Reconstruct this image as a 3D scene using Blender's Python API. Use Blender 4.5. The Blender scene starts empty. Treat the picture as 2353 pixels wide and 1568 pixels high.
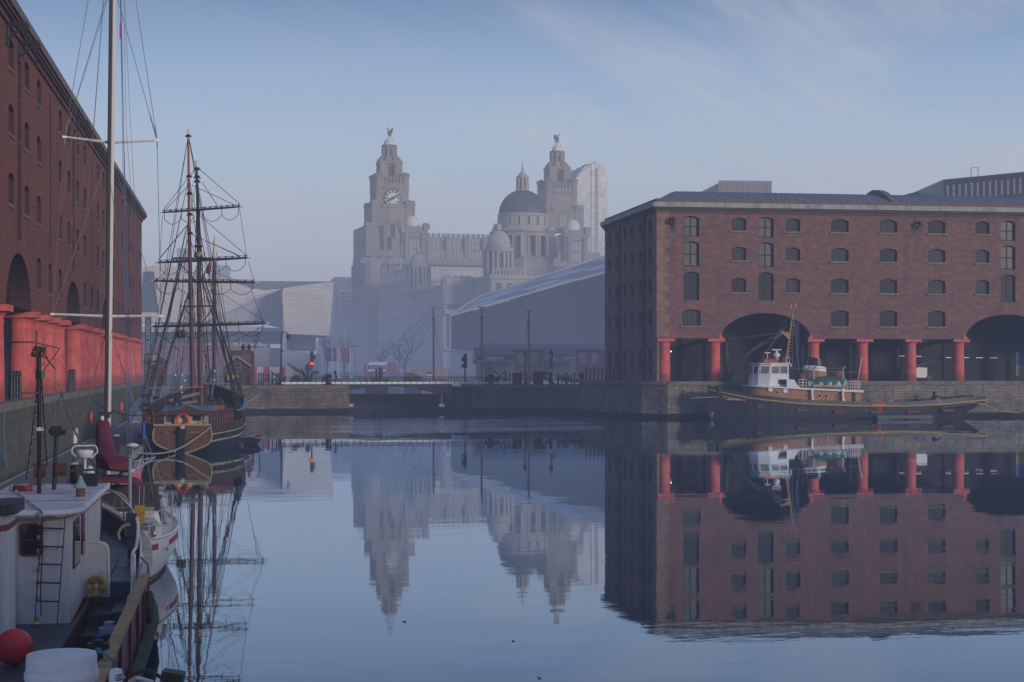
import bpy, math, random
from math import radians as R, sin, cos, tan, pi, atan, sqrt, exp
from mathutils import Vector, Matrix
from mathutils.geometry import tessellate_polygon
random.seed(7)
S = bpy.context.scene
COL = S.collection
# ---------------------------------------------------------------- survey: metres from sight lines
F, CX, HZ, HE, TH = 3800.0, 1176.5, 840.0, 5.55, math.atan(626.5/3800.0)
def phi(px): return atan((px-CX)/F)+TH
def atY(px, py, Y):            # point of the plane Y = const
    X = Y*tan(phi(px)); c = X*sin(TH)+Y*cos(TH)
    return Vector((X, Y, HE-(py-HZ)*c/F))
def atX(px, py, X):
    Y = X/tan(phi(px)); c = X*sin(TH)+Y*cos(TH)
    return Vector((X, Y, HE-(py-HZ)*c/F))
def atC(px, py, c):
    l = (px-CX)/F*c
    return Vector((c*sin(TH)+l*cos(TH), c*cos(TH)-l*sin(TH), HE-(py-HZ)*c/F))
def atZ(px, py, z): return atC(px, py, (HE-z)*F/(py-HZ))
def zm(x0, y0, k): return lambda a, b: ((x0+a/k)/1.74076, (y0+b/k)/1.74076)
# ---------------------------------------------------------------- mesh builder
class MB:
    def __init__(s): s.v=[]; s.f=[]; s.m=[]
    def add(s, vs, fs, m=0):
        o=len(s.v); s.v += [tuple(p) for p in vs]
        for f in fs: s.f.append(tuple(i+o for i in f)); s.m.append(m)
        return s
    def box(s, x0,x1,y0,y1,z0,z1, m=0):
        return s.add([(x0,y0,z0),(x1,y0,z0),(x1,y1,z0),(x0,y1,z0),(x0,y0,z1),(x1,y0,z1),(x1,y1,z1),(x0,y1,z1)],
            [(0,3,2,1),(4,5,6,7),(0,1,5,4),(1,2,6,5),(2,3,7,6),(3,0,4,7)], m)
    def cbox(s, c, d, rz=0, m=0, rx=0, ry=0):
        M_=Matrix.Translation(Vector(c))@Matrix.Rotation(rz,4,'Z')@Matrix.Rotation(ry,4,'Y')@Matrix.Rotation(rx,4,'X')
        h=[x/2 for x in d]
        vs=[M_@Vector((sx*h[0],sy*h[1],sz*h[2])) for sz in (-1,1) for sx,sy in ((-1,-1),(1,-1),(1,1),(-1,1))]
        return s.add(vs,[(0,3,2,1),(4,5,6,7),(0,1,5,4),(1,2,6,5),(2,3,7,6),(3,0,4,7)],m)
    def frame(s, d):
        d=Vector(d).normalized(); u=Vector((0,0,1)) if abs(d.z)<.95 else Vector((1,0,0))
        a=d.cross(u).normalized(); b=a.cross(d).normalized(); return a,b
    def bar(s, p0,p1,w,h=None,m=0):
        p0=Vector(p0);p1=Vector(p1);h=h or w;a,b=s.frame(p1-p0)
        vs=[p+a*(i*w/2)+b*(j*h/2) for p in (p0,p1) for i,j in ((-1,-1),(1,-1),(1,1),(-1,1))]
        return s.add(vs,[(0,3,2,1),(4,5,6,7),(0,1,5,4),(1,2,6,5),(2,3,7,6),(3,0,4,7)],m)
    def cyl(s,p0,p1,r0,r1=None,n=10,m=0,caps=True):
        return s.tube([p0,p1],[r0,r0 if r1 is None else r1],n,m,caps)
    def tube(s,pts,r,n=6,m=0,caps=True,closed=False):
        pts=[Vector(p) for p in pts]; k=len(pts)
        rs=r if isinstance(r,(list,tuple)) else [r]*k
        vs=[]; pa=None
        for i,p in enumerate(pts):
            if closed: d=pts[(i+1)%k]-pts[i-1]
            else: d=pts[min(i+1,k-1)]-pts[max(i-1,0)]
            if d.length<1e-9: d=Vector((0,0,1))
            d.normalize()
            if pa is None: a,b=s.frame(d)
            else:
                a=pa-d*pa.dot(d)
                if a.length<1e-6: a,b=s.frame(d)
                a.normalize(); b=d.cross(a)
            b=d.cross(a); pa=a
            for j in range(n):
                t=2*pi*j/n; vs.append(p+a*(cos(t)*rs[i])+b*(sin(t)*rs[i]))
        fs=[]
        for i in range(k if closed else k-1):
            i2=(i+1)%k
            for j in range(n):
                j2=(j+1)%n; fs.append((i*n+j,i*n+j2,i2*n+j2,i2*n+j))
        if caps and not closed:
            fs.append(tuple(range(n-1,-1,-1))); fs.append(tuple((k-1)*n+j for j in range(n)))
        return s.add(vs,fs,m)
    def lathe(s,prof,n=16,c=(0,0,0),m=0,sx=1,sy=1,rot=0,a0=0,a1=2*pi):
        full=abs(a1-a0-2*pi)<1e-6; nn=n if full else n+1
        vs=[]
        for r,z in prof:
            for j in range(nn):
                t=a0+(a1-a0)*j/n+rot; vs.append((c[0]+r*cos(t)*sx,c[1]+r*sin(t)*sy,c[2]+z))
        fs=[]
        for i in range(len(prof)-1):
            for j in range(n):
                j2=(j+1)%nn; fs.append((i*nn+j,i*nn+j2,(i+1)*nn+j2,(i+1)*nn+j))
        if full:
            if prof[0][0]>1e-4: fs.append(tuple(range(nn-1,-1,-1)))
            if prof[-1][0]>1e-4: fs.append(tuple((len(prof)-1)*nn+j for j in range(nn)))
        return s.add(vs,fs,m)
    def sph(s,c,r,n=14,m=0,sz=1.,sx=1,sy=1,half=False):
        k=max(5,n//2); t0=0 if half else -pi/2
        return s.lathe([(max(r*cos(t0+(pi/2-t0)*i/k),1e-5),r*sz*sin(t0+(pi/2-t0)*i/k)) for i in range(k+1)],n,c,m,sx,sy)
    def prism(s,poly,ax,t0,t1,m=0,mc=None):     # poly in the two other axes, extruded along ax
        def P(a,b,t): return {'x':(t,a,b),'y':(a,t,b),'z':(a,b,t)}[ax]
        n=len(poly); vs=[P(a,b,t0) for a,b in poly]+[P(a,b,t1) for a,b in poly]
        fs=[(i,(i+1)%n,n+(i+1)%n,n+i) for i in range(n)]
        s.add(vs,fs,m)
        tr=tessellate_polygon([[Vector((a,b,0)) for a,b in poly]])
        s.add(vs,[tuple(t) for t in tr]+[tuple(n+i for i in t)[::-1] for t in tr],m if mc is None else mc)
        return s
    def loft(s,secs,m=0,cap0=False,cap1=False,closed=False):
        n=len(secs[0]); vs=[p for q in secs for p in q]; fs=[]
        for i in range(len(secs)-1):
            for j in range(n if closed else n-1):
                j2=(j+1)%n; fs.append((i*n+j,i*n+j2,(i+1)*n+j2,(i+1)*n+j))
        if cap0: fs.append(tuple(range(n-1,-1,-1)))
        if cap1: fs.append(tuple((len(secs)-1)*n+j for j in range(n)))
        return s.add(vs,fs,m)
    def mesh(s,name,mats):
        me=bpy.data.meshes.new(name); me.from_pydata(s.v,[],s.f)
        for mt in (mats if isinstance(mats,(list,tuple)) else [mats]): me.materials.append(mt)
        if len(me.materials)>1: me.polygons.foreach_set('material_index',s.m)
        me.validate(); me.update()
        return me
    def build(s,name,mats,parent=None,smooth=False,loc=None,label=None,ang=38,fix=True):
        me=s.mesh(name,mats)
        if fix:
            import bmesh
            b=bmesh.new(); b.from_mesh(me); bmesh.ops.recalc_face_normals(b,faces=b.faces); b.to_mesh(me); b.free()
        if smooth:
            me.polygons.foreach_set('use_smooth',[True]*len(me.polygons)); me.set_sharp_from_angle(angle=R(ang))
        return link(name,me,parent,loc,label)
def link(name,me,parent=None,loc=None,label=None,rz=0):
    o=bpy.data.objects.new(name,me); COL.objects.link(o)
    if parent is not None: o.parent=parent
    if loc is not None: o.location=loc
    if rz: o.rotation_euler.z=rz
    if label: o['label']=label
    return o
def tag(o,label,cat,group=None):
    o['label']=label; o['category']=cat
    if group: o['group']=group
    return o
def T(name,label,cat,loc=(0,0,0),rz=0,group=None):
    o=bpy.data.objects.new(name,None); COL.objects.link(o); o.location=loc; o.rotation_euler.z=rz
    o.empty_display_size=.3
    return tag(o,label,cat,group)
def struct(o,kind='structure'): o['kind']=kind; return o
def copytree(o,parent=None,loc=None,rz=None,label=None):
    c=o.copy(); COL.objects.link(c)
    if parent is not None: c.parent=parent
    if loc is not None: c.location=loc
    if rz is not None: c.rotation_euler.z=rz
    if label: c['label']=label
    for ch in [x for x in o.children]: copytree(ch,c)
    return c
def text(s_,size,mat,parent,loc,rot,name='lettering',ext=.004,align='CENTER',sx=1.0,off=0.):
    cu=bpy.data.curves.new(name,'FONT'); cu.body=s_; cu.size=size; cu.extrude=ext; cu.align_x=align; cu.align_y='CENTER'
    cu.materials.append(mat); cu.resolution_u=3; cu.offset=off; tmp=bpy.data.objects.new('tmp',cu); COL.objects.link(tmp)
    bpy.context.view_layer.update(); me=bpy.data.meshes.new_from_object(tmp.evaluated_get(bpy.context.evaluated_depsgraph_get())); bpy.data.objects.remove(tmp)
    if not me.materials: me.materials.append(mat)
    o=bpy.data.objects.new(name,me); COL.objects.link(o); o.parent=parent
    o.location=loc; o.rotation_euler=rot; o.scale.x=sx; return o
def arcpts(cx,cz,rx,rz,a0,a1,n): return [(cx+rx*cos(a0+(a1-a0)*i/n),cz+rz*sin(a0+(a1-a0)*i/n)) for i in range(n+1)]
def catmull(pts,n=8):
    pts=[Vector(p) for p in pts]; q=[pts[0]*2-pts[1]]+pts+[pts[-1]*2-pts[-2]]; out=[]
    for i in range(1,len(q)-2):
        for k in range(n):
            t=k/n; a,b,c,d=q[i-1],q[i],q[i+1],q[i+2]
            out.append(.5*((2*b)+(c-a)*t+(2*a-5*b+4*c-d)*t*t+(3*b-a-3*c+d)*t**3))
    out.append(pts[-1]); return out
def sag(a,b,s_,n=8):
    a=Vector(a);b=Vector(b); return [a.lerp(b,i/n)-Vector((0,0,4*s_*(i/n)*(1-i/n))) for i in range(n+1)]
# ---------------------------------------------------------------- materials
class NT:
    def __init__(s,name):
        s.mat=bpy.data.materials.new(name); s.mat.use_nodes=True; s.t=s.mat.node_tree; s.n=s.t.nodes
        s.b=s.n['Principled BSDF']
    def new(s,t,**k):
        x=s.n.new('ShaderNode'+t)
        for a,b in k.items():
            if a.startswith('i_'):
                key=a[2:]; key=int(key) if key.isdigit() else key.replace('_',' ')
                x.inputs[key].default_value=b
            else: setattr(x,a,b)
        return x
    def l(s,a,b): s.t.links.new(a,b)
    def noise(s,vec,scale,detail=4,rough=.6):
        x=s.new('TexNoise',i_Scale=scale,i_Detail=detail,i_Roughness=rough); s.l(vec,x.inputs['Vector']); return x.outputs['Fac']
    def mix(s,f,a,b,bt='MIX'):
        x=s.new('Mix',data_type='RGBA',blend_type=bt)
        for i,v in ((0,f),(6,a),(7,b)):
            if hasattr(v,'links') or isinstance(v,bpy.types.NodeSocket): s.l(v,x.inputs[i])
            else: x.inputs[i].default_value=v if i==0 else (*v,1) if len(v)==3 else v
        return x.outputs[2]
    def ramp(s,fac,stops):
        x=s.new('ValToRGB'); s.l(fac,x.inputs[0]); e=x.color_ramp.elements
        while len(e)<len(stops): e.new(.5)
        for i,(p,c) in enumerate(stops):
            e[i].position=p; e[i].color=(c,c,c,1) if not isinstance(c,tuple) else (*c,1)
        return x.outputs[0]
    def math(s,op,a,b=None,c=None):
        x=s.new('Math',operation=op)
        for i,v in enumerate((a,b,c)):
            if v is None: continue
            if isinstance(v,bpy.types.NodeSocket): s.l(v,x.inputs[i])
            else: x.inputs[i].default_value=v
        return x.outputs[0]
    def obj(s): return s.new('TexCoord').outputs['Object']
    def pos(s): return s.new('NewGeometry').outputs['Position']
    def mapping(s,vec,sc=(1,1,1),loc=(0,0,0)):
        x=s.new('Mapping'); s.l(vec,x.inputs[0]); x.inputs['Scale'].default_value=sc; x.inputs['Location'].default_value=loc; return x.outputs[0]
    def bump(s,h,strength=.3,dist=.02):
        x=s.new('Bump',i_Strength=strength,i_Distance=dist); s.l(h,x.inputs['Height']); s.l(x.outputs[0],s.b.inputs['Normal'])
    def sep(s,vec):
        x=s.new('SeparateXYZ'); s.l(vec,x.inputs[0]); return x.outputs
    def comb(s,x_,y_,z_=0.0):
        x=s.new('CombineXYZ')
        for i,v in enumerate((x_,y_,z_)):
            if isinstance(v,bpy.types.NodeSocket): s.l(v,x.inputs[i])
            else: x.inputs[i].default_value=v
        return x.outputs[0]
def sc(c,k): return tuple(min(1,x*k) for x in c)
MATS={}
def M(name,col,rough=.6,metal=0.,var=.18,scale=1.5,bump=.0,dirt=None,dscale=.5,streak=False,spec=.4):
    if name in MATS: return MATS[name]
    t=NT(name); p=t.pos()
    if streak: p2=t.mapping(p,(1,1,.15))
    else: p2=p
    n1=t.noise(p2,scale,6,.65); n2=t.noise(p2,scale*7,3,.6)
    f=t.math('ADD',t.math('MULTIPLY',n1,.7),t.math('MULTIPLY',n2,.3))
    f=t.ramp(f,[(.3,0.),(.7,1.)])
    c=t.mix(f,sc(col,1-var),sc(col,1+var))
    if dirt is not None:
        d=t.ramp(t.noise(p2,dscale*2.3,8,.7),[(.48,0.),(.68,1.)]); c=t.mix(t.math('MULTIPLY',d,.75),c,dirt)
    t.l(c,t.b.inputs['Base Color']); t.b.inputs['Metallic'].default_value=metal
    r=t.math('ADD',t.math('MULTIPLY',n1,.25),max(.03,rough-.12)); t.l(r,t.b.inputs['Roughness'])
    t.b.inputs['Specular IOR Level'].default_value=spec
    if bump: t.bump(n2,bump,.02)
    MATS[name]=t.mat; return t.mat
def brick(name,ca,cb,mortar,bw=.23,bh=.075,grime=(.05,.04,.04),patch=(.30,.17,.11),gs=.5):
    t=NT(name); p=t.pos(); x,y,z=t.sep(p)[:3]
    u=t.math('ADD',x,y); v=t.comb(u,z)
    br=t.new('TexBrick',i_Scale=1.0); t.l(v,br.inputs['Vector'])
    br.inputs['Brick Width'].default_value=bw; br.inputs['Row Height'].default_value=bh; br.inputs['Mortar Size'].default_value=.007
    br.inputs['Color1'].default_value=(*ca,1); br.inputs['Color2'].default_value=(*cb,1); br.inputs['Mortar'].default_value=(*mortar,1)
    v2=t.comb(t.math('MULTIPLY',u,.55),z)
    n1=t.noise(v2,.35,8,.7); n2=t.noise(v2,1.9,6,.7); n3=t.noise(t.comb(t.math('MULTIPLY',u,1.6),t.math('MULTIPLY',z,13.3)),1.,2,.5)
    # brick-sized tone cells so that courses vary at a distance
    c=br.outputs['Color']
    c=t.mix(t.ramp(n3,[(.35,0.),(.65,.55)]),c,sc(ca,.62))
    c=t.mix(t.ramp(n2,[(.46,0.),(.66,.7)]),c,patch)
    c=t.mix(t.ramp(n1,[(.45,0.),(.70,gs)]),c,grime)
    ws=t.noise(t.comb(u,t.math('MULTIPLY',z,.12)),1.1,5,.65)
    c=t.mix(t.ramp(ws,[(.5,0.),(.75,.35)]),c,grime)
    eff=t.noise(t.comb(u,t.math('MULTIPLY',z,3.)),.9,6,.8)
    c=t.mix(t.ramp(eff,[(.58,0.),(.72,.38)]),c,(.42,.36,.34))
    t.l(c,t.b.inputs['Base Color']); t.b.inputs['Roughness'].default_value=.88; t.b.inputs['Specular IOR Level'].default_value=.2
    t.bump(br.outputs['Fac'],.25,.01); t.n[-1].invert=True
    MATS[name]=t.mat; return t.mat
def stone(name,ca,cb,bw=1.2,bh=.5,wet=True,algae=None,mortar=(.05,.045,.04),rub=1.0,msz=.02):
    t=NT(name); p=t.pos(); x,y,z=t.sep(p)[:3]; u=t.math('ADD',x,y)
    w=t.noise(p,.8,3,.5)
    v=t.comb(t.math('ADD',u,t.math('MULTIPLY',w,.25*rub)),t.math('ADD',z,t.math('MULTIPLY',w,.12*rub)))
    br=t.new('TexBrick',i_Scale=1.0); t.l(v,br.inputs['Vector']); br.squash=1.6; br.squash_frequency=3
    br.inputs['Brick Width'].default_value=bw; br.inputs['Row Height'].default_value=bh; br.inputs['Mortar Size'].default_value=msz
    br.inputs['Color1'].default_value=(*ca,1); br.inputs['Color2'].default_value=(*cb,1); br.inputs['Mortar'].default_value=(*mortar,1)
    c=br.outputs['Color']
    n1=t.noise(p,.45,8,.7); n2=t.noise(p,2.5,6,.7); ws=t.noise(t.comb(u,t.math('MULTIPLY',z,.10)),1.3,6,.7)
    c=t.mix(t.ramp(n2,[(.42,0.),(.65,.5)]),c,sc(cb,.45))
    c=t.mix(t.ramp(n1,[(.42,0.),(.66,.6)]),c,(.035,.034,.034))
    c=t.mix(t.ramp(ws,[(.50,0.),(.72,.6)]),c,(.03,.032,.034))
    wl=t.noise(t.comb(t.math('MULTIPLY',u,1.3),t.math('MULTIPLY',z,.25),7.),1.2,7,.75)
    c=t.mix(t.ramp(wl,[(.63,0.),(.72,.45)]),c,(.30,.28,.25))
    if algae:
        al=t.noise(t.comb(u,t.math('MULTIPLY',z,.3),3.),.55,5,.6)
        c=t.mix(t.ramp(al,[(.35,0.),(.65,.75)]),c,algae)
    if wet:
        zz=t.math('ADD',z,t.math('MULTIPLY',t.noise(p,1.2,3),.25))
        c=t.mix(t.ramp(zz,[(.50,1.),(.62,0.)]),c,(.012,.014,.014))
    t.l(c,t.b.inputs['Base Color']); t.b.inputs['Roughness'].default_value=.8; t.b.inputs['Specular IOR Level'].default_value=.25
    t.bump(t.math('ADD',t.math('MULTIPLY',br.outputs['Fac'],-1.),n2),.6,.05)
    MATS[name]=t.mat; return t.mat
def planks(name,ca,cb,w=.15,ax='x',rough=.7,gap=(.01,.01,.01),dark=.4,seam=.012):
    t=NT(name); p=t.pos(); x,y,z=t.sep(p)[:3]; a={'x':x,'y':y,'z':z}[ax]
    oth={'x':(y,z),'y':(x,z),'z':(x,y)}[ax]
    q=t.math('DIVIDE',a,w); fr=t.math('FRACT',q); fl=t.math('FLOOR',q)
    wn=t.new('TexWhiteNoise',noise_dimensions='1D'); t.l(fl,wn.inputs['W'])
    o=t.math('ADD',oth[0],oth[1])
    g=t.noise(t.comb(t.math('MULTIPLY',a,26.),t.math('MULTIPLY',o,.9),fl),1.,5,.7)
    c=t.mix(t.math('ADD',t.math('MULTIPLY',wn.outputs['Value'],.5),t.math('MULTIPLY',g,.5)),ca,cb)
    c=t.mix(t.ramp(t.noise(p,1.1,7,.7),[(.45,0.),(.7,dark)]),c,sc(ca,.3))
    e=seam/w
    m=t.math('LESS_THAN',fr,e); c=t.mix(m,c,gap)
    t.l(c,t.b.inputs['Base Color']); t.b.inputs['Roughness'].default_value=rough; t.b.inputs['Specular IOR Level'].default_value=.3
    t.bump(t.math('SUBTRACT',t.math('MULTIPLY',g,.3),m),.4,.01)
    MATS[name]=t.mat; return t.mat
def glass(name,col=(.012,.014,.018),rough=.06,spec=.6,var=.3):
    t=NT(name); p=t.pos(); n=t.noise(p,.7,2)
    c=t.mix(n,sc(col,1-var),sc(col,1+var)); t.l(c,t.b.inputs['Base Color'])
    t.b.inputs['Roughness'].default_value=rough; t.b.inputs['Specular IOR Level'].default_value=spec
    t.bump(t.noise(p,.9,2),.05,.02)
    MATS[name]=t.mat; return t.mat
def lamp(name,col,strength):
    t=NT(name); t.b.inputs['Emission Color'].default_value=(*col,1); t.b.inputs['Emission Strength'].default_value=strength
    t.b.inputs['Base Color'].default_value=(*col,1); MATS[name]=t.mat; return t.mat
BR_R=brick('brick_right',(.228,.106,.106),(.172,.080,.083),(.24,.20,.19),gs=.3)
BR_L=brick('brick_left',(.215,.062,.045),(.145,.045,.036),(.17,.115,.095),patch=(.26,.09,.055),gs=.4)
BR_LD=brick('brick_reveal_shade',(.085,.034,.030),(.062,.027,.026),(.07,.05,.05),patch=(.09,.035,.03),gs=.4)  # darker copy of the left brick: recess shade put into the colour
BR_H=brick('brick_hut',(.11,.055,.048),(.085,.042,.04),(.12,.1,.09))
BR_S=brick('brick_shed',(.42,.17,.145),(.33,.135,.12),(.4,.33,.3))
QW_R=stone('quay_stone',(.36,.31,.24),(.27,.235,.195),.9,.28)
QW_F=stone('quay_stone_far',(.28,.21,.14),(.195,.15,.11),1.4,.42)
QW_L=stone('quay_stone_mossy',(.17,.155,.115),(.13,.12,.09),1.6,.6,algae=(.085,.092,.045),msz=.012)
COPE=M('coping_stone',(.20,.175,.14),.8,var=.3,scale=.8,bump=.3,dirt=(.06,.06,.055))
RED=M('column_red',(.66,.135,.120),.78,var=.18,scale=.9,bump=.6,dirt=(.34,.065,.058),dscale=.6)
def _again(m):
    t=NT.__new__(NT); t.mat=m; t.t=m.node_tree; t.n=t.t.nodes; t.b=t.n['Principled BSDF']; return t,t.b.inputs['Base Color'].links[0].from_socket
t,src=_again(RED); p=t.pos(); x,y,z=t.sep(p)[:3]
zz=t.math('ADD',t.math('SUBTRACT',z,3.85),t.math('MULTIPLY',t.noise(p,1.7,5,.7),-.9))
c=t.mix(t.ramp(zz,[(0.,.75),(.55,0.)]),src,(.20,.06,.05))
st=t.noise(t.comb(t.math('MULTIPLY',t.math('ADD',x,y),3.),t.math('MULTIPLY',z,.16)),1.3,6,.7)
c=t.mix(t.ramp(st,[(.54,0.),(.70,.55)]),c,(.34,.055,.045)); c=t.mix(t.ramp(st,[(.25,.35),(.42,0.)]),c,(.66,.20,.17)); t.l(c,t.b.inputs['Base Color'])
SILL=M('sill_stone',(.20,.165,.12),.8,var=.25)
LEAD=M('lead_gutter',(.30,.31,.33),.6,var=.3,scale=1.2,dirt=(.12,.12,.13),streak=True)
SLATE=M('roof_metal',(.215,.22,.24),.45,metal=.3,var=.25,scale=.4,dirt=(.06,.07,.08))
DARK=M('dark_frame',(.014,.015,.018),.6,var=.3)
IRON=M('black_iron',(.012,.013,.015),.5,var=.3,bump=.1)
GL=glass('window_glass'); GLC=glass('window_glass_pale',(.055,.058,.062),.10,.5,.5); GLB=glass('painted_sky_glass',(.15,.135,.13),.12,.5,.45)  # GLB: beige sky reflection put into the pane colour
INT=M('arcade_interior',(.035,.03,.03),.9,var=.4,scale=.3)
# ---------------------------------------------------------------- world, sun, camera, haze
SUN_AZ, SUN_EL = R(145), R(10)          # clockwise from +Y: low sun behind the camera, to the right
W=bpy.data.worlds.new('World'); S.world=W; W.use_nodes=True
wt=W.node_tree; wn=wt.nodes; bg=wn['Background']
class WT(NT):
    def __init__(s,t): s.t=t; s.n=t.nodes
w=WT(wt)
sky=w.new('TexSky',sky_type='NISHITA',sun_disc=False,sun_elevation=SUN_EL,sun_rotation=SUN_AZ,altitude=0,air_density=1.0,dust_density=2.0,ozone_density=3.0)
tc=w.new('TexCoord').outputs['Generated']
x,y,z=w.sep(tc)[:3]
zc=w.math('MAXIMUM',z,.02)
pv=w.comb(w.math('DIVIDE',x,w.math('ADD',zc,.12)),w.math('DIVIDE',y,w.math('ADD',zc,.12)))
pv=w.mapping(pv,(1,.7,1)); 
rotn=w.new('Mapping'); w.l(pv,rotn.inputs[0]); rotn.vector_type='TEXTURE'; rotn.inputs['Rotation'].default_value=(0,0,R(38)); rotn.inputs['Scale'].default_value=(1.5,.24,1)
c1=w.noise(rotn.outputs[0],.8,8,.6); c2=w.noise(pv,1.6,4,.5)
xm=w.new('MapRange',interpolation_type='SMOOTHSTEP'); w.l(x,xm.inputs[0])
for i,v in ((1,-.02),(2,.34),(3,.12),(4,1.)): xm.inputs[i].default_value=v
cl=w.math('MULTIPLY',w.ramp(c1,[(.43,0.),(.66,1.)]),w.ramp(c2,[(.34,0.),(.55,1.)]))
cl=w.math('MULTIPLY',cl,xm.outputs[0])
skyc=w.mix(1.0,sky.outputs[0],(0.90,.95,1.14),'MULTIPLY')
grad=w.ramp(z,[(0.,(.56,.535,.585)),(.085,(.532,.576,.655)),(.135,(.442,.572,.725)),(.175,(.305,.452,.675)),(.225,(.11,.215,.43)),(.5,(.14,.215,.40)),(1.,(.10,.16,.33))])
grad=w.mix(1.0,grad,(10.,10.,10.),'MULTIPLY')
tint=w.mix(.85,skyc,grad)
tint=w.mix(w.math('MULTIPLY',cl,.72),tint,(5.4,5.5,6.0))
w.l(tint,bg.inputs['Color']); bg.inputs['Strength'].default_value=.10
sl=bpy.data.lights.new('sun','SUN'); sl.energy=2.1; sl.angle=R(9); sl.color=(1.0,.86,.74)
so=bpy.data.objects.new('sun',sl); COL.objects.link(so)
sd=Vector((sin(SUN_AZ)*cos(SUN_EL),cos(SUN_AZ)*cos(SUN_EL),sin(SUN_EL))); so.rotation_euler=sd.to_track_quat('Z','Y').to_euler()
cam=bpy.data.cameras.new('camera'); co=bpy.data.objects.new('camera',cam); COL.objects.link(co); S.camera=co
cam.sensor_width=36; cam.lens=36*F/2353; cam.clip_end=6000; cam.clip_start=.1; cam.shift_y=(HZ-784)/2353
co.location=(0,0,HE); co.rotation_euler=(R(90),0,-TH)
S.view_settings.view_transform='Standard'; S.view_settings.look='None'; S.view_settings.exposure=0; S.view_settings.gamma=1
S.cycles.use_denoising=True
try: S.cycles.denoiser='OPENIMAGEDENOISE'
except Exception: pass
S.cycles.max_bounces=6; S.cycles.diffuse_bounces=2; S.cycles.glossy_bounces=3; S.cycles.transmission_bounces=2; S.cycles.transparent_max_bounces=16; S.cycles.volume_bounces=0
S.cycles.caustics_reflective=False; S.cycles.caustics_refractive=False
S.cycles.sample_clamp_indirect=4; S.cycles.volume_step_rate=.6; S.cycles.volume_max_steps=64
# the morning mist: thin over the dock, thicker beyond it, thinning with height
t=NT('mist'); t.n.remove(t.b); out=[n for n in t.n if n.type=='OUTPUT_MATERIAL'][0]
px_,py_,pz_=t.sep(t.pos())[:3]
mr=t.new('MapRange',interpolation_type='SMOOTHSTEP'); t.l(py_,mr.inputs[0])
for i,v in ((1,170.),(2,245.),(3,0.),(4,1.)): mr.inputs[i].default_value=v
zz=t.math('MAXIMUM',pz_,0.); sm=mr.outputs[0]
m2=t.new('MapRange',interpolation_type='SMOOTHSTEP'); t.l(py_,m2.inputs[0])
for i,v in ((1,300.),(2,390.),(3,1.),(4,.08)): m2.inputs[i].default_value=v
m3=t.new('MapRange',interpolation_type='SMOOTHSTEP'); t.l(px_,m3.inputs[0])
for i,v in ((1,-5.),(2,30.),(3,.35),(4,1.)): m3.inputs[i].default_value=v
lowd=t.math('MULTIPLY',t.math('MULTIPLY_ADD',t.math('MULTIPLY',t.math('MULTIPLY',sm,m2.outputs[0]),m3.outputs[0]),.0025,.0004),t.math('EXPONENT',t.math('DIVIDE',zz,-24.)))
higd=t.math('MULTIPLY',t.math('MULTIPLY_ADD',sm,.00062,.00064),t.math('EXPONENT',t.math('DIVIDE',zz,-62.)))
dens=t.math('ADD',lowd,higd)
zr=t.new('MapRange'); t.l(pz_,zr.inputs[0])
for i,v in ((1,0.),(2,75.),(3,0.),(4,1.)): zr.inputs[i].default_value=v
colr=t.mix(zr.outputs[0],(.165,.208,.36),(.465,.495,.595))
va=t.new('VolumeAbsorption'); va.inputs['Color'].default_value=(0,0,0,1); t.l(dens,va.inputs['Density'])
em=t.new('Emission'); t.l(colr,em.inputs['Color']); t.l(dens,em.inputs['Strength'])
ad=t.new('AddShader'); t.l(va.outputs[0],ad.inputs[0]); t.l(em.outputs[0],ad.inputs[1]); t.l(ad.outputs[0],out.inputs['Volume'])
MIST=t.mat
b=MB().box(-700,900,-250,1300,-1.5,210); hz=b.build('mist',MIST); struct(hz,'stuff'); hz['label']='thin blue morning mist over the dock and city'
# ---------------------------------------------------------------- water and ground
t=NT('dock_water'); p=t.pos(); x,y,z=t.sep(p)[:3]
b_=t.b; b_.inputs['Base Color'].default_value=(.008,.018,.036,1); b_.inputs['Roughness'].default_value=.012; b_.inputs['IOR'].default_value=1.333
b_.inputs['Specular IOR Level'].default_value=.62
n1=t.noise(t.mapping(p,(.10,.16,1)),1.,3,.5); n2=t.noise(t.mapping(p,(.7,1.1,1)),1.,3,.55); n3=t.noise(t.mapping(p,(2.6,4.2,1)),1.,3,.6)
# a breeze ruffles the far part of the dock
def band(v,a,b,c,d):
    u=t.new('MapRange',interpolation_type='SMOOTHSTEP'); t.l(v,u.inputs[0]); u.inputs[1].default_value=a; u.inputs[2].default_value=b
    q=t.new('MapRange',interpolation_type='SMOOTHSTEP'); t.l(v,q.inputs[0]); q.inputs[1].default_value=c; q.inputs[2].default_value=d; q.inputs[3].default_value=1; q.inputs[4].default_value=0
    return t.math('MULTIPLY',u.outputs[0],q.outputs[0])
yy=t.math('ADD',y,t.math('MULTIPLY',t.math('SUBTRACT',n1,.5),14.))
rip=t.math('MULTIPLY',band(yy,134,141,166,178),band(x,4,14,30,38))
rip=t.math('MULTIPLY',rip,t.ramp(t.noise(t.mapping(p,(.05,.35,1)),1.,3,.6),[(.38,.15),(.62,1.)]))
near=t.new('MapRange',interpolation_type='SMOOTHSTEP'); t.l(y,near.inputs[0])
for i,v in ((1,25.),(2,110.),(3,1.),(4,.25)): near.inputs[i].default_value=v
h=t.math('ADD',t.math('MULTIPLY',n2,t.math('MULTIPLY',near.outputs[0],.0018)),t.math('MULTIPLY',n1,.012))
patch=t.ramp(t.noise(t.mapping(p,(.035,.02,1)),1.,2,.5),[(.45,.1),(.62,1.)])
h=t.math('ADD',h,t.math('MULTIPLY',n3,t.math('MULTIPLY',patch,.00075)))
h=t.math('ADD',h,t.math('MULTIPLY',n3,t.math('MULTIPLY',rip,.032)))
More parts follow.
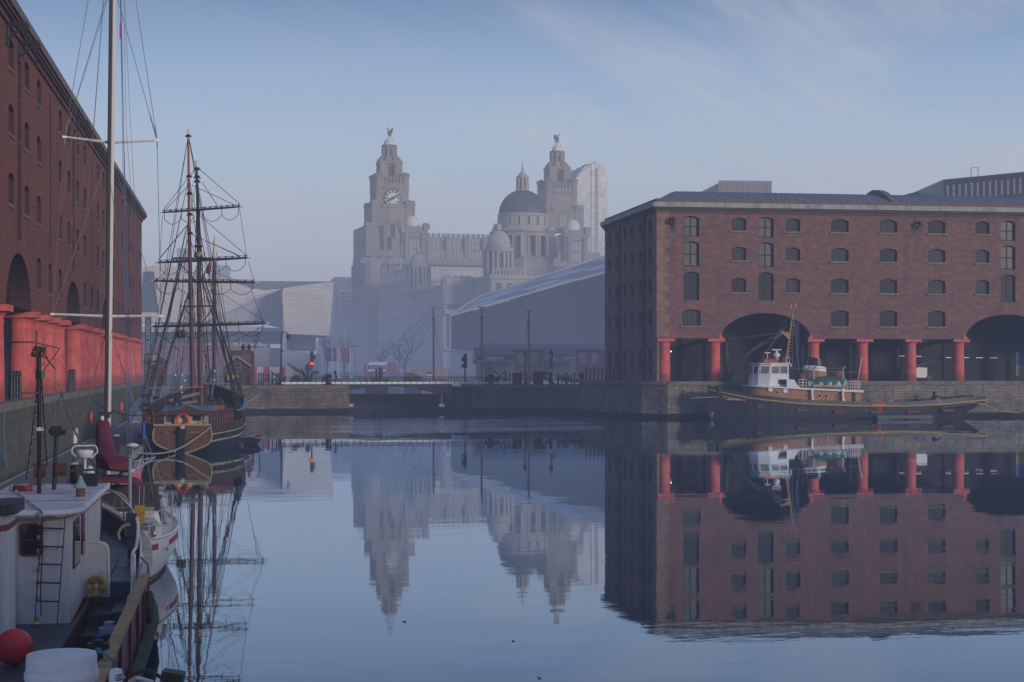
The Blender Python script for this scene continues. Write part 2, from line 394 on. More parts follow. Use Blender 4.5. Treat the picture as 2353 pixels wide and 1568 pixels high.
bp=t.new('Bump',i_Strength=1.0,i_Distance=1.0); t.l(h,bp.inputs['Height']); t.l(bp.outputs[0],b_.inputs['Normal'])
# mirror sheen that strengthens towards grazing view, over a dark blue body
gl=t.new('BsdfGlossy'); gl.inputs['Color'].default_value=(.79,.90,1.,1); gl.inputs['Roughness'].default_value=.012; t.l(bp.outputs[0],gl.inputs['Normal'])
df=t.new('BsdfDiffuse'); df.inputs['Color'].default_value=(.010,.020,.036,1)
fr=t.new('Fresnel',i_IOR=1.45); t.l(bp.outputs[0],fr.inputs['Normal']); ff=t.math('MINIMUM',t.math('MULTIPLY',fr.outputs[0],1.38),1.)
mx=t.new('MixShader'); t.l(ff,mx.inputs[0]); t.l(df.outputs[0],mx.inputs[1]); t.l(gl.outputs[0],mx.inputs[2])
t.l(mx.outputs[0],[n for n in t.n if n.type=='OUTPUT_MATERIAL'][0].inputs['Surface'])
WATER=t.mat
g=MB()
for a in (-12,):
    g.add([(-60,2,0),(160,2,0),(160,312,0),(-60,312,0)],[(0,1,2,3)])
wo=g.build('dock_water',WATER); struct(wo)
ASPH=M('paving',(.12,.115,.11),.85,var=.25,scale=.6,bump=.2,dirt=(.07,.07,.07))
TARM=M('tarmac',(.06,.06,.063),.85,var=.25,scale=.3,bump=.2)
QZ,FZ=3.85,3.18
FY=197.0      # far quay face
# high quay of the brick warehouses (left side, right side and the camera's own side), then the lower land beyond
curve=[(36.0,FY-.0),(38.0,195.5),(38.9,192.5),(39.3,187.),(39.7,180.),(40.6,174.),(42.2,171.2),(44.5,169.2)]
g=MB(); g.add([(-300,-200,QZ),(-10.35,-200,QZ),(-10.35,191.8,QZ),(-300,191.8,QZ)],[(0,1,2,3)])
struct(g.build('quay_paving',ASPH))
g=MB(); poly=[(39.3,200.),(39.3,187.),(39.7,180.),(40.6,174.),(42.2,171.2),(44.5,169.35),(300,169.35),(300,200)]
g.prism(poly,'z',QZ-.3,QZ); struct(g.build('quay_paving',ASPH))
g=MB(); g.add([(-10.35,-200,QZ),(400,-200,QZ),(400,6,QZ),(-10.35,6,QZ)],[(0,1,2,3)]); struct(g.build('quay_paving',ASPH))
# lower far land: one sheet with the passage and the further dock cut out
g=MB()
z=FZ
def rect(x0,x1,y0,y1): g.add([(x0,y0,z),(x1,y0,z),(x1,y1,z),(x0,y1,z)],[(0,1,2,3)])
rect(-900,-10.35,191.8,FY); rect(-900,12.9,FY,207); rect(27.6,39.3,FY,207); rect(39.3,1200,200,207)
rect(-900,-25,207,300); rect(70,1200,207,300); rect(-900,1200,300,2600)
struct(g.build('ground',TARM))
# ---------------------------------------------------------------- quay walls
def wall_run(name,label,pts,z1,mat,lip=.12,coping=True,mono=None):
    r=T(name,label,'quay wall')
    g=MB(); n=len(pts)
    g.loft([[(p[0],p[1],-2.) for p in pts],[(p[0],p[1],z1-.36) for p in pts]])
    g.build('stone_face',mat,r,smooth=False,fix=False)
    if coping:
        g=MB()
        for i in range(n-1):
            a=Vector((*pts[i],0)); b=Vector((*pts[i+1],0)); d=(b-a); L=d.length; d.normalize(); nn=Vector((d.y,-d.x,0))
            k=max(1,int(L/1.9)); q=0
            for j in range(k):
                s0=a+d*(L*j/k+.012); s1=a+d*(L*(j+1)/k-.012); o=lip+random.uniform(-.02,.02)
                dz=random.uniform(-.008,.008)
                vs=[s0+nn*o,s1+nn*o,s1-nn*.75,s0-nn*.75]
                g.add([(v.x,v.y,z1-.36) for v in vs]+[(v.x,v.y,z1+.012+dz) for v in vs],[(0,3,2,1),(4,5,6,7),(0,1,5,4),(1,2,6,5),(2,3,7,6),(3,0,4,7)])
        g.build('coping',COPE,r)
    return r
wall_run('quay_wall','tall mossy quay wall below the red columns on the left',[(-10.35,191.8),(-10.35,30)][::-1],QZ,QW_L,.06)
wall_run('quay_wall','sandstone block quay wall left of the footbridge behind the tall ship',[(-10.35,FY),(12.9,FY)],FZ,QW_F)
wall_run('quay_wall','dark quay wall curving from the footbridge to the right warehouse',[(27.6,FY),(36.0,FY),(38.0,195.5),(38.9,192.5),(39.3,188.5)],FZ,QW_F)
wall_run('quay_wall','rubble quay wall under the right warehouse behind the tugboat',[(39.3,188.5),(39.7,180.),(40.6,174.),(42.2,171.2),(44.5,169.2),(130,169.2)],QZ,QW_R)
r=T('passage_wall','dark side walls of the passage under the footbridge','quay wall')
g=MB(); g.loft([[(12.9,FY,z) for z in (-2,FZ-.36)],[(12.9,207,z) for z in (-2,FZ-.36)],[(-25,207,z) for z in (-2,FZ-.36)]]); g.build('stone_face',QW_F,r,fix=False)
g=MB(); g.loft([[(70,207,z) for z in (-2,FZ-.02)],[(27.6,207,z) for z in (-2,FZ-.02)],[(27.6,FY,z) for z in (-2,FZ-.02)]]); g.build('stone_face',QW_F,r,fix=False)
wall_run('quay_wall','pale quay wall of the further dock seen under the bridge arch',[(-25,300),(70,300)],FZ,stone('pale_wall',(.34,.27,.22),(.28,.22,.18),1.1,.4,wet=True))
# ---------------------------------------------------------------- warehouses
BAY=5.5
ROWS=[(19.9,21.3),(16.75,18.2),(13.35,14.9),(9.75,11.5)]
LOAD=[(19.2,21.4),(16.05,18.7),(12.47,15.5)]
def arch_top(u0,u1,z0,z1,rise=.22,n=5):   # window outline with a shallow brick arch
    a=[(u0,z0),(u1,z0)]; m=(u0+u1)/2
    for i in range(n+1):
        t=i/n; u=u1+(u0-u1)*t; a.append((u,z1-rise+rise*(1-((u-m)/(u1-m))**2)))
    return a
def facade(holes_by_band,bands,z0,z1,place,depth,g,arches=(),rmat=0):
    # bands: list of (u0,u1); arches: openings reaching z0 -> handled as notches
    for (u0,u1),holes,notch in zip(bands,holes_by_band,arches):
        if notch:
            outer=[(u0,z0)]+notch+[(u1,z0),(u1,z1),(u0,z1)]
        else: outer=[(u0,z0),(u1,z0),(u1,z1),(u0,z1)]
        loops=[outer]+holes
        tr=tessellate_polygon([[Vector((a,b,0)) for a,b in L] for L in loops])
        flat=[p for L in loops for p in L]
        g.add([place(a,b,0) for a,b in flat],[tuple(q) for q in tr])
        for L,dd in [(h,depth) for h in holes]+([(notch,1.1)] if notch else []):
            n=len(L); vs=[place(a,b,0) for a,b in L]+[place(a,b,dd) for a,b in L]
            rng=range(n) if dd!=1.1 else range(n-1)
            g.add(vs,[(i,(i+1)%n,n+(i+1)%n,n+i) for i in rng],rmat)
def win_mesh(w,h,rise,nx,ny,gm,fm,bar=.045,fr=.09):
    g=MB(); o=arch_top(-w/2,w/2,0,h,rise)
    g.add([(a,0,b) for a,b in o],[tuple(range(len(o)))],0)
    for i in range(nx+1):
        u=-w/2+w*i/nx; bb=fr if i in (0,nx) else bar; u=max(-w/2+fr/2,min(w/2-fr/2,u))
        hh=h-rise*min(1,(u/(w/2))**2)
        g.box(u-bb/2,u+bb/2,-.05,.01,0.002,hh,1)
    for j in range(ny+1):
        v=h*j/ny if ny else 0; bb=fr if j in (0,) else bar
        if j==ny:
            pts=o[2:]
            for a,b in zip(pts[:-1],pts[1:]): g.bar((a[0],-.02,a[1]-.04),(b[0],-.02,b[1]-.04),.06,.10,1)
            continue
        v=max(bb/2+.003,v); g.box(-w/2,w/2,-.056,.012,v-bb/2,v+bb/2,1)
    me=g.mesh('window',[gm,fm]); return me
def sill_mesh(w):
    return MB().box(-w/2-.16,w/2+.16,-.16,.25,-.19,-.003).mesh('sill',[SILL])
def col_mesh(h,smallseed=0):
    rnd=random.Random(smallseed); g=MB()
    pr=[(.66,0),(.655,.5),(.64,1.5),(.615,2.6),(.60,h-.95),(.63,h-.90),(.63,h-.82),(.60,h-.80),(.605,h-.62),(.70,h-.45),(.84,h-.33)]
    g.lathe(pr,24); g.box(-.93,.93,-.93,.93,h-.335,h-.03)
    return g
COLH=8.42-QZ
WM={}
rw_=random.Random(31)
def wmesh(kind):
    if kind not in WM:
        WM[kind]={'n':lambda:win_mesh(2.0,1.45,.16,6,4,GL,DARK),'s':lambda:win_mesh(1.62,1.45,.16,5,4,GL,DARK),
          'b':lambda:win_mesh(2.05,1.7,.18,6,4,GL,DARK),
          'l1':lambda:win_mesh(1.72,2.2,.2,2,2,GLB,DARK,.12,.14),'l2':lambda:win_mesh(1.72,2.65,.2,2,2,GLB,DARK,.12,.14),'l3':lambda:win_mesh(1.72,3.0,.2,2,1,GL,DARK,.12,.14),
          'nx':lambda:win_mesh(2.0,1.45,.16,6,4,GLC,DARK),'sx':lambda:win_mesh(1.62,1.45,.16,5,4,GLC,DARK),'bx':lambda:win_mesh(2.05,1.7,.18,6,4,GLC,DARK),'side':lambda:win_mesh(1.35,1.6,.16,4,4,GL,DARK)}[kind]()
    return WM[kind]
SILLS={}
def put_window(parent,kind,loc,rz,sill=True,w=2.0):
    if kind in 'nsb' and rw_.random()<.4: kind+='x'
    o=link('window',wmesh(kind),parent,loc,None,rz)
    if sill:
        if w not in SILLS: SILLS[w]=sill_mesh(w)
        s_=link('sill',SILLS[w],o,(0,-.36,0))
    return o
ZB,ZT=8.42,22.0
def ell(cu,hw,zs,rise,n=16): return [(cu-hw*cos(pi*i/n),zs+rise*sin(pi*i/n)) for i in range(n+1)]
# ---- right warehouse: front faces the camera (plane Y = YR), its end faces the passage
YR,XR0=170.0,44.5
rw=T('brick_warehouse','red brick dock warehouse on red columns behind the tugboat','warehouse',(44.5,YR,QZ))
def inv(v,r): return (v[0]-r.location.x,v[1]-r.location.y,v[2]-r.location.z)
g=MB(); bands=[];holes=[];notches=[];wins=[]
XE=43.55
def norm_bay(k,u0,u1,uc,first=False):
    hs=[]
    if first:
        for (a,b),kd in zip(LOAD,('l1','l2','l3')): hs.append(arch_top(uc-.86,uc+.86,a,b)); wins.append((kd,uc,a,False,1.72))
        a,b=ROWS[3]; hs.append(arch_top(uc-1.0,uc+1.0,a,b)); wins.append(('b',uc,a,True,2.05))
    else:
        for i,(a,b) in enumerate(ROWS): 
            hs.append(arch_top(uc-1.0,uc+1.0,a,b)); wins.append(('b' if i==3 else 'n',uc,a,True,2.0))
    bands.append((u0,u1)); holes.append(hs); notches.append(None)
def arch_bay(u0,u1,uc):
    hs=[]
    for (a,b),kd in zip(LOAD,('l1','l2','l3')): hs.append(arch_top(uc-.86,uc+.86,a,b)); wins.append((kd,uc,a,False,1.72))
    for s_ in (-1,1):
        for i,(a,b) in enumerate(ROWS[:3]): hs.append(arch_top(uc+s_*3.0-.81,uc+s_*3.0+.81,a,b)); wins.append(('s',uc+s_*3.0,a,True,1.62))
    bands.append((u0,u1)); holes.append(hs); notches.append(ell(uc,4.98,ZB,2.72))
X=lambda k:XR0+5.52*k
cols=[0,1,3,4,5,6,8,9,10,11]
norm_bay(0,XE,X(1),X(.5)+.05,True); arch_bay(X(1),X(3),X(2))
for k in (3,4,5): norm_bay(k,X(k),X(k+1),X(k+.5))
arch_bay(X(6),X(8),X(7))
for k in (8,9,10): norm_bay(k,X(k),X(k+1),X(k+.5))
facade(holes,bands,ZB,ZT,lambda a,b,d:(a,YR+d,b),.42,g,notches)
XEND=X(11)
# end wall facing the passage (plane X = XE)
YB=195.2
sb=[];sh=[];sn=[];swins=[]
ys=[173.0,177.2,181.3,184.6,188.9,192.6]
yb=[YR]+[(ys[i]+ys[i+1])/2 for i in range(5)]+[YB]
for i,yc in enumerate(ys):
    hs=[]
    for (a,b) in ROWS+[(4.9,7.3)]: hs.append(arch_top(yc-.68,yc+.68,a,b)); swins.append((yc,a,b-a))
    sb.append((yb[i],yb[i+1])); sh.append(hs); sn.append(None)
def pl_end(a,b,d): return (XE+d,a,b)
facade(sh,sb,QZ,ZT,pl_end,.3,g,sn)
g.add([(XE,YB,QZ),(XEND,YB,QZ),(XEND,YB,ZT),(XE,YB,ZT),(XEND,YR,ZB),(XEND,YR,ZT)],[(0,1,2,3)])
g.add([(XEND,YR,QZ),(XEND,YB,QZ),(XEND,YB,ZT),(XEND,YR,ZT)],[(0,1,2,3)])
g.add([(x_,y_,ZB+.02) for x_,y_ in ((XE,YR+.002),(XEND,YR+.002),(XEND,YR+1.1),(XE,YR+1.1))],[(0,1,2,3)])
for v in range(len(g.v)): g.v[v]=inv(g.v[v],rw)
g.build('brick_wall',BR_R,rw,fix=False)
for kd,u,a,s_,w_ in wins:
    if u<92: put_window(rw,kd,inv((u,YR+.36,a+.002),rw),0,s_,w_)
def win_side(h): 
    k='side%.1f'%h
    if k not in WM: WM[k]=win_mesh(1.34,h,.16,3,4,GL,DARK)
    return WM[k]
SS=sill_mesh(1.2)
for yc,a,h in swins:
    o=link('window',win_side(h),rw,inv((XE+.24,yc,a+.002),rw),None,-pi/2)
    link('sill',SS,o,(0,-.24,0))
# quoins, plinth, arcade interior
g=MB()
for i in range(23):
    z0=QZ+.02+i*.79
    if z0>21.3: break
    wq=1.75 if i%2 else 1.25
    g.box(XE-.03,XE+(1.75-wq)+.85,YR-.035,YR+wq,max(z0,QZ),z0+.77) if z0>ZB-.3 else g.box(XE-.03,XE+.3,YR+.1,YR+wq,z0,z0+.77)
for v in range(len(g.v)): g.v[v]=inv(g.v[v],rw)
g.build('quoins',M('quoin_stone',(.27,.165,.125),.85,var=.35,scale=.9,bump=.3,dirt=(.10,.07,.06)),rw)
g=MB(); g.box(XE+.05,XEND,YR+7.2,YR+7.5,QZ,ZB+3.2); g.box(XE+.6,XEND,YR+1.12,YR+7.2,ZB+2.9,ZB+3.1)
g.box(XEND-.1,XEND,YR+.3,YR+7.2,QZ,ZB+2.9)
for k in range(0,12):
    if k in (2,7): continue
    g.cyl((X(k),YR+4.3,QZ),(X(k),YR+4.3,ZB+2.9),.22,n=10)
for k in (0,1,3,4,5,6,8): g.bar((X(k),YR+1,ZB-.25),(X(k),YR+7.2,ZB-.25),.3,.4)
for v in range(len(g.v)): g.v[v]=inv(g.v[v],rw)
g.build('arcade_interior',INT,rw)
# columns
CM=col_mesh(COLH).mesh('column',[RED]); CM.polygons.foreach_set('use_smooth',[True]*len(CM.polygons)); CM.set_sharp_from_angle(angle=R(40))
for k in cols:
    if X(k)<100: link('column',CM,rw,inv((X(k),YR+.62,QZ),rw))
WEDGE=None
for u,s_ in ((X(1)+.55,1),(X(3)-.55,-1),(X(6)+.55,1)):
    g=MB().prism([(-.2*s_,0),(.30*s_,0),(-.2*s_,.7)],'y',-.03,1.0); g.build('arch_springer',RED,rw,loc=inv((u,YR-.02,ZB-.02),rw))
# cornice, gutter, parapet, roof  (front + end)
def ring(o,z0,z1,t=.5):
    g.box(XE-o,XEND,YR-o,YR-o+t,z0,z1); g.box(XE-o,XE-o+t,YR-o+t,YB,z0,z1)
g=MB(); ring(.12,ZT-.25,ZT+.02); ring(.30,ZT+.02,ZT+.14,.8); ring(.42,ZT+.14,ZT+.30,.9)
g.v=[inv(p,rw) for p in g.v]; g.build('cornice',M('cornice_stone',(.10,.075,.075),.85,var=.3),rw)
g=MB(); ring(.58,ZT+.30,ZT+.80,.5); g.v=[inv(p,rw) for p in g.v]; g.build('gutter',LEAD,rw)
g=MB(); ring(.05,ZT+.30,ZT+1.22,.4); g.v=[inv(p,rw) for p in g.v]; g.build('parapet',M('parapet_brown',(.15,.115,.11),.85,var=.3,scale=.8),rw)
g=MB(); RIBM=M('rib_lead',(.33,.345,.38),.5,var=.2)
def barrel(y0,y1,x0,x1,zr,zc):
    n=8; ym=(y0+y1)/2; sec=[]
    for hx,first in ((x0,True),(x0+2.9,False),(x1,False)):
        s_=[]
        for i in range(n+1):
            t=i/n; y_=y0+(y1-y0)*t; zz=zr+(0 if first else (zc-zr)*(1-abs(2*t-1)**1.8))
            s_.append((hx if not first else x0,y_,zz))
        sec.append(s_)
    g.loft(sec)
    ribs=MB(); x_=x0+3.2
    while x_<min(x1,96):
        ribs.tube([(x_+(q/n)*0.0,y0+(y1-y0)*q/n,zr+(zc-zr)*(1-abs(2*q/n-1)**1.8)+.02) for q in range(0,5)],.055,4); x_+=.62
    ribs.v=[inv(p,rw) for p in ribs.v]; ribs.build('roof_ribs',RIBM,rw)
barrel(YR+.45,YR+12.3,XE+.45,XEND,ZT+1.1,ZT+2.6); barrel(YR+12.3,YB,XE+.45,XEND,ZT+1.1,ZT+2.4)
g.v=[inv(p,rw) for p in g.v]; g.build('roof',SLATE,rw,fix=False)
# raised party wall across the roof
p0=atY(2050,446,YR+1); g=MB(); pts=[]
for i in range(9):
    t=i/8; pts.append((YR+.5+11.5*t, ZT+1.2+2.0*(1-abs(2*t-1)**1.8)))
g.prism(pts+[(YR+12,ZT+1.0),(YR+.5,ZT+1.0)],'x',X(5)-2.1,X(5)-1.4); g.v=[inv(p,rw) for p in g.v]; g.build('party_wall',M('party_wall_lead',(.17,.15,.15),.7),rw)
# drain pipes on the end wall, hoist brackets, wire
g=MB()
for y_ in (175.2,187.0): g.cyl((XE-.12,y_,QZ),(XE-.12,y_,ZT-.3),.11,n=8); g.box(XE-.3,XE-.003,y_-.22,y_+.22,ZT-.55,ZT-.2)
g.v=[inv(p,rw) for p in g.v]; g.build('drainpipe',IRON,rw)
HO=MB(); HO.bar((0,0,0),(0,-.9,.05),.16,.2); HO.bar((0,0,-.7),(0,-.8,0),.1,.1); HO.cyl((-.09,-.8,-.12),(.09,-.8,-.12),.22,n=12); HO.cyl((0,-.8,-.3),(0,-.8,-1.3),.03,n=5); HO.box(-.3,.3,-.06,.2,-1.0,.3)
HOM=HO.mesh('hoist',[IRON])
for u in (45.2,X(5)+.5-BAY*.0): link('hoist',HOM,rw,inv((u,YR-.02,ZT-1.0),rw))
# wooden hand crane standing in the first arch
cr=T('dock_crane','dark timber hand crane with curved jib under the first arch','crane',(X(1)+1.6,YR+1.6,QZ))
tb=M('crane_timber',(.055,.058,.058),.8,var=.3)
g=MB(); g.cyl((0,0,0),(0,0,4.5),.27,.24,n=12); g.box(-.4,.4,-.4,.4,0,.3); g.build('post',tb,cr,smooth=True)
g=MB(); g.tube(catmull([(.35,0,.3),(.9,0,1.3),(1.8,0,2.4),(3.4,0,3.7),(6.2,0,5.1)],6),[.2]*25,8); g.bar((.1,0,4.4),(2.2,0,2.5),.2,.2); g.bar((.1,.0,4.5),(6.1,0,5.2),.08,.08); g.build('jib',tb,cr,smooth=True)
g=MB(); g.cyl((6.1,0,5.1),(6.1,0,2.2),.025,n=5); g.cyl((6.0,-.1,5.05),(6.0,.1,5.05),.22,n=12); g.build('pulley',IRON,cr)
# ---- left warehouse
XL,YL0=-10.9,80.5
lw=T('brick_warehouse','long red brick warehouse on thick red columns along the left quay','warehouse',(XL,136,QZ))
Yn=lambda n:YL0+5.5*n
g=MB(); bands=[];holes=[];notches=[];wins=[];slots=[]
def lb(n0,n1,kind):
    u0,u1=Yn(n0),Yn(n1); uc=(u0+u1)/2; hs=[]; nt=None
    if kind=='arch':
        hs.append(arch_top(uc-.72,uc+.72,11.9,21.4,.3)); slots.append((uc,11.9,21.4))
        for s_ in (-1,1):
            for i,(a,b) in enumerate(ROWS[:3]): hs.append(arch_top(uc+s_*3.0-.95,uc+s_*3.0+.95,a,b)); wins.append((uc+s_*3.0,a,b-a))
        nt=ell(uc,4.75,ZB,2.75)
    else:
        for i,(a,b) in enumerate(ROWS):
            if kind=='pipe' and i<3: continue
            hs.append(arch_top(uc-.95,uc+.95,a,b)); wins.append((uc,a,b-a))
        if kind=='pipe': hs.append(arch_top(uc-.35,uc+.35,12.4,21.4,.2)); slots.append((uc,12.4,21.4))
    bands.append((u0,u1)); holes.append(hs); notches.append(nt)
for n in (-10,-5,0,5,10,15):
    lb(n,n+2,'arch')
    for k,kd in ((2,'w'),(3,'pipe'),(4,'w')):
        lb(n+k,n+k+1,kd)
bands[-1]=(bands[-1][0],Yn(20)+1.0)
pl=lambda a,b,d:(XL-d,a,b)
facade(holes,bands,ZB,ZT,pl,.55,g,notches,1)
YS,YE=Yn(-10),Yn(20)+1.0
g.add([(XL,YE,QZ),(XL-12,YE,QZ),(XL-12,YE,ZT),(XL,YE,ZT)],[(0,1,2,3)]); g.add([(XL,YS,QZ),(XL-12,YS,QZ),(XL-12,YS,ZT),(XL,YS,ZT)],[(0,1,2,3)])
g.add([(XL-12,YS,QZ),(XL-12,YE,QZ),(XL-12,YE,ZT),(XL-12,YS,ZT)],[(0,1,2,3)])
for uc,a,b in slots: g.add([(XL-.55,uc-.8,a-.1),(XL-.55,uc+.8,a-.1),(XL-.55,uc+.8,b+.1),(XL-.55,uc-.8,b+.1)],[(0,1,2,3)])
g.add([(XL-.002,YS,ZB+.02),(XL-1.1,YS,ZB+.02),(XL-1.1,YE,ZB+.02),(XL-.002,YE,ZB+.02)],[(0,1,2,3)])
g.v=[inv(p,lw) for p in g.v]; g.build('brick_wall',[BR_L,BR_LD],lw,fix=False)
def lwin(h):
    k='left%.2f'%h
    if k not in WM: WM[k]=win_mesh(1.88,h,.16,5,4,GL,DARK)
    return WM[k]
SL=MB().box(-1.0,1.0,-.07,.3,-.17,-.003).mesh('sill',[M('sill_brown',(.15,.105,.075),.8,var=.3)])
wins=[q for q in wins if q[0]>79]; wins.sort()
for i,(yc,a,h) in enumerate(wins[:100]):
    o=link('window',lwin(h),lw,inv((XL-.48,yc,a+.002),lw),None,pi/2); link('sill',SL,o,(0,-.46,0))
if len(wins)>100:
    g=MB(); gs=MB()
    for yc,a,h in wins[100:]: g.box(XL-.5,XL-.48,yc-.94,yc+.94,a,a+h-.1); g.box(XL-.5,XL+.14,yc-1.1,yc+1.1,a-.19,a-.003,1)
    g.v=[inv(p,lw) for p in g.v]; o=g.build('window',[GL,SILL],lw); o['kind']='stuff'
CN=[n for n in range(-10,21) if n%5!=1]
for n in CN:
    if n>=-1: link('column',CM,lw,inv((-11.52,Yn(n),QZ),lw))
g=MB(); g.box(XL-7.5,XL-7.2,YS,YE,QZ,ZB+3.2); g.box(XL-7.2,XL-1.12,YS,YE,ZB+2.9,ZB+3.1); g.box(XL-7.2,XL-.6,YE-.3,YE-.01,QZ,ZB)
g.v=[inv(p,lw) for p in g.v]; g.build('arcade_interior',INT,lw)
g=MB()
def lring(o,z0,z1,t=.5): g.box(XL+o-t,XL+o,YS,YE+o,z0,z1); g.box(XL-12,XL+o-t,YE+o-t,YE+o,z0,z1)
lring(.14,ZT-.25,ZT+.02); lring(.30,ZT+.02,ZT+.14); lring(.42,ZT+.14,ZT+.30); g.v=[inv(p,lw) for p in g.v]; g.build('cornice',M('cornice_brick',(.13,.055,.045),.85,var=.3),lw)
g=MB(); lring(.55,ZT+.30,ZT+.74); g.v=[inv(p,lw) for p in g.v]; g.build('gutter',M('gutter_stone',(.14,.105,.10),.8,var=.35,dirt=(.22,.21,.2)),lw)
g=MB(); g.loft([[(XL+.5,y_,ZT+.742),(XL-.6,y_,ZT+1.15),(XL-6,y_,ZT+2.5),(XL-12,y_,ZT+.8)] for y_ in (YS,YE+.4)],cap1=True); g.v=[inv(p,lw) for p in g.v]; g.build('roof',M('roof_slate_mossy',(.13,.125,.10),.8,var=.3,dirt=(.09,.10,.05)),lw,fix=False)
for n in (1,6,11,16,-4):
    o=link('hoist',HOM,lw,inv((XL+.02,Yn(n),ZT-.25),lw),None,pi/2)
for n in (.35,): o=link('hoist',HOM,lw,inv((XL+.02,Yn(n)-1,ZT-.25),lw),None,pi/2)
g=MB(); g.tube([(XL-.3,Yn(8.5),ZT+.8),(XL-.3,Yn(8.5),ZT+1.9),(XL-.3,Yn(8.5)+.6,ZT+2.),(XL-.3,Yn(9),ZT+1.9),(XL-.3,Yn(9),ZT+.8)],.04,5); g.v=[inv(p,lw) for p in g.v]; g.build('roof_hoop',IRON,lw)

# ---- unseen warehouse on the camera's own side, added and sized to shade the near boats
cw=T('brick_warehouse','plain unseen brick warehouse added behind the viewer to shade the near boats','warehouse',(32,-16,QZ))  # added shade caster; shares its object name with the two quay warehouses
g=MB(); g.box(-27,27,-10,10,0,8.2); g.build('brick_wall',BR_R,cw)  # walls of the added unseen warehouse
g=MB(); g.prism([(-10.4,8.25),(10.4,8.25),(5,10.2),(-5,10.2)],'x',-27.4,27.4); g.build('roof',SLATE,cw)  # roof of the added unseen warehouse
for k in range(9): link('window',wmesh('n'),cw,(-22+k*5.5,10.02,4.0),None,pi)  # windows of the added unseen warehouse
# ---------------------------------------------------------------- city beyond the dock
PST=M('portland_stone',(.42,.385,.34),.85,var=.2,scale=.25,dirt=(.28,.255,.225),dscale=.08,streak=True,bump=.2)
PST2=M('portland_stone_trim',(.43,.40,.35),.85,var=.2,scale=.4,dirt=(.24,.22,.2),dscale=.1)
GRA=M('grey_granite',(.255,.215,.19),.85,var=.22,scale=.25,dirt=(.17,.145,.13),dscale=.07,streak=True,bump=.2)
GRA2=M('grey_granite_trim',(.20,.17,.155),.85,var=.22,scale=.3,dirt=(.14,.12,.1),dscale=.07)
DOMEL=M('pale_dome',(.66,.63,.58),.7,var=.12,scale=.3)
CGL=glass('city_glass',(.018,.021,.028),.5,.12)
CGLP=glass('pale_city_glass',(.30,.285,.26),.4,.2,.15)
VERD=M('bird_copper',(.05,.085,.08),.6,var=.3)
zL=zm(1350,480,2.139); zM=zm(1420,850,3.92); zB=zm(1000,1000,2.24); zG=zm(1950,1380,4.278); zR=zm(1700,1000,2.24)
class Loc:      # local metres of a distant building: x right, z up, measured at depth c
    def __init__(s,name,label,px,c,c2=None,px2=None,cat='building',base=FZ):
        p=atC(px,HZ,c); s.c=c; s.k=c/F; s.px=px; s.base=base
        rz=0
        if c2: q=atC(px2,HZ,c2); rz=math.atan2(q.y-p.y,q.x-p.x)
        s.rz=rz; s.o=T(name,label,cat,(p.x,p.y,base),rz)
        s.view=phi(px)
    def x(s,px): return (px-s.px)*s.k/ (cos(atan((px-CX)/F))**0)
    def z(s,py): return HE-(py-HZ)*s.k-s.base
def cell_windows(parent,name,mesh,places):
    for p in places[:100]: link(name,mesh,parent,p)
def wmesh_city(w,h,nx=2,ny=3,g_=None,f_=None,arch=0):
    g=MB(); o=arch_top(-w/2,w/2,0,h,arch) if arch else [(-w/2,0),(w/2,0),(w/2,h),(-w/2,h)]
    g.add([(a,-.02,b) for a,b in o],[tuple(range(len(o)))],0)
    fw=.09+.02*w
    for i in range(nx+1):
        u=-w/2+w*i/nx; g.box(u-fw/2,u+fw/2,-.12,0,.002,h-(arch if i in (0,nx) else 0),1)
    for j in range(ny): v=h*j/ny; g.box(-w/2,w/2,-.124,.0,v+.003,v+fw,1)
    g.box(-w/2-.2,w/2+.2,-.3,.0,-.25,-.002,1)
    return g.mesh('window',[g_ or CGL,f_ or GRA2])
def bird(parent,loc,h,flip=1):
    o=MB(); k=h/5.5; f=flip
    # heraldic bird: legs, tilted body, long neck, beak, two raised wings
    o.tube([(0,.25*k,0),(.05*f*k,.25*k,1.4*k)],[.10*k,.16*k],6); o.tube([(0,-.25*k,0),(.05*f*k,-.25*k,1.4*k)],[.10*k,.16*k],6)
    o.tube(catmull([(-.75*f*k,0,1.0*k),(-.35*f*k,0,1.5*k),(.05*f*k,0,2.1*k),(.45*f*k,0,2.9*k),(.62*f*k,0,3.6*k),(.55*f*k,0,4.3*k),(.66*f*k,0,4.85*k),(.95*f*k,0,5.05*k),(1.45*f*k,0,4.98*k)],4),
        [.10*k,.2*k,.3*k,.4*k,.5*k,.6*k,.66*k,.68*k,.68*k,.66*k,.6*k,.5*k,.42*k,.36*k,.31*k,.28*k,.25*k,.24*k,.23*k,.22*k,.21*k,.22*k,.24*k,.26*k,.27*k,.26*k,.24*k,.2*k,.14*k,.1*k,.07*k,.05*k,.03*k][:33],8)
    for sy in (-1,1):
        a=[(.35*f,3.0),(-.25*f,3.9),(-.95*f,4.6),(-1.6*f,4.75),(-1.55*f,3.6),(-1.25*f,2.6),(-.7*f,1.75),(-.1*f,1.7)]
        vs=[(x_*k,sy*(.45+.28*max(0,z_-2.4))*k,z_*k) for x_,z_ in a]; vs2=[(x_,y_+sy*.12*k,z_) for x_,y_,z_ in vs]
        n=len(a); o.add(vs+vs2,[tuple(range(n)),tuple(range(2*n-1,n-1,-1))]+[(i,(i+1)%n,n+(i+1)%n,n+i) for i in range(n)])
    return o.build('bird_statue',VERD,parent,smooth=True,loc=loc)
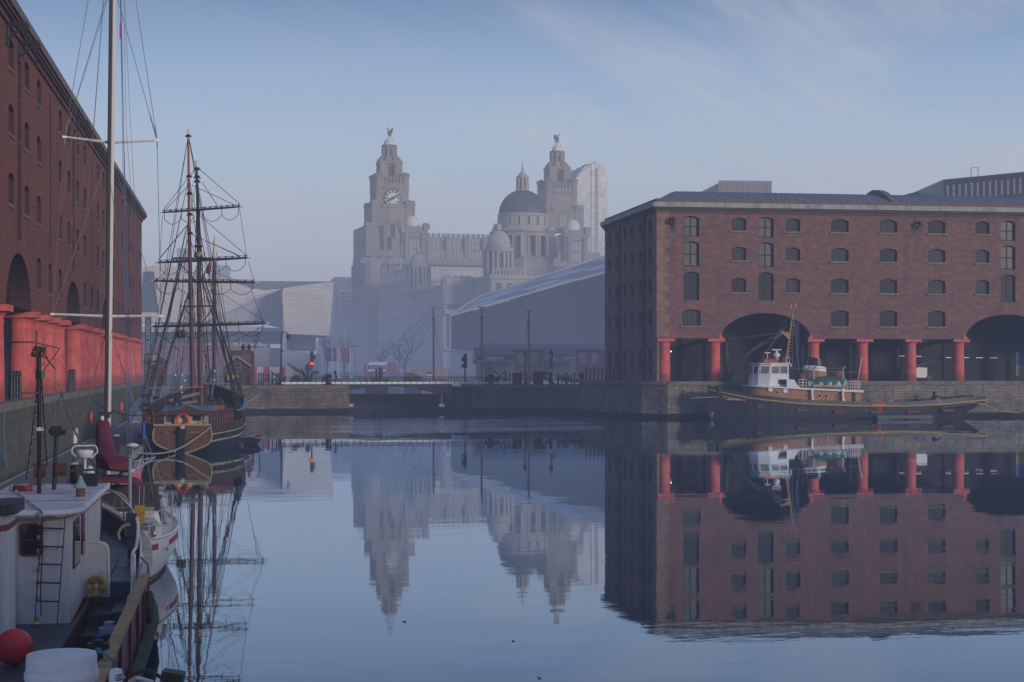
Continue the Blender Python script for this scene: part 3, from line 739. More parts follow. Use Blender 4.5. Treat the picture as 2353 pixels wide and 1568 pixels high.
def bal(g,x0,x1,y,z0,h,step=1.0,t=.3,m=0):    # a pierced parapet
    g.box(x0,x1,y-t,y+t,z0+h-.25,z0+h,m); g.box(x0,x1,y-t,y+t,z0,z0+.2,m)
    x_=x0
    while x_<x1: g.box(x_,x_+step*.5,y-t*.7,y+t*.7,z0+.2,z0+h-.25,m); x_+=step
# ---------- Liver Building
LB=Loc('clock_tower_building','huge grey granite office block with two domed towers topped by bird statues',894.5,665,684,1280.4,'office building')
kx=LB.k
def lx(a): return LB.x(zL(a,0)[0])
def lz(b): return LB.z(zL(0,b)[1])
def drumcols(g,r,z0,z1,n,cr,m=0,rot=0,cx=0,cy=0):
    for i in range(n):
        t=2*pi*i/n+rot; g.cyl((cx+r*cos(t),cy+r*sin(t),z0),(cx+r*cos(t),cy+r*sin(t),z1),cr,n=8,m=m)
def liver_tower(parent,loc,clock,flip,label):
    tw=bpy.data.objects.new('clock_tower' if clock else 'tower',None); COL.objects.link(tw); tw.parent=parent; tw.location=loc; tw['label']=label
    g=MB()
    w=lambda a,b: (lx(b)-lx(a))/2
    oct_=pi/8
    # upper drum
    z0,z1=lz(318),lz(218); r=w(388,503)*1.0
    g.lathe([(r*.93,z0),(r*.93,z1-.8)],8,rot=oct_); drumcols(g,r*.97,z0,z1-.8,8,.55,rot=oct_)
    g.lathe([(r*1.0,z1-.8),(r*1.16,z1-.3),(r*1.16,z1),(r*.9,z1)],16)
    z0=lz(380)
    r2=w(362,525); g.lathe([(r2*1.0,z0),(r2*.95,lz(330)),(r2*.8,lz(318)),(r*.9,lz(318))],8,rot=oct_)
    for i in range(8):
        t=2*pi*i/8+oct_; g.sph((r2*1.02*cos(t),r2*1.02*sin(t),lz(362)),1.35,8,sz=1.1); g.sph((r2*.85*cos(t),r2*.85*sin(t),lz(332)),1.0,8)
    # open belfry stage
    r3=w(340,550)*.93; zb=lz(545)
    g.box(-r3*.66,r3*.66,-r3*.66,r3*.66,zb,z0)
    for sx in (-1,1):
        for sy in (-1,1):
            g.cbox((sx*r3*.72,sy*r3*.72,(zb+z0)/2),(r3*.50,r3*.50,z0-zb),pi/4*0)
            g.cyl((sx*r3*.80,sy*r3*.40,zb),(sx*r3*.80,sy*r3*.40,z0),.75,n=8); g.cyl((sx*r3*.40,sy*r3*.80,zb),(sx*r3*.40,sy*r3*.80,z0),.75,n=8)
    g.box(-r3*1.0,r3*1.0,-r3*1.0,r3*1.0,z0-.2,z0+.9)
    # clock stage
    r4=w(285,605)*.87; zc=lz(740); zt=lz(510)
    g.box(-r4,r4,-r4,r4,zc,zt-2.2); bal(g,-r4*.6,r4*.6,-r4+.4,zt-2.2,2.6,1.4,.4); g.box(-r4*.6,r4*.6,-r4-.8,-r4,lz(600),lz(585))
    for y_ in (1,): g.box(-r4*.6,-r4*.5,-r4*.6,r4*.6,zt-2.2,zt)
    tr=w(335,402)
    for sx in (-1,1):
        for sy in (-1,1):
            cx,cy=sx*(r4-tr*.75),sy*(r4-tr*.75)
            g.lathe([(tr,lz(640)),(tr*1.0,zt),(tr*1.12,zt+.1),(tr*1.12,zt+.9),(tr*.9,zt+1)],8,(cx,cy,0),rot=oct_)
            g.sph((cx,cy,zt+.9),tr*.92,10,sz=1.05,half=True)
            for q in range(8): g.box(cx+tr*1.03*cos(2*pi*q/8)-.3,cx+tr*1.03*cos(2*pi*q/8)+.3,cy+tr*1.03*sin(2*pi*q/8)-.3,cy+tr*1.03*sin(2*pi*q/8)+.3,zt+.9,zt+1.7)
    # stage below the clock
    r5=w(243,645)*.89; zd=lz(925)
    g.box(-r5,r5,-r5,r5,zd,zc-1.2); g.box(-r5*.55,r5*.55,-r5-.3,r5+.3,zc-1.2,zc)
    for sx in (-1,1):
        for sy in (-1,1):
            g.cbox((sx*r5*.82,sy*r5*.82,(zd+zc)/2+.8),(r5*.42,r5*.42,zc-zd+1.6)); g.sph((sx*r5*.80,sy*r5*.80,zc+.6),r5*.18,8,half=True)
            g.cbox((sx*r5*.82,sy*r5*.82,zc+.2),(r5*.48,r5*.48,.7))
    g.build('tower_shaft',GRA,tw)
    d=MB(); rr=w(398,498); d.sph((0,0,lz(222)),rr,20,sz=(lz(165)-lz(222))/rr,half=True); d.lathe([(rr*1.06,lz(222)-.3),(rr*1.06,lz(220))],20); d.cyl((0,0,lz(170)),(0,0,lz(160)),.9,n=8)
    d.build('dome',DOMEL,tw,smooth=True)
    bird(tw,(0,0,lz(160)),lz(63)-lz(163),flip)
    st=MB()
    for sx in (-1,1): st.cyl((sx*rr*.9,0,lz(200)),(sx*.5,0,lz(110)),.06,n=4)
    st.build('stay_cable',IRON,tw)
    slit=MB().box(-1.0,1.0,-.06,0,0,lz(400)-lz(500)).mesh('opening',[DARK]); s2=MB().box(-.6,.6,-.06,0,0,lz(262)-lz(310)).mesh('opening',[DARK])
    for rz in (0,-pi/2):
        fx=lambda u,v,zz: (u*cos(rz)-v*sin(rz),u*sin(rz)+v*cos(rz),zz)
        link('opening',slit,tw,fx(0,-r3*.67,lz(500)),None,rz)
        link('opening',s2,tw,fx(0,-r*.9,lz(310)),None,rz)
        if clock:
            c=MB(); R_=w(399,549); zz=lz(685); c.cyl((0,.25,0),(0,-.25,0),R_,n=40,m=1); c.cyl((0,-.25,0),(0,-.3,0),R_*.93,n=40,m=0)
            for i in range(12):
                t=2*pi*i/12; c.bar((R_*.66*sin(t),-.36,R_*.66*cos(t)),(R_*.86*sin(t),-.36,R_*.86*cos(t)),.12,.75,1)
            for i in range(60):
                t=2*pi*i/60; c.bar((R_*.89*sin(t),-.36,R_*.89*cos(t)),(R_*.95*sin(t),-.36,R_*.95*cos(t)),.1,.28,1)
            for i in range(48):
                t=2*pi*i/48; t2=2*pi*(i+1)/48; c.bar((R_*.62*sin(t),-.33,R_*.62*cos(t)),(R_*.62*sin(t2),-.33,R_*.62*cos(t2)),.08,.1,1)
            cf=c.build('clock_face',[M('clock_white',(.62,.61,.57),.6,var=.05),IRON],tw,loc=fx(0,-r4-.3,zz)); cf.rotation_euler.z=rz
            for nm,L,tt,ww in (('hour_hand',.62,R(242),1.1),('minute_hand',.86,R(62),.85)):
                h=MB(); h.bar((0,-.5,0),(R_*L*sin(tt),-.5,R_*L*cos(tt)),.12,ww); h.bar((0,-.5,0),(-R_*.15*sin(tt),-.5,-R_*.15*cos(tt)),.12,ww); o=h.build(nm,IRON,tw,loc=fx(0,-r4-.3,zz)); o.rotation_euler.z=rz
        aw=wmesh_city(3.2,5.2,3,3,CGLP,GRA2,1.2)
        link('window',aw,tw,fx(0,-r5-.02,lz(905)),None,rz)
    return tw
liver_tower(LB.o,(0,0,0),True,-1,'left tower with white clock face')
p2=atC(1280.4,HZ,684)-LB.o.location; L2=sqrt(p2.x**2+p2.y**2)
liver_tower(LB.o,(L2,0,0),False,1,'right tower without visible clock')
g=MB(); W5=lambda a,b:(lx(b)-lx(a))
za,zb_=lz(925),lz(1235)
def wing(cx,m=1):
    # block round each tower foot with corner turret and cornice
    g.box(cx-W5(188,443)*.98,cx+W5(443,500),-12.5,16,zb_,za); 
    g.box(cx-W5(188,443)*.98-.3,cx-W5(188,300),-12.9,-9,za-.5,za+1.)
    bal(g,cx-W5(300,443),cx+W5(443,500),-12.3,za,2.0,1.6,.35)
    g.box(cx-W5(175,443)*1.0,cx+W5(443,500),-13.2,16,0,zb_)
    g.lathe([(3.6,0),(3.6,zb_)],10,(cx-W5(240,443),-12.6,0))
wing(0)
# south front between the towers, roof line with dormer balustrade
zr=lz(1012)
g.box(W5(443,485),L2+W5(443,760),-11.5,20,0,zr-5); g.box(W5(443,715),L2+8,-10.5,19,zr-5,zr)
x_=W5(443,722)
while x_<L2: g.box(x_,x_+1.4,-10.7,-9.9,zr,zr+1.5); x_+=2.05
# projecting cornices
for zz,pr in ((zb_,1.6),(lz(1212),1.0),(lz(1330),.5)):
    g.box(-W5(170,443)-pr,L2+W5(443,760)+.5,-13.2-pr,-8,zz-.7,zz+.5)
    xx=-W5(170,443)
    while xx<L2+20: g.box(xx,xx+.7,-13.1-pr*.7,-10,zz-1.5,zz-.7); xx+=1.6
g.box(W5(443,470),W5(443,820),-13.0,-11.0,0,lz(1215))
# buttresses along the front
for u in range(6): xx=W5(443,735)+u*7.6; g.box(xx-.8,xx+.8,-12.2,-10.4,lz(1215),zr-1); g.bar((xx,-11.4,zr-1),(xx,-10.6,zr+.4),1.6,.6)
g.build('granite_front',GRA,LB.o)
def pavilion(cx,lab):
    b=MB(); zt=lz(935); hw=W5(485,600)
    b.box(cx-hw*.92,cx+hw*.92,-13.6,8,lz(1215),zt-1.5); b.box(cx-hw,cx+hw,-14,8.4,zt-2.4,zt-1.4)
    for sx in (-1,1): b.cbox((cx+sx*hw*.84,-12.4,zt-.3),(hw*.30,3.0,3.6)); b.sph((cx+sx*hw*.96,-12.4,zt+.3),1.5,8); b.cyl((cx+sx*hw*.62,-13.8,lz(1215)),(cx+sx*hw*.62,-13.8,zt-2.5),1.,n=8)
    b.box(cx-hw*.6,cx+hw*.6,-13,-3,zt-1.5,zt+.3)
    p=b.build('corner_pavilion',GRA,LB.o,label=lab)
    d=MB(); r=W5(524,666)/2; d.sph((cx,-8,zt+.2),r,20,sz=(lz(832)-zt)/r,half=True); d.lathe([(.5,lz(838)),(.35,lz(826)),(.02,lz(820))],8,(cx,-8,0)); d.build('dome',DOMEL,p,smooth=True)
    wm=wmesh_city(3.6,3.4,3,2,CGLP,GRA2,1.); link('window',wm,p,(cx,-13.62,lz(1030)))
    wm=wmesh_city(4.3,5.,3,2,CGLP,GRA2); link('window',wm,p,(cx,-13.62,lz(1118))); wm=wmesh_city(4.3,3.8,3,1,CGLP,GRA2,1.); link('window',wm,p,(cx,-13.62,lz(1205)))
pavilion(W5(443,600),'domed pavilion beside the clock tower'); pavilion(L2+W5(443,530),'domed pavilion beside the right tower')
wa=wmesh_city(4.3,5.,3,2,CGLP,GRA2); wb=wmesh_city(4.3,3.8,3,1,CGLP,GRA2,1.); wc=wmesh_city(1.5,4.2,1,2,CGLP,GRA2); wd=wmesh_city(1.7,5.0,1,3,CGL,GRA2)
for u in (790,895,992,1095,1190,1290,1390,1490,1590,1690,1790): link('window',wa,LB.o,(W5(443,u),-10.55,lz(1120))); link('window',wb,LB.o,(W5(443,u),-11.55,lz(1205))); link('window',wd,LB.o,(W5(443,u),-11.55,lz(1300)))
for u in (520,678,730): link('window',wc,LB.o,(W5(443,u),-11.65 if u>700 else -13.7,lz(1112)))
for v in (1290,1380,1470,1560,1650,1740,1830):
    for u in (215,300,395,520,575,640): link('window',wd,LB.o,(W5(443,u),-13.25,lz(v)))
    for y_ in (-8,-2,4,10): link('window',wd,LB.o,(-W5(172,443)-.03,y_,lz(v)),None,-pi/2)
for u,v in ((325,1130),(392,1130),(420,1030),(322,1030)): link('window',wd,LB.o,(W5(443,u),-12.55,lz(v)))
for y_ in (-6,3): link('window',wd,LB.o,(-W5(190,443),y_,lz(1130)),None,-pi/2)
# ---------- Port building with the great dome (nearest of the three)
PB=Loc('domed_building','pale stone building with a great ribbed dome and columned corner cupolas',1201,528,None,None,'office building'); PB.o.rotation_euler.z=R(9)
def qx(a): return PB.x(zL(a,0)[0])
def qz(b): return PB.z(zL(0,b)[1])
w=lambda a,b:(qx(b)-qx(a))/2
dm=bpy.data.objects.new('central_dome',None); COL.objects.link(dm); dm.parent=PB.o
g=MB(); r=w(1383,1785); zs=qz(812); n=10
prof=[(r*cos(pi/2*i/n*.93),(qz(606)-zs)*sin(pi/2*i/n*.93)/sin(pi/2*.93)+zs) for i in range(n+1)]
g.lathe(prof,48)
for i in range(32):
    t=2*pi*i/32+.05; g.tube([((q+.03)*cos(t),(q+.03)*sin(t),zz) for q,zz in prof],.17,4)
g.build('dome_shell',M('dome_slate',(.07,.082,.105),.6,var=.2,scale=.4,streak=True),dm,smooth=True)
g=MB(); R0=w(1372,1800)
g.lathe([(R0*.96,qz(925)),(R0*.96,qz(835)),(R0*1.0,qz(832)),(R0*1.02,qz(815)),(r,qz(808))],48)
for i in range(16): t=2*pi*i/16+.1; g.cbox((R0*.965*cos(t),R0*.965*sin(t),(qz(915)+qz(840))/2),(.7,2.2,qz(840)-qz(915)),t)
R1=w(1322,1865)
g.lathe([(R1*.80,qz(1190)),(R1*.80,qz(1010)),(R1*.98,qz(1008)),(R1*1.0,qz(985)),(R1*1.05,qz(972)),(R1*1.05,qz(962)),(R1*.96,qz(958)),(R1*.96,qz(922)),(R0*.95,qz(922))],48)
R2=w(1372,1862)*1.06
g.lathe([(R2*1.02,qz(1420)),(R2*1.02,qz(1195)),(R2*1.06,qz(1192)),(R2*1.06,qz(1180)),(R1*.8,qz(1180))],8,rot=pi/8+.1)
g.lathe([(R2*1.06,qz(1300)),(R2*1.06,qz(1285)),(R2*1.0,qz(1284))],8,rot=pi/8+.1)
for i in range(16):
    for dd in (-.055,.055):
        t=2*pi*(i+.5)/16+dd; g.cyl((R1*.94*cos(t),R1*.94*sin(t),qz(1182)),(R1*.94*cos(t),R1*.94*sin(t),qz(1006)),.62,.52,n=8)
for t in (-pi/2-.62,-pi/2+.72):
    c=Vector((R1*.98*cos(t),R1*.98*sin(t),0)); a=Vector((-sin(t),cos(t),0)); d=Vector((cos(t),sin(t),0))
    for s_ in (1,):
        q=[c-a*3.6+d*1.,c+a*3.6+d*1.,c+d*1.]; zz=[qz(965),qz(965),qz(922)]
        vs=[(v.x,v.y,z_) for v,z_ in zip(q,zz)]+[(v.x-d.x*3,v.y-d.y*3,z_) for v,z_ in zip(q,zz)]
        g.add(vs,[(0,1,2),(5,4,3),(0,3,4,1),(1,4,5,2),(2,5,3,0)])
    for s_ in (-1,1): g.cyl(tuple(c+a*2.9*s_+d*.6+Vector((0,0,qz(1182)))),tuple(c+a*2.9*s_+d*.6+Vector((0,0,qz(1006)))),.7,n=8)
g.lathe([(.5,qz(925)),(.9,qz(915)),(.3,qz(905)),(.02,qz(896))],8,(-R1*.99,-3,0))
g.build('drum',PST,dm)
g=MB(); rl=w(1535,1640); zb1,zt1=qz(600),qz(500)
g.lathe([(rl*.72,zb1),(rl*.72,zt1)],8,rot=pi/8); g.lathe([(rl*1.05,qz(608)),(rl*1.05,qz(600)),(rl*.9,qz(596))],8,rot=pi/8); drumcols(g,rl*.86,zb1,zt1,8,.42,rot=pi/8)
g.lathe([(rl*.95,zt1),(rl*1.06,zt1+.5),(rl*1.06,qz(486)),(rl*.75,qz(482)),(rl*.72,qz(470)),(rl*.5,qz(455)),(rl*.22,qz(446)),(rl*.16,qz(430)),(rl*.22,qz(424)),(rl*.1,qz(410)),(.12,qz(370)),(.05,qz(352))],16)
g.build('lantern',PST2,dm)
wm=wmesh_city(1.9,4.4,2,4,CGL,PST2); wm2=wmesh_city(1.5,2.8,2,3,CGL,PST2)
for i in range(9):
    t=-pi+pi*(i+.0)/8; link('window',wm,dm,(R1*.80*cos(t)*1.004,R1*.80*sin(t)*1.004,qz(1138)),None,t+pi/2)
    link('window',wm2,dm,(R0*.962*cos(t),R0*.962*sin(t),qz(915)),None,t+pi/2)
def cupola(ax,ztop,zdom0,zdrum,zcap,zbase,wd,wdr,cy,lab):
    g=MB(); cx=qx(ax); r=w(*wd); rd=w(*wdr); c=(cx,cy,0)
    za,zb2=qz(zdrum),qz(zbase); zcp=qz(zcap)
    g.lathe([(rd*.80,zb2),(rd*.80,za),(rd*.98,za+.1),(rd*1.02,za+1.),(rd*.8,za+1.2),(rd*.78,qz(zdom0)-.9),(r*1.05,qz(zdom0)-.7),(r*1.05,qz(zdom0))],32,c)
    for i in range(8):
        for dd in (-.16,.16): t=2*pi*i/8+dd+.25; g.cyl((cx+rd*.90*cos(t),cy+rd*.90*sin(t),zb2),(cx+rd*.90*cos(t),cy+rd*.90*sin(t),za),.5,n=8)
    g.lathe([(rd*1.04,zb2-3.2),(rd*1.04,zb2-.4),(rd*.85,zb2)],32,c)
    p=g.build('corner_cupola',PST,PB.o,label=lab)
    d=MB(); zd=qz(zdom0); d.lathe([(r*cos(a),zd+(zcp-zd)*sin(a)) for a in [pi/2*i/9*.93 for i in range(10)]]+[(r*.24,zcp+.2),(r*.22,zcp+.9),(r*.24,zcp+1.2),(r*.18,zcp+2.),(.05,qz(ztop))],32,c); d.build('cupola_dome',M('cupola_lead',(.40,.385,.35),.75,var=.2,scale=.4),p,smooth=True)
    wm=wmesh_city(1.6,5.4,2,5,CGL,PST2,.6)
    for i in range(8): t=2*pi*i/8+.25+pi/8; link('window',wm,p,(cx+rd*.81*cos(t),cy+rd*.81*sin(t),zb2+.9),None,t+pi/2)
cupola(1247,960,1105,1165,985,1350,(1148,1348),(1120,1380),-14,'right corner cupola in front of the dome')
cupola(880,1070,1210,1240,1105,1400,(795,965),(770,990),30,'left corner cupola further back')
g=MB(); zt=qz(1368); g.box(qx(1115),qx(1800),-22,18,0,zt); g.box(qx(1100),qx(1810),-22.6,18,zt-1.0,zt); 
bal(g,qx(1120),qx(1390),-22,zt,2.2,1.1,.3)
zt2=qz(1430); g.box(qx(850),qx(1120),-4,46,0,zt2); g.box(qx(840),qx(1130),-4.8,46,zt2-1.2,zt2-.2)
for u in (900,960,1020,1080): g.lathe([(2.6,zt2-6),(2.6,zt2+1.5),(2.,zt2+2.4),(.05,zt2+3.2)],12,(qx(u),-3,0))

for u in range(9): xx=qx(905)+u*2.9; g.cyl((xx,-5.2,qz(1960)),(xx,-5.2,zt2-9),.75,.62,n=8)
g.box(qx(850),qx(1120),-6.2,-4,zt2-9,zt2-7.6); g.box(qx(850),qx(1120),-6.5,-4,qz(1975),qz(1960))
g.build('stone_block',PST,PB.o)
wm=wmesh_city(2.0,4.,2,4,CGL,PST2); wmb=wmesh_city(1.9,3.4,2,4,CGL,PST2,.3)
for v in (1520,1610,1700,1790,1880,1990): 
    for u in (1180,1272,1360,1450): link('window',wmb,PB.o,(qx(u),-22.03,qz(v)))
    for u in (920,965,1010,1055): link('window',wm,PB.o,(qx(u),-4.03,qz(v)))
# ---------- Cunard Building between them
ca=atC(940,HZ,585); cb=atC(872,HZ,632); ccx=ca; rz=math.atan2(ca.y-cb.y,ca.x-cb.x)   # west face runs b -> a
CST=M('palazzo_stone',(.56,.53,.47),.85,var=.2,scale=.25,dirt=(.36,.34,.31),dscale=.08,streak=True)
LW=(ca-cb).length
CB=T('palazzo_building','square pale stone office palazzo with a heavy cornice beside the clock tower','office building',(cb.x,cb.y,FZ),rz)
zC=lambda py,c=585: HE-(py-HZ)*c/F-FZ
H1=zC(641); H2=zC(617)
g=MB(); g.box(0,LW,0,44,0,H1); g.box(-1.6,LW+1.6,-1.6,45,H1-.9,H1+.3); g.box(-.8,LW+.8,-.8,44.8,H1-2.2,H1-.9)
g.box(.8,LW-.8,.8,43,H1+.3,H2); g.box(.4,LW-.4,.4,43.4,H2,H2+.7)
for v in (12.5,H1*.62): g.box(-.5,LW+.5,-.5,44.5,v,v+.9)
x_=0
while x_<LW: g.box(x_,x_+.7,-1.2,0,H1-1.7,H1-.9); x_+=1.5
for i in range(24): zz=.6+i*1.35; g.box(-.06,LW+.06,-.06,44.06,zz,zz+1.2)
g.build('stone_block',CST,CB)
wm=wmesh_city(1.7,4.6,2,3,CGL,PST2); wms=wmesh_city(1.7,3.2,2,3,CGL,PST2)
for r_,(h0,me_) in enumerate(((H1-6.6,wms),(H1*.64,wm),(H1*.50,wms),(H1*.40,wms),(13.6,wms),(7,wm),(1.2,wm))):
    for i in range(9): link('window',me_,CB,(3+i*(LW-6)/8,-.1,h0))
    for i in range(3): link('window',me_,CB,(LW+.1,5.5+i*8,h0),None,pi/2)
g=MB(); g.sph((LW-1.2,-.9,H1-4.8),2.0,8,sz=1.3,sy=.5); g.sph((LW-3.2,-.6,H1-5.2),1.3,8,sz=1.2,sy=.5); g.sph((LW+.6,1.5,H1-5.0),1.6,8,sz=1.3,sx=.5); g.build('carved_shield',PST2,CB)
FP=['nearest the clock tower','middle of the three','nearest the great dome']
for px,yt,yb in ((987.5,553,632),(1029,541,611),(1071,541,611)):
    px=zL({987.5:455,1029:545,1071:634}[px],0)[0]; yt=zL(0,{553:1122,541:1070}[yt])[1]; yb=zL(0,{632:1305,611:1270}[yb])[1]
    p=atC(px,yb,600); q=atC(px,yt,600)
    o=T('flagpole','slim white flagpole on the palazzo roof, '+FP.pop(0),'flagpole',(p.x,p.y,p.z-3))
    g=MB(); g.cyl((0,0,0),(0,0,q.z-p.z+3),.14,.08,n=6); g.sph((0,0,q.z-p.z+3),.2,6); g.build('pole',M('pole_white',(.6,.6,.6),.5,var=.05),o)
# ---------- glass tower behind
GT=Loc('glass_tower','tall pale glass tower with a slanting top behind the right bird tower',1350,900,None,None,'tower block')
GT.o.rotation_euler.z=R(9)
gx=lambda a:GT.x(zL(a,0)[0]); gz=lambda b:GT.z(zL(0,b)[1])
t=NT('tower_panels'); p=t.obj(); x,y,z=t.sep(p)[:3]; u=t.math('ADD',x,y)
cu_=t.comb(t.math('FLOOR',t.math('DIVIDE',u,2.1)),t.math('FLOOR',t.math('DIVIDE',z,2.9))); wn_=t.new('TexWhiteNoise',noise_dimensions='2D'); t.l(cu_,wn_.inputs['Vector'])
c=t.ramp(wn_.outputs['Value'],[(0.,(.08,.125,.195)),(.4,(.13,.18,.25)),(.62,(.20,.245,.30)),(1.,(.28,.31,.335))])
e=t.math('LESS_THAN',t.math('FRACT',t.math('DIVIDE',z,2.9)),.12); e2=t.math('LESS_THAN',t.math('FRACT',t.math('DIVIDE',u,2.1)),.10)
c=t.mix(t.math('MULTIPLY',t.math('MAXIMUM',e,e2),.6),c,(.12,.14,.17)); t.l(c,t.b.inputs['Base Color']); t.b.inputs['Roughness'].default_value=.3; t.b.inputs['Specular IOR Level'].default_value=.35
GTM=t.mat
g=MB(); xa,xb,xm=gx(1985),gx(2263),gx(2120); g.box(xm,xb,-9,14,0,gz(392)); g.prism([(xa,0),(xm-.01,0),(xm-.01,gz(400)),(xm-4,gz(420)),(xa,gz(520))],'y',-8.5,14); g.build('glazed_shaft',GTM,GT.o)
t=NT('painted_sun_glint'); p=t.obj(); z=t.sep(p)[2]; x=t.sep(p)[0]  # warm sun reflection on the tower, put into the colour of an added strip
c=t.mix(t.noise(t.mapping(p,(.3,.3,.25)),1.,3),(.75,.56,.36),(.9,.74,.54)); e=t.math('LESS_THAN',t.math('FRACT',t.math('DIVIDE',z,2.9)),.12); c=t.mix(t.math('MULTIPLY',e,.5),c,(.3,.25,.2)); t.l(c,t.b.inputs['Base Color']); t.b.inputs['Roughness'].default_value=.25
g=MB(); g.prism([(gx(2150),-9.02),(gx(2170),-10.6),(gx(2188),-9.02)],'z',10,gz(430)); g.build('painted_glint_strip',t.mat,GT.o)
g=MB(); g.box(gx(2120),gx(2200),-2,6,gz(392),gz(382)); g.bar((gx(2150),0,gz(384)),(gx(2215),0,gz(358)),1.,.8); g.cyl((gx(2212),0,gz(372)),(gx(2212),0,gz(350)),.3,n=6); g.build('roof_crane',M('crane_yellow',(.45,.36,.15),.6),GT.o)
g=MB()
for i in range(7):
    q=i/6; g.cyl((xa+(xm-xa)*q,-8.6,gz(520)+(gz(405)-gz(520))*q),(xa+(xm-xa)*q,-8.6,gz(500)+(gz(392)-gz(500))*q),.18,n=4)
g.bar((xa,-8.6,gz(500)),(xm,-8.6,gz(392)),.3); g.build('roof_rail',M('rail_grey',(.3,.32,.35),.5),GT.o)
# ---------- office slab at the left of the clock tower
def slab(name,label,pts,c,zt,mat,win=None,depth=30,rz=0):
    L=Loc(name,label,pts[0],c); L.o.rotation_euler.z=rz
    g=MB(); g.box(0,L.x(pts[1]),0,depth,0,L.z(zt)); g.build('wall',mat,L.o); return L
GC=M('grey_concrete',(.26,.26,.27),.8,var=.15,scale=.2)
L=slab('office_block','blue grey office block with pale floor bands left of the clock tower',(768,830),760,637,M('blue_cladding',(.15,.18,.22),.6,var=.15,scale=.2),depth=40)
g=MB(); zx=lambda a:L.x(zB(a,0)[0]); zy=lambda b:L.z(zB(0,b)[1])
g.box(zx(792),zx(990),-1.2,-.1,zy(590),zy(352)); g.box(zx(842),zx(990),-1.6,-.1,0,zy(670)); g.build('pale_frame',M('pale_frame',(.45,.42,.40),.8),L.o)
wm=MB().box(0,zx(870)-zx(806),-.4,0,0,zy(385)-zy(410)).mesh('window',[CGL])
for j in range(6): 
    for i in range(3): link('window',wm,L.o,(zx(806+i*72),-1.1,zy(400+j*36)))
for j in range(8):
    for i in range(2): link('window',wm,L.o,(zx(858+i*66),-1.5,zy(708+j*37)))
slab('office_block','dim flat roofed block in the haze behind the street lamps',(735,768),800,735,GC,depth=20)
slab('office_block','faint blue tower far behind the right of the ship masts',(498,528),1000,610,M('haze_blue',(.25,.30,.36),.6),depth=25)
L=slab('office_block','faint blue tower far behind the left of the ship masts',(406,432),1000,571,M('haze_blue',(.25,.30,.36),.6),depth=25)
# ---------- museum
MU=T('museum','angular museum clad in pale stone panels with an overhanging end','museum',tuple(atC(560,HZ,380)[:2])+(FZ,))
mo=MU.location
def mp(a,b,c=380): return atC(*zB(a,b),c)-mo
zK=zm(500,1050,1.96)
def mk(a,b,c=385): return atC(*zK(a,b),c)-mo
def tilemat(name,ca,cb,slope):
    t=NT(name); p=t.obj(); x,y,z=t.sep(p)[:3]; u=t.math('ADD',x,t.math('MULTIPLY',z,slope)); v=t.math('ADD',z,t.math('MULTIPLY',x,-.05))
    tri=t.math('PINGPONG',t.math('DIVIDE',x,2.3),1.); rows=t.math('ADD',t.math('DIVIDE',v,.9),t.math('MULTIPLY',tri,.55)); fl=t.math('FLOOR',rows)
    wn_=t.new('TexWhiteNoise',noise_dimensions='2D'); t.l(t.comb(t.math('FLOOR',t.math('DIVIDE',x,2.3)),fl),wn_.inputs['Vector'])
    c=t.mix(wn_.outputs['Value'],ca,cb); c=t.mix(t.math('MULTIPLY',t.math('LESS_THAN',t.math('FRACT',rows),.13),.45),c,sc(ca,.5)); c=t.mix(t.ramp(t.noise(p,.12,5),[(.4,0.),(.7,.3)]),c,sc(ca,.7))
    t.l(c,t.b.inputs['Base Color']); t.b.inputs['Roughness'].default_value=.8; return t.mat
TA=tilemat('museum_panels',(.70,.65,.60),(.80,.75,.69),.2)
def seams(name,col,w,sl):
    t=NT(name); p=t.obj(); x,y,z=t.sep(p)[:3]; u=t.math('ADD',x,t.math('MULTIPLY',z,sl)); fr=t.math('FRACT',t.math('DIVIDE',u,w))
    fr2=t.math('FRACT',t.math('DIVIDE',t.math('ADD',z,t.math('MULTIPLY',x,.25)),w*.9)); e=t.math('MAXIMUM',t.math('LESS_THAN',fr,.05),t.math('MULTIPLY',t.math('LESS_THAN',fr2,.05),.5))
    c=t.mix(t.math('MULTIPLY',e,.35),col,sc(col,.45)); c=t.mix(t.ramp(t.noise(p,.1,4),[(.4,0.),(.7,.3)]),c,sc(col,.7)); t.l(c,t.b.inputs['Base Color']); t.b.inputs['Roughness'].default_value=.7; return t.mat
TB=seams('museum_flat',(.50,.475,.465),3.4,-.12); TD=M('museum_roof',(.20,.22,.26),.7,var=.15); TG=glass('museum_glass',(.10,.12,.15),.1)
def poly(name,pts,mat,th=Vector((0,8,0)),parent=None):
    g=MB(); n=len(pts); vs=[tuple(p) for p in pts]+[tuple(Vector(p)+th) for p in pts]
    tr=tessellate_polygon([[Vector((p[0],p[2],0)) for p in pts]])
    g.add(vs,[(i,(i+1)%n,n+(i+1)%n,n+i) for i in range(n)]+[tuple(q) for q in tr]+[tuple(i+n for i in q) for q in tr]); return g.build(name,mat,parent or MU,fix=True)
poly('overhanging_end',[mp(*q) for q in ((300,342),(430,322),(752,285),(712,772),(318,752),(300,560),(288,400))],TA,Vector((0,30,0)))
poly('folded_face',[mk(*q,387) for q in ((700,440),(1232,212),(1250,240),(1240,300),(1252,515),(1110,480),(760,475))],TB)
poly('sloping_wing',[mk(*q,390) for q in ((140,40),(330,10),(470,60),(780,135),(1000,205),(1100,216),(1235,205),(700,446),(640,470),(120,470))],TA)
poly('folded_roof',[mk(*q,394) for q in ((760,135),(950,146),(1640,150),(1300,190),(1110,214),(1000,203))],TD,Vector((0,14,0)))
poly('glazed_band',[mk(*q,388.5) for q in ((120,520),(820,535),(1252,540),(1262,640),(830,632),(120,640))],TG)
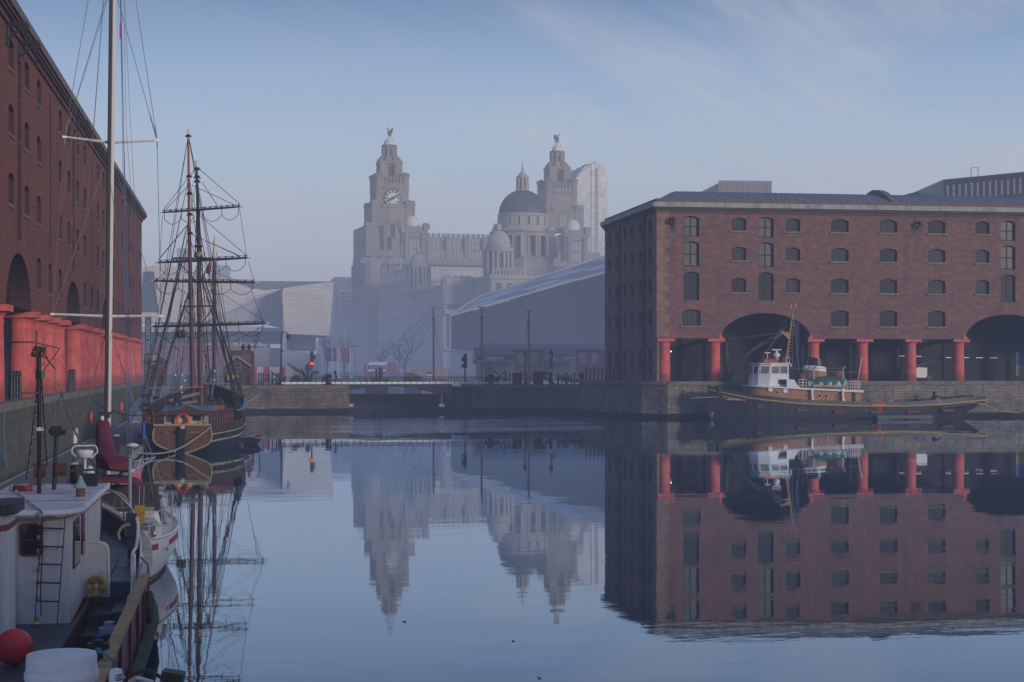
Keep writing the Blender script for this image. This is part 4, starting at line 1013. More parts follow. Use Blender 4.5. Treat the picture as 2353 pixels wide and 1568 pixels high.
poly('lintel_slab',[mk(*q,384.5) for q in ((100,508),(560,470),(1110,512),(1252,516),(1255,543),(820,540),(100,548))],M('museum_lintel',(.55,.53,.51),.8,var=.1),Vector((0,3.5,0)))
poly('window_wall',[mp(*q,388) for q in ((325,745),(590,760),(590,905),(328,900))],TG,Vector((0,20,0)))
poly('corner_fin',[mk(*q,378.5) for q in ((1236,300),(1254,500),(1278,830),(1222,830),(1240,560))],TB,Vector((0,3,0)))
poly('lower_wall',[mp(*q,383) for q in ((330,898),(640,935),(642,1120),(345,1120))],M('museum_plinth',(.56,.53,.50),.8,var=.12,scale=.3),Vector((0,20,0)))
poly('terrace',[mk(*q,383) for q in ((790,672),(870,628),(1140,640),(1140,672))],M('museum_terrace',(.45,.43,.41),.8),Vector((0,4,0)))
poly('step_wall',[mk(*q,382) for q in ((1010,672),(1222,672),(1222,870),(1010,870))],planks('museum_steps',(.36,.33,.30),(.42,.39,.36),.5,'z',.8,(.2,.19,.18),.3,.06),Vector((0,6,0)))
poly('brick_base',[mk(*q,379) for q in ((120,640),(820,645),(1010,690),(1010,880),(120,880))],BR_S,Vector((0,6,0)))
poly('picture_window',[mk(*q,375) for q in ((140,72),(226,72),(262,392),(120,392))],TG,Vector((0,3,0)))
g=MB()
for u in (806,905,1040,1100): p=mk(u,640,388); q=mk(u,540,388); g.bar(p,q,.25)
g.build('mullion',M('mullion',(.2,.2,.21),.5),MU)
for i,u in enumerate((855,912,975,1050)):
    p=mk(u,660,382.5)
    g=MB(); g.lathe([(1.3,0),(.8,.3),(.35,.8),(.2,1.0)],8); g.build('rooflight',M('museum_terrace',(.45,.43,.41)),MU,loc=tuple(p),smooth=True)
# ---------- black wedge block with striped glass roof
MI=T('wedge_building','black wedge shaped building with a sloping striped roof behind the shed','building',tuple(atC(1100,HZ,330)[:2])+(FZ,))
mo2=MI.location
def wp(a,b,c=330): return atC(*zR(a,b),c)-mo2
A_,B_=wp(235,600),wp(1760,165,330); Cc,D_=wp(498,430,352),wp(1760,18,352); A0,B0=wp(235,890),wp(1760,890,330)
BLKB=M('polished_granite',(.040,.054,.082),.4,var=.12,scale=.15,spec=.3)
t,src=_again(BLKB); x,y,z=t.sep(t.pos())[:3]
e=t.math('MAXIMUM',t.math('LESS_THAN',t.math('FRACT',t.math('DIVIDE',z,1.5)),.08),t.math('LESS_THAN',t.math('FRACT',t.math('DIVIDE',t.math('ADD',x,y),3.1)),.04))
wn_=t.new('TexWhiteNoise',noise_dimensions='2D'); t.l(t.comb(t.math('FLOOR',t.math('DIVIDE',t.math('ADD',x,y),3.1)),t.math('FLOOR',t.math('DIVIDE',z,1.5))),wn_.inputs['Vector'])
c=t.mix(t.math('MULTIPLY',wn_.outputs['Value'],.22),src,(.025,.034,.055)); c=t.mix(t.math('MULTIPLY',e,.18),c,(.015,.018,.028)); t.l(c,t.b.inputs['Base Color'])
BLK=M('black_granite',(.028,.032,.04),.35,var=.2,scale=.2,spec=.5)
g=MB(); bk=Vector((6.5,26,0))
g.add([A0,B0,B_,A_,A0+bk,B0+bk,D_,Cc],[(0,1,2,3),(1,5,6,2),(4,0,3,7),(5,4,7,6),(0,4,5,1)]); g.build('black_wall',BLKB,MI)
t=NT('striped_roof'); p=t.pos(); x,y,z=t.sep(p)[:3]
u=t.math('ADD',t.math('DIVIDE',x,13.),t.math('DIVIDE',y,30.)); row=t.math('FLOOR',t.math('DIVIDE',y,9.5)); fr=t.math('FRACT',t.math('ADD',u,t.math('MULTIPLY',row,.37)))
m=t.math('LESS_THAN',fr,.52); fy=t.math('FRACT',t.math('DIVIDE',y,4.75)); m=t.math('MULTIPLY',m,t.math('GREATER_THAN',fy,.25))
c=t.mix(m,(.075,.09,.115),(.50,.52,.57)); c=t.mix(t.ramp(t.noise(p,.3,4),[(.4,0.),(.7,.35)]),c,(.12,.14,.17)); t.l(c,t.b.inputs['Base Color']); t.b.inputs['Roughness'].default_value=.3
g=MB(); e=Vector((0,-.4,.25)); g.add([A_+e,B_+e,D_+Vector((0,.3,.25)),Cc+Vector((0,.3,.25)),A_+Vector((0,-.4,-.1)),B_+Vector((0,-.4,-.1))],[(0,1,2,3),(4,5,1,0)]); g.build('striped_roof',t.mat,MI,fix=False)
g=MB(); g.bar(A_+Vector((-.2,-.5,.25)),B_+Vector((0,-.5,.25)),.35,.35); g.bar(A_+Vector((-.2,-.4,.3)),Cc+Vector((-.2,.3,.35)),.4,.4); g.bar(Cc+Vector((0,.3,.35)),D_+Vector((0,.3,.35)),.3,.3); g.build('roof_edge',M('roof_edge',(.45,.47,.5),.5),MI)
# ---------- railway shed with name signs
SY=248.
def sg(a,b,Y=SY): return atY(*zG(a,b),Y)
p=sg(-90,560); SH=T('railway_shed','long brick railway shed with white lettered canopies beyond the footbridge','shed',(p.x,SY,FZ)); so_=SH.location
q=lambda a,b,Y=SY: sg(a,b,Y)-so_
zt=q(0,72).z; x1=q(2450,72).x; 
g=MB(); g.box(0,x1,0,7,0,zt); g.build('brick_wall',BR_S,SH)
g=MB(); g.prism([(-.6,zt-.05),(3.5,zt+.9),(7.3,zt-.05)],'x',.3,x1+.5); SHR=M('shed_slate',(.07,.09,.13),.6,var=.25,scale=.5); g.build('roof',SHR,SH)
OR=M('shed_orange_board',(.62,.27,.16),.7,var=.1); NAV=M('sign_navy',(.03,.035,.06),.6); WH=M('letter_white',(.82,.82,.82),.6,var=.05); WBAR=M('white_bars',(.60,.61,.62),.6,var=.05)
def canopy(x0,x1_,xr,word):
    Y=SY-2.6; a=q(x0,265,Y); b=q(x1_,175,Y); c=q(xr,165); zb=a.z; ztp=b.z; ze=q(0,72).z
    r_=bpy.data.objects.new('canopy',None); COL.objects.link(r_); r_.parent=SH; r_['label']='canopy reading '+word
    g=MB(); g.box(a.x-.05,b.x+.05,-2.6,-2.42,zb,ztp,0); g.box(a.x-.1,b.x+.1,-2.63,-2.4,zb-.18,zb-.003,1); g.build('sign_board',[NAV,OR],r_)
    g=MB(); g.prism([(-2.4,zb),(-2.4,ztp),(-.05,ze-.4),(-.05,zb)],'x',b.x+.06,b.x+.2); g.prism([(-2.4,zb),(-2.4,ztp),(-.05,ze-.4),(-.05,zb)],'x',a.x-.2,a.x-.06); g.build('side_board',OR,r_)
    g=MB(); g.add([(a.x-.3,-2.75,ztp+.02),(b.x+.3,-2.75,ztp+.02),(b.x+.3,.0,ze+.25),(a.x-.3,.0,ze+.25),(a.x-.3,-2.75,ztp-.12),(b.x+.3,-2.75,ztp-.12),(b.x+.3,.0,ze+.1),(a.x-.3,.0,ze+.1)],[(0,1,2,3),(7,6,5,4),(4,5,1,0),(1,5,6,2),(0,3,7,4)]); g.build('canopy_roof',SHR,r_)
    h=ztp-zb; cx_=(a.x+b.x)/2
    text(word,h*1.12,WH,r_,(cx_,-2.62,(zb+ztp)/2),(pi/2,0,0),ext=.01,sx=1.12 if len(word)>5 else 1.08,off=.022)
canopy(-180,425,495,'GREAT'); canopy(1030,1475,1540,'WESTERN')
GD=M('shed_door',(.44,.43,.42),.6,var=.1,scale=.3,streak=True)
for a,b in ((105,470),(1118,1505)):
    p0,p1=q(a,560),q(b,275); g=MB(); g.box(p0.x,p1.x,-.12,-.002,0,p1.z)
    for i in range(1,5): xx=p0.x+(p1.x-p0.x)*i/5; g.box(xx-.03,xx+.03,-.14,-.12,0,p1.z)
    g.build('sliding_door',GD,SH)
ww=q(840,0).x-q(735,0).x; wh=q(0,150).z-q(0,322).z; wm=win_mesh(ww,wh,.35,4,4,CGL,WBAR,.09,.11)
for a in (-205,575,790,1000,1620,1835,2060,2280): link('window',wm,SH,(q(a,0).x,-.05,q(0,322).z))
# ---------- tops of buildings over the right warehouse roof
L=Loc('office_block','brown concrete office top with vertical ribs above the warehouse roof',1653,470)
g=MB(); x1=L.x(1773); zt=L.z(420); g.box(0,x1,0,26,0,zt); 
for i in range(24): xx=x1*i/23; g.box(xx-.25,xx+.25,-.45,-.002,0,zt+.6)
L.o.rotation_euler.z=R(-4); g.build('ribbed_wall',M('brown_concrete',(.24,.22,.21),.85,var=.15),L.o)
def black_block(label,px0,px1,c,zt0,zt1,band):
    a=atC(px0,zt0,c); b=atC(px1,zt1,c*.985); o=T('black_office_block',label,'office building',(a.x,a.y,FZ)); d=b-a
    g=MB(); z0,z1=a.z-FZ,b.z-FZ; bk=Vector((4,24,0))
    g.add([(0,0,0),(d.x,d.y,0),(d.x,d.y,z1),(0,0,z0),(bk.x,bk.y,0),(d.x+bk.x,d.y+bk.y,0),(d.x+bk.x,d.y+bk.y,z1),(bk.x,bk.y,z0)],[(0,1,2,3),(1,5,6,2),(5,4,7,6),(4,0,3,7),(3,2,6,7)]); g.build('black_wall',BLK,o)
    return o,d,z0,z1
black_block('small black pointed roof corner beside the larger black block',2062,2157,290,452,428,False)
o,d,z0,z1=black_block('black office block with pale slit windows above the right roof',2168,2560,270,413,375,True)
n=28
for i in range(n):
    q_=(i+.7)/n; xx,yy=d.x*q_,d.y*q_; zt=z0+(z1-z0)*q_
    rz=math.atan2(d.y,d.x)
    g=MB()
    for k in range(9): g.box(-.18,.18,-.06,-.003,zt-1.2-k*.28,zt-1.06-k*.28)
    link('slit_window',g.mesh('slit_window',[M('slit_pale',(.42,.45,.5),.4)]),o,(xx,yy,0),None,rz)
    g=MB(); hh=1.0+1.8*q_; g.box(-.34,.34,-.06,-.003,zt-6.4,zt-6.4+hh+.8); link('window',g.mesh('window',[glass('office_pale_glass',(.20,.23,.27),.15)]),o,(xx+.3,yy,0),None,rz)
g=MB(); p=Vector((d.x*.18,d.y*.18+1,z0+(z1-z0)*.18)); g.tube([p,p+Vector((0,0,1.6)),p+Vector((1.2,0,1.6)),p+Vector((1.2,0,0))],.06,5); g.build('roof_rail',IRON,o)
# ---------------------------------------------------------------- tugboat
zT=zm(2750,1200,1.81); zU=zm(2800,1340,3.3614); zV=zm(3450,1340,3.6424)
TY=163.2; TC=166.3
TGB=T('tugboat','black hulled tugboat with brown deckhouse and white wheelhouse below the right warehouse','tugboat',(63,TC,0))
def tt(a,b,Y=TY,f=zT): v=atY(*f(a,b),Y); return Vector((v.x-63,v.y-TC,v.z))
HB=M('hull_black',(.034,.037,.044),.5,var=.35,scale=.6,streak=True,dirt=(.075,.078,.085)); TAN=M('deckhouse_tan',(.36,.165,.065),.55,var=.12,scale=.5,streak=True,dirt=(.28,.13,.055)); WHT=M('boat_white',(.74,.74,.76),.5,var=.06,scale=.6,dirt=(.60,.60,.60)); YEL=M('rubbing_yellow',(.48,.32,.06),.55,var=.12)
RUST=M('rust_red',(.16,.045,.035),.8,var=.3); GRN=M('tarp_green',(.025,.12,.085),.7,var=.2,bump=.3); ORG=M('buoy_orange',(.75,.10,.04),.5,var=.1); DECK=M('deck_brown',(.16,.09,.05),.8); BUFF=M('mast_buff',(.34,.20,.095),.6,var=.1); GREY=M('fitting_grey',(.30,.31,.33),.5,metal=.3); ROPE=M('rope_pale',(.32,.29,.25),.9,var=.2,bump=.4); TWG=glass('wheelhouse_glass',(.16,.17,.18),.1,.5)
# hull: sections along x. sheer line z and half breadth
sheer=[tt(a,b) for a,b in ((208,655),(300,676),(395,697),(485,716),(775,748),(950,758),(1270,768),(1580,769),(1860,757),(2145,730))]
def sheer_z(x):
    for a,b in zip(sheer[:-1],sheer[1:]):
        if x<=b.x: 
            t=(x-a.x)/(b.x-a.x); return a.z+(b.z-a.z)*t
    return sheer[-1].z
xb,xs=sheer[0].x,sheer[-1].x+1.0
L_=xs-xb
def hb(t):   # deck half breadth
    return 3.15*min(1,(sin(min(t/.30,1)*pi/2))**.75)*(1 if t<.72 else cos((t-.72)/.28*pi/2*.82)**.55)
secs=[]; N=30
for i in range(N+1):
    t=i/N; x=xb+L_*t; b=max(.05,hb(t)); zs=sheer_z(x); 
    wl=b*(.90 if .15<t<.75 else (.35+.55*t/.15 if t<=.15 else max(.08,.90-(t-.75)/.25*.82)))
    zlow=-1.0 if t<.86 else -1.0+ (t-.86)/.14*2.2
    xo=0
    rake=.9*(1-t/.08) if t<.08 else 0
    s_=[]
    for j,(fz,fb) in enumerate(((0,.55),(.25,.85),(.5,.97),(.75,1.0),(1.0,1.0))):
        z=zlow+(zs-zlow)*fz; w_=wl+(b-wl)*min(1,max(0,(z)/(max(zs,.1)))) if z>0 else wl*(.75+.25*(z-zlow)/(0-zlow+1e-6))
        xx=x+ (rake*(1-fz)**2*1.2 if t<.08 else 0) - (max(0,(t-.86)/.14)*(1-fz)*.9) - (.55*sin(pi*fz)*(1-t/.06) if t<.06 else 0)
        s_.append((xx,w_,z))
    secs.append([(a,-b_,c) for a,b_,c in s_]+[(a,b_,c) for a,b_,c in s_[::-1]])
g=MB(); g.loft(secs,cap0=True,cap1=True); g.build('hull',HB,TGB,smooth=True)
# bulwark, deck and yellow rubbing strake
def side_pt(t,dz=0,out=0.):
    x=xb+L_*t; return Vector((x,-(max(.05,hb(t))+out),sheer_z(x)+dz))
g=MB()
for s_ in (1,-1):
    g.loft([[ (p.x,p.y*s_,p.z),(p.x,(p.y+.06)*s_,p.z+.45 if i/40<.75 else p.z+.5),(p.x,(p.y+.16)*s_,p.z+.45 if i/40<.75 else p.z+.5),(p.x,(p.y+.16)*s_,p.z-.3)] for i in range(41) for p in [side_pt(i/40)]] )
g.build('bulwark',HB,TGB)
g=MB(); g.loft([[(p.x,p.y+.15,p.z-.28),(p.x,-p.y-.15,p.z-.28)] for i in range(41) for p in [side_pt(i/40)]]); g.build('deck',DECK,TGB)
for s_ in (1,-1):
    g=MB(); g.tube([Vector((p.x,p.y*s_,p.z)) for i in range(0,41) for p in [side_pt(i/40,0,.05)]],.085,6); g.build('rubbing_strake',YEL,TGB,smooth=True)
for a,b in ((515,770),(790,798),(1060,812),(1325,815),(1590,810),(1850,800)):
    p=tt(a,b); q=tt(a+85,b+3); t=(p.x-xb)/L_; yy=-hb(t)*1.0; g=MB(); g.box(p.x,q.x,yy-.10,yy+.5,p.z-.16,p.z+.12); g.build('fender_bar',RUST,TGB)
p0=tt(292,689); p1=tt(445,720); t=((p0.x+p1.x)/2-xb)/L_
# name on the bow, following the flare
wtxt='BROCKLEBANK'; mid=(p0+p1)/2; ang=math.atan2(p1.z-p0.z,p1.x-p0.x)
yl=lambda x:-hb((x-xb)/L_)
yaw=math.atan2(yl(p1.x)-yl(p0.x),p1.x-p0.x)
o=text(wtxt,.36,YEL,TGB,(mid.x,(yl(p0.x)+yl(p1.x))/2-.22,mid.z-.16),(pi/2,-0,yaw),off=.006,sx=.95); o.rotation_euler=(Matrix.Rotation(yaw,3,'Z')@Matrix.Rotation(-ang,3,'Y')@Matrix.Rotation(pi/2,3,'X')).to_euler()
for s_,zz in (('10',826),('9',847)):
    p=tt(216,zz); text(s_,.42,WHT,TGB,(p.x+.15,-.62 if s_=='10' else -.66,p.z),(pi/2,0,R(-38)),name='draught_mark')
# deckhouse (brown)
d0=tt(478,640); d1=tt(1278,660)
def house(x0,x1,hw,z0f,z1f,rnd,n=6):
    # outline with a rounded forward end
    pts=[(x1,-hw),(x1,hw)]
    arc=[(x0+rnd-rnd*sin(pi*i/(2*n)),hw*cos(pi*i/(2*n))**.6 if i<n else 0) for i in range(n+1)]
    pts+=arc; pts+=[(a,-b) for a,b in arc[-2::-1]]
    return pts
DHW=2.25
pl_=house(d0.x,d1.x,DHW,0,0,2.4)
g=MB(); n=len(pl_); zd=lambda x: sheer_z(x)-.25
ztop=lambda x: tt(480,622).z+(tt(1285,655).z-tt(480,622).z)*(x-d0.x)/(d1.x-d0.x)
g.add([(a,b,zd(a)) for a,b in pl_]+[(a,b,ztop(a)) for a,b in pl_],[(i,(i+1)%n,n+(i+1)%n,n+i) for i in range(n)]+[tuple(range(n,2*n))]); g.build('deckhouse',TAN,TGB,smooth=True)
YH=-DHW-.02
ph=MB(); ph.cyl((0,.05,0),(0,-.05,0),.21,n=16,m=1); ph.cyl((0,-.05,0),(0,-.07,0),.15,n=16,m=0); PHM=ph.mesh('porthole',[GL,GREY])
for a,b in ((647,670),(871,690),(957,694),(1003,695)): p=tt(a,b,TC-DHW); link('porthole',PHM,TGB,(p.x,YH,p.z))
for a,b in ((530,660),(496,657)): p=tt(a,b,TC-DHW+.3); link('porthole',PHM,TGB,(p.x,-DHW+ (0.35 if a>500 else 1.1),p.z),None,R(-35) if a>500 else R(-60))
ph=MB(); ph.cyl((0,.05,0),(0,-.08,0),.25,n=16); 
for a,b in ((599,648),(708,657)): p=tt(a,b,TC-DHW); link('round_cover',ph.mesh('round_cover',[WHT]),TGB,(p.x,YH,p.z))
g=MB(); p=tt(1085,680,TC-DHW); q=tt(1085,750,TC-DHW)
for xx in (-.17,.17): g.cyl((p.x+xx,YH-.12,q.z),(p.x+xx,YH-.12,p.z),.025,n=5)
for i in range(6): z_=q.z+(p.z-q.z)*(i+.3)/6; g.cyl((p.x-.17,YH-.12,z_),(p.x+.17,YH-.12,z_),.022,n=5)
g.build('side_ladder',TAN,TGB)
g=MB(); p=tt(1190,672,TC-DHW); q=tt(1215,752,TC-DHW); g.box(p.x,q.x,YH-.03,YH+.03,q.z,p.z)
for i in range(7): z_=q.z+(p.z-q.z)*(i+.5)/7; g.box(p.x+.05,q.x-.05,YH-.08,YH-.03,z_-.08,z_+.06)
g.build('louvre_panel',DARK,TGB)
def lifering(parent,c,r,rt,mat,rx=pi/2,rz=0,band=None):
    g=MB(); g.tube([(r*cos(2*pi*i/24),r*sin(2*pi*i/24),0) for i in range(24)],rt,8,closed=True)
    if band:
        for a in range(4):
            t0=pi/4+a*pi/2; g.tube([(r*cos(t0+k*.12),r*sin(t0+k*.12),0) for k in (-1,0,1)],rt*1.08,8,1)
    o=g.build('life_ring',[mat,band] if band else mat,parent,smooth=True,loc=c); o.rotation_euler=(rx,0,rz); return o
p=tt(996,735,TC-DHW)
o=lifering(None,(63+p.x,TC+YH-.1,p.z),.29,.075,ORG,band=WHT); tag(o,'orange life ring hung on the tugboat deckhouse','life ring')
# upper deck band: white bulwark with sweep, and boat deck edge
def strip(pts_top,pts_bot,y0,y1,name,mat):
    g=MB(); n=len(pts_top); vs=[]; 
    for Y in (y0,y1): vs+=[(p.x,Y,p.z) for p in pts_top]+[(p.x,Y,p.z) for p in pts_bot]
    m=2*n; fs=[]
    for k in range(n-1):
        fs+=[(k,k+1,n+k+1,n+k),(m+k,m+n+k,m+n+k+1,m+k+1),(k,m+k,m+k+1,k+1),(n+k,n+k+1,m+n+k+1,m+n+k)]
    fs+=[(0,n,m+n,m),(n-1,m+n-1,m+2*n-1,2*n-1)]
    g.add(vs,fs); return g.build(name,mat,TGB)
top=[tt(*q_,f=zU) for q_ in ((1190,596),(1290,604),(1312,640),(1335,680),(1365,706),(1420,722),(1800,733),(2225,745))]
bot=[tt(*q_,f=zU) for q_ in ((1190,718),(1290,726),(1312,729),(1335,731),(1365,733),(1420,738),(1800,753),(2225,769))]
for Y0 in (-DHW-.32,DHW+.2): strip(top,bot,Y0,Y0+.12,'bridge_bulwark',WHT)
g=MB(); a=tt(712,676,f=zU); b=tt(2225,758,f=zU); pl2=house(a.x-.1,b.x,DHW+.3,0,0,2.6); n=len(pl2)
zf=lambda x:a.z+(b.z-a.z)*(x-a.x)/(b.x-a.x)
g.add([(u,v,zf(u)-.16) for u,v in pl2]+[(u,v,zf(u)) for u,v in pl2],[(i,(i+1)%n,n+(i+1)%n,n+i) for i in range(n)]+[tuple(range(n,2*n)),tuple(range(n-1,-1,-1))]); g.build('boat_deck',WHT,TGB)
# wheelhouse
a=tt(735,600,TC-1.9,zU); WX0=tt(742,600,TC-1.9,zU).x; WX1=tt(1203,600,TC-1.9,zU).x; wz0=tt(900,690,TC-1.9,zU).z; wz1=tt(900,392,TC-1.9,zU).z; wzs=tt(900,535,TC-1.9,zU).z
WHW=1.75
def wh(x0,x1,hw): return [(x1,-hw),(x1,hw),(x0+1.5,hw),(x0+.45,hw*.72),(x0,hw*.3),(x0,-hw*.3),(x0+.45,-hw*.72),(x0+1.5,-hw)]
P0,P1=wh(WX0,WX1,WHW+.08),wh(WX0+.30,WX1-.05,WHW-.05)
g=MB(); n=8; PM=[(a_[0]+(b_[0]-a_[0])*.45,a_[1]+(b_[1]-a_[1])*.45) for a_,b_ in zip(P0,P1)]
g.add([(u,v,wz0) for u,v in P0]+[(u,v,wzs) for u,v in PM]+[(u,v,wz1) for u,v in P1],[(i,(i+1)%n,n+(i+1)%n,n+i) for i in range(n)]+[(n+i,n+(i+1)%n,2*n+(i+1)%n,2*n+i) for i in range(n)]+[tuple(range(2*n,3*n))]); wh_o=g.build('wheelhouse',WHT,TGB)
g=MB(); pt=wh(WX0+.15,WX1+.12,WHW+.10); g.add([(u,v,wz1+.003) for u,v in pt]+[(u,v,wz1+.12) for u,v in pt],[(i,(i+1)%n,n+(i+1)%n,n+i) for i in range(n)]+[tuple(range(n,2*n)),tuple(range(n-1,-1,-1))]); g.build('wheelhouse_roof',WHT,wh_o)
def pane(i,f0,f1,mat):
    A,B=Vector((*PM[i],wzs)),Vector((*PM[(i+1)%n],wzs)); C,D=Vector((*P1[(i+1)%n],wz1)),Vector((*P1[i],wz1))
    nn=(B-A).cross(D-A).normalized(); 
    if nn.y>0 and abs(nn.y)>.3 and A.y<0: nn=-nn
    q=[]; 
    for u,v in ((f0,.09),(f1,.09),(f1,.80),(f0,.80)):
        p_=(A*(1-u)+B*u)*(1-v)+(D*(1-u)+C*u)*v; q.append(p_)
    g=MB(); out=nn*.03 if nn.dot((A+B)/2-Vector(((WX0+WX1)/2,0,wzs)))>0 else -nn*.03
    g.add([p_+out for p_ in q],[(0,1,2,3)],0)
    for k in range(4): g.bar(q[k]+out,q[(k+1)%4]+out,.05,.05,1)
    return g.build('window',[mat,WHT],wh_o,fix=False)
for f0,f1 in ((.52,.94),(.06,.46)): pane(7,f0,f1,TWG)
for i in (6,5,4): pane(i,.1,.9,TWG if i!=5 else glass('red_curtain_glass',(.25,.05,.04),.15))
for f0,f1 in ((.06,.46),(.52,.94)): pane(1,f0,f1,TWG)
g=MB(); a=tt(1063,600,TC-WHW-.1,zU); b=tt(1181,664,TC-WHW-.1,zU); g.box(a.x,b.x,-WHW-.2,-WHW-.06,b.z,a.z); g.build('navigation_screen',DARK,wh_o)
# radar, scanner, roof gear
def rad(a,zt,zb,wd,name,mat,base=False):
    p=tt(a,zt,TC-.3,zU); q=tt(a,zb,TC-.3,zU); w_=wd/3.3614/1.74076/22
    g=MB(); g.cyl((p.x,-.3,q.z),(p.x,-.3,p.z-.1),.055,n=8); g.cbox((p.x,-.3,p.z),(w_,.14,.11))
    if base: g.lathe([(.06,-1.15),(.2,-1.1),(.22,-.98),(.14,-.92),(.14,-.85),(.26,-.78),(.36,-.66),(.36,-.5),(.3,-.36),(.15,-.3),(.1,-.1)],14,(p.x,-.3,p.z))
    g.build(name,mat,TGB,smooth=True)
rad(905,241,385,80,'radar_scanner',WHT); rad(1028,201,385,128,'radar_scanner',WHT,True)
g=MB(); a=tt(850,358,TC-.6,zU); b=tt(1040,358,TC-.6,zU); g.cyl((a.x,-.6,a.z),(b.x,-.6,a.z),.28,n=12); g.build('rolled_raft',M('raft_red',(.42,.07,.04),.6),TGB,smooth=True)
g=MB(); p=tt(1140,382,TC-.2,zU); q=tt(1190,296,TC-.2,zU); g.tube([(p.x,-.5,p.z),(p.x,-.5,q.z-.15),((p.x+q.x)/2,-.5,q.z+.05),(q.x,-.5,q.z-.15),(q.x,-.5,p.z)],.03,5); g.tube([(p.x,.2,p.z),(p.x,.2,q.z-.15),((p.x+q.x)/2,.2,q.z+.05),(q.x,.2,q.z-.15),(q.x,.2,p.z)],.03,5); g.build('roof_rail',WHT,TGB)
for a,b in ((1218,415),(1432,437),(1925,447)):
    p=tt(a,b,TC-1.5 if a<1300 else TC-1.2,zU); g=MB(); g.lathe([(.04,0),(.17,.28),(.15,.3)],10); o=g.build('deck_lamp',WHT,TGB,loc=(p.x,p.y,p.z-.15)); 
# mast
m0=tt(712,462,TC-.1); m1=tt(768,40,TC-.1); m2=tt(775,12,TC-.1)
mst=MB(); mst.cyl(m0,m1,.125,.07,n=10); mast=mst.build('mast',BUFF,TGB,smooth=True)
g=MB()
for i in range(14): p=m0.lerp(m1,.1+i*.055); g.box(p.x-.02,p.x+.42,p.y-.04,p.y+.04,p.z-.02,p.z+.03)
g.build('mast_steps',BUFF,mast)
g=MB(); p=tt(738,235,TC); g.lathe([(.05,0),(.06,.4),(.10,.6),(.2,.8),(.33,.92)],12); o=g.build('fog_horn',BUFF,mast,smooth=True,loc=(p.x-.1,p.y,p.z)); o.rotation_euler=(0,R(-90),0)
g=MB(); p=tt(737,242,TC); g.prism([(p.x-.9,p.z+.05),(p.x+.1,p.z+.05),(p.x+.02,p.z-.75)],'y',-.2,.0); g.build('horn_bracket',BUFF,mast); g=MB(); g.bar(m1,m2,.05); p=tt(780,35,TC-.1); g.box(p.x-.06,p.x+.12,p.y-.1,p.y+.1,p.z-.3,p.z+.15); g.build('masthead_lamp',BUFF,mast); g=MB(); p=tt(757,50,TC-.1); g.box(p.x-.25,p.x-.05,p.y-.15,p.y+.1,p.z-.2,p.z+.2); g.build('mast_bracket',BUFF,mast)
g=MB()
for p,q_ in ((tt(764,70),tt(545,418,TC-.2)),(tt(766,80),tt(805,520)),(tt(766,80),tt(760,470)),(tt(770,160),tt(815,545)),(tt(908,110),tt(865,478)),(tt(735,495),tt(1120,495)),(tt(1000,520),tt(1250,525)),(tt(720,180,TC),tt(545,415,TC))):
    g.tube([p,q_],.018,4)
g.build('stay_wire',GREY,TGB)
p=tt(782,130,TC-.3); g=MB(); g.add([(p.x,p.y,p.z),(p.x+.42,p.y,p.z-.6),(p.x+.40,p.y,p.z-3.6),(p.x+.05,p.y+.1,p.z-4.2)],[(0,1,2,3)]); g.build('furled_flag',M('flag_navy',(.02,.025,.07),.8),mast)
# funnel
fz=[tt(*q_,TC-1.1,zU) for q_ in ((1430,610),(1442,470),(1446,405),(1460,285))]; fz2=[tt(*q_,TC-1.1,zU) for q_ in ((1758,610),(1745,500),(1732,436),(1702,348))]
def fsec(i,t=None):
    a,b=(fz[i],fz2[i]); out=[]; 
    for k in range(20):
        th=2*pi*k/20; u=.5-.5*cos(th); out.append((a.x+(b.x-a.x)*u,1.15*sin(th),a.z+(b.z-a.z)*u))
    return out
for i,(nm,mt) in enumerate((('funnel',BUFF),('funnel_band',WHT),('funnel_top',M('funnel_black',(.02,.02,.025),.35)))):
    g=MB(); g.loft([fsec(i),fsec(i+1)],closed=True,cap1=(i==2)); fo=g.build(nm,mt,TGB,smooth=True)
# lifeboat under green cover
lb0,lb1=tt(1462,640,TC-2.2,zU),tt(1995,640,TC-2.2,zU); zk=tt(1700,716,TC-2.2,zU).z; zg=tt(1700,618,TC-2.2,zU).z
LBT=T('lifeboat','white clinker lifeboat under a green scalloped cover on the tugboat','lifeboat',(63+(lb0.x+lb1.x)/2,TC-1.75,zk)); hl=(lb1.x-lb0.x)/2; hh=zg-zk
secs=[]
for i in range(15):
    t=-1+2*i/14; b=.80*max(.03,(1-abs(t)**2.4)); sh=hh*(1+.28*t*t); ky=.28*hh*max(0,abs(t)-.6)**2/.16
    secs.append([(t*hl*(1 if j in (0,6) else .97-.03*abs(j-3)*0),b*sin(a),ky+(sh-ky)*(1-cos(a)*1.0) ) for j,a in enumerate([-pi/2+pi*k/6 for k in range(7)])])
g=MB(); g.loft(secs); g.build('boat_hull',planks('clinker_white',(.66,.66,.64),(.76,.76,.74),.16,'z',.6,(.35,.35,.35),.15,.02),LBT,smooth=True)
g=MB(); cs=[]
for i in range(29):
    t=-1+2*i/28; b=.86*max(.05,(1-abs(t)**2.6)); sh=hh*(1+.28*t*t); 
    f=(i-3)%6; dr=.08+ (.62*max(0,1-abs(f-3)/2.2) if 3<i<26 else .1)
    cs.append([(t*hl*1.01,-b-.03,sh-dr*hh),(t*hl*1.01,-b-.01,sh+.02),(t*hl,-b*.5,sh+.26*(1-t*t)),(t*hl,0,sh+.42*(1-t*t)+.05),(t*hl,b*.5,sh+.26*(1-t*t)),(t*hl*1.01,b+.01,sh+.02),(t*hl*1.01,b+.03,sh-dr*hh)])
g.loft(cs); g.build('boat_cover',GRN,LBT,smooth=True,ang=60)
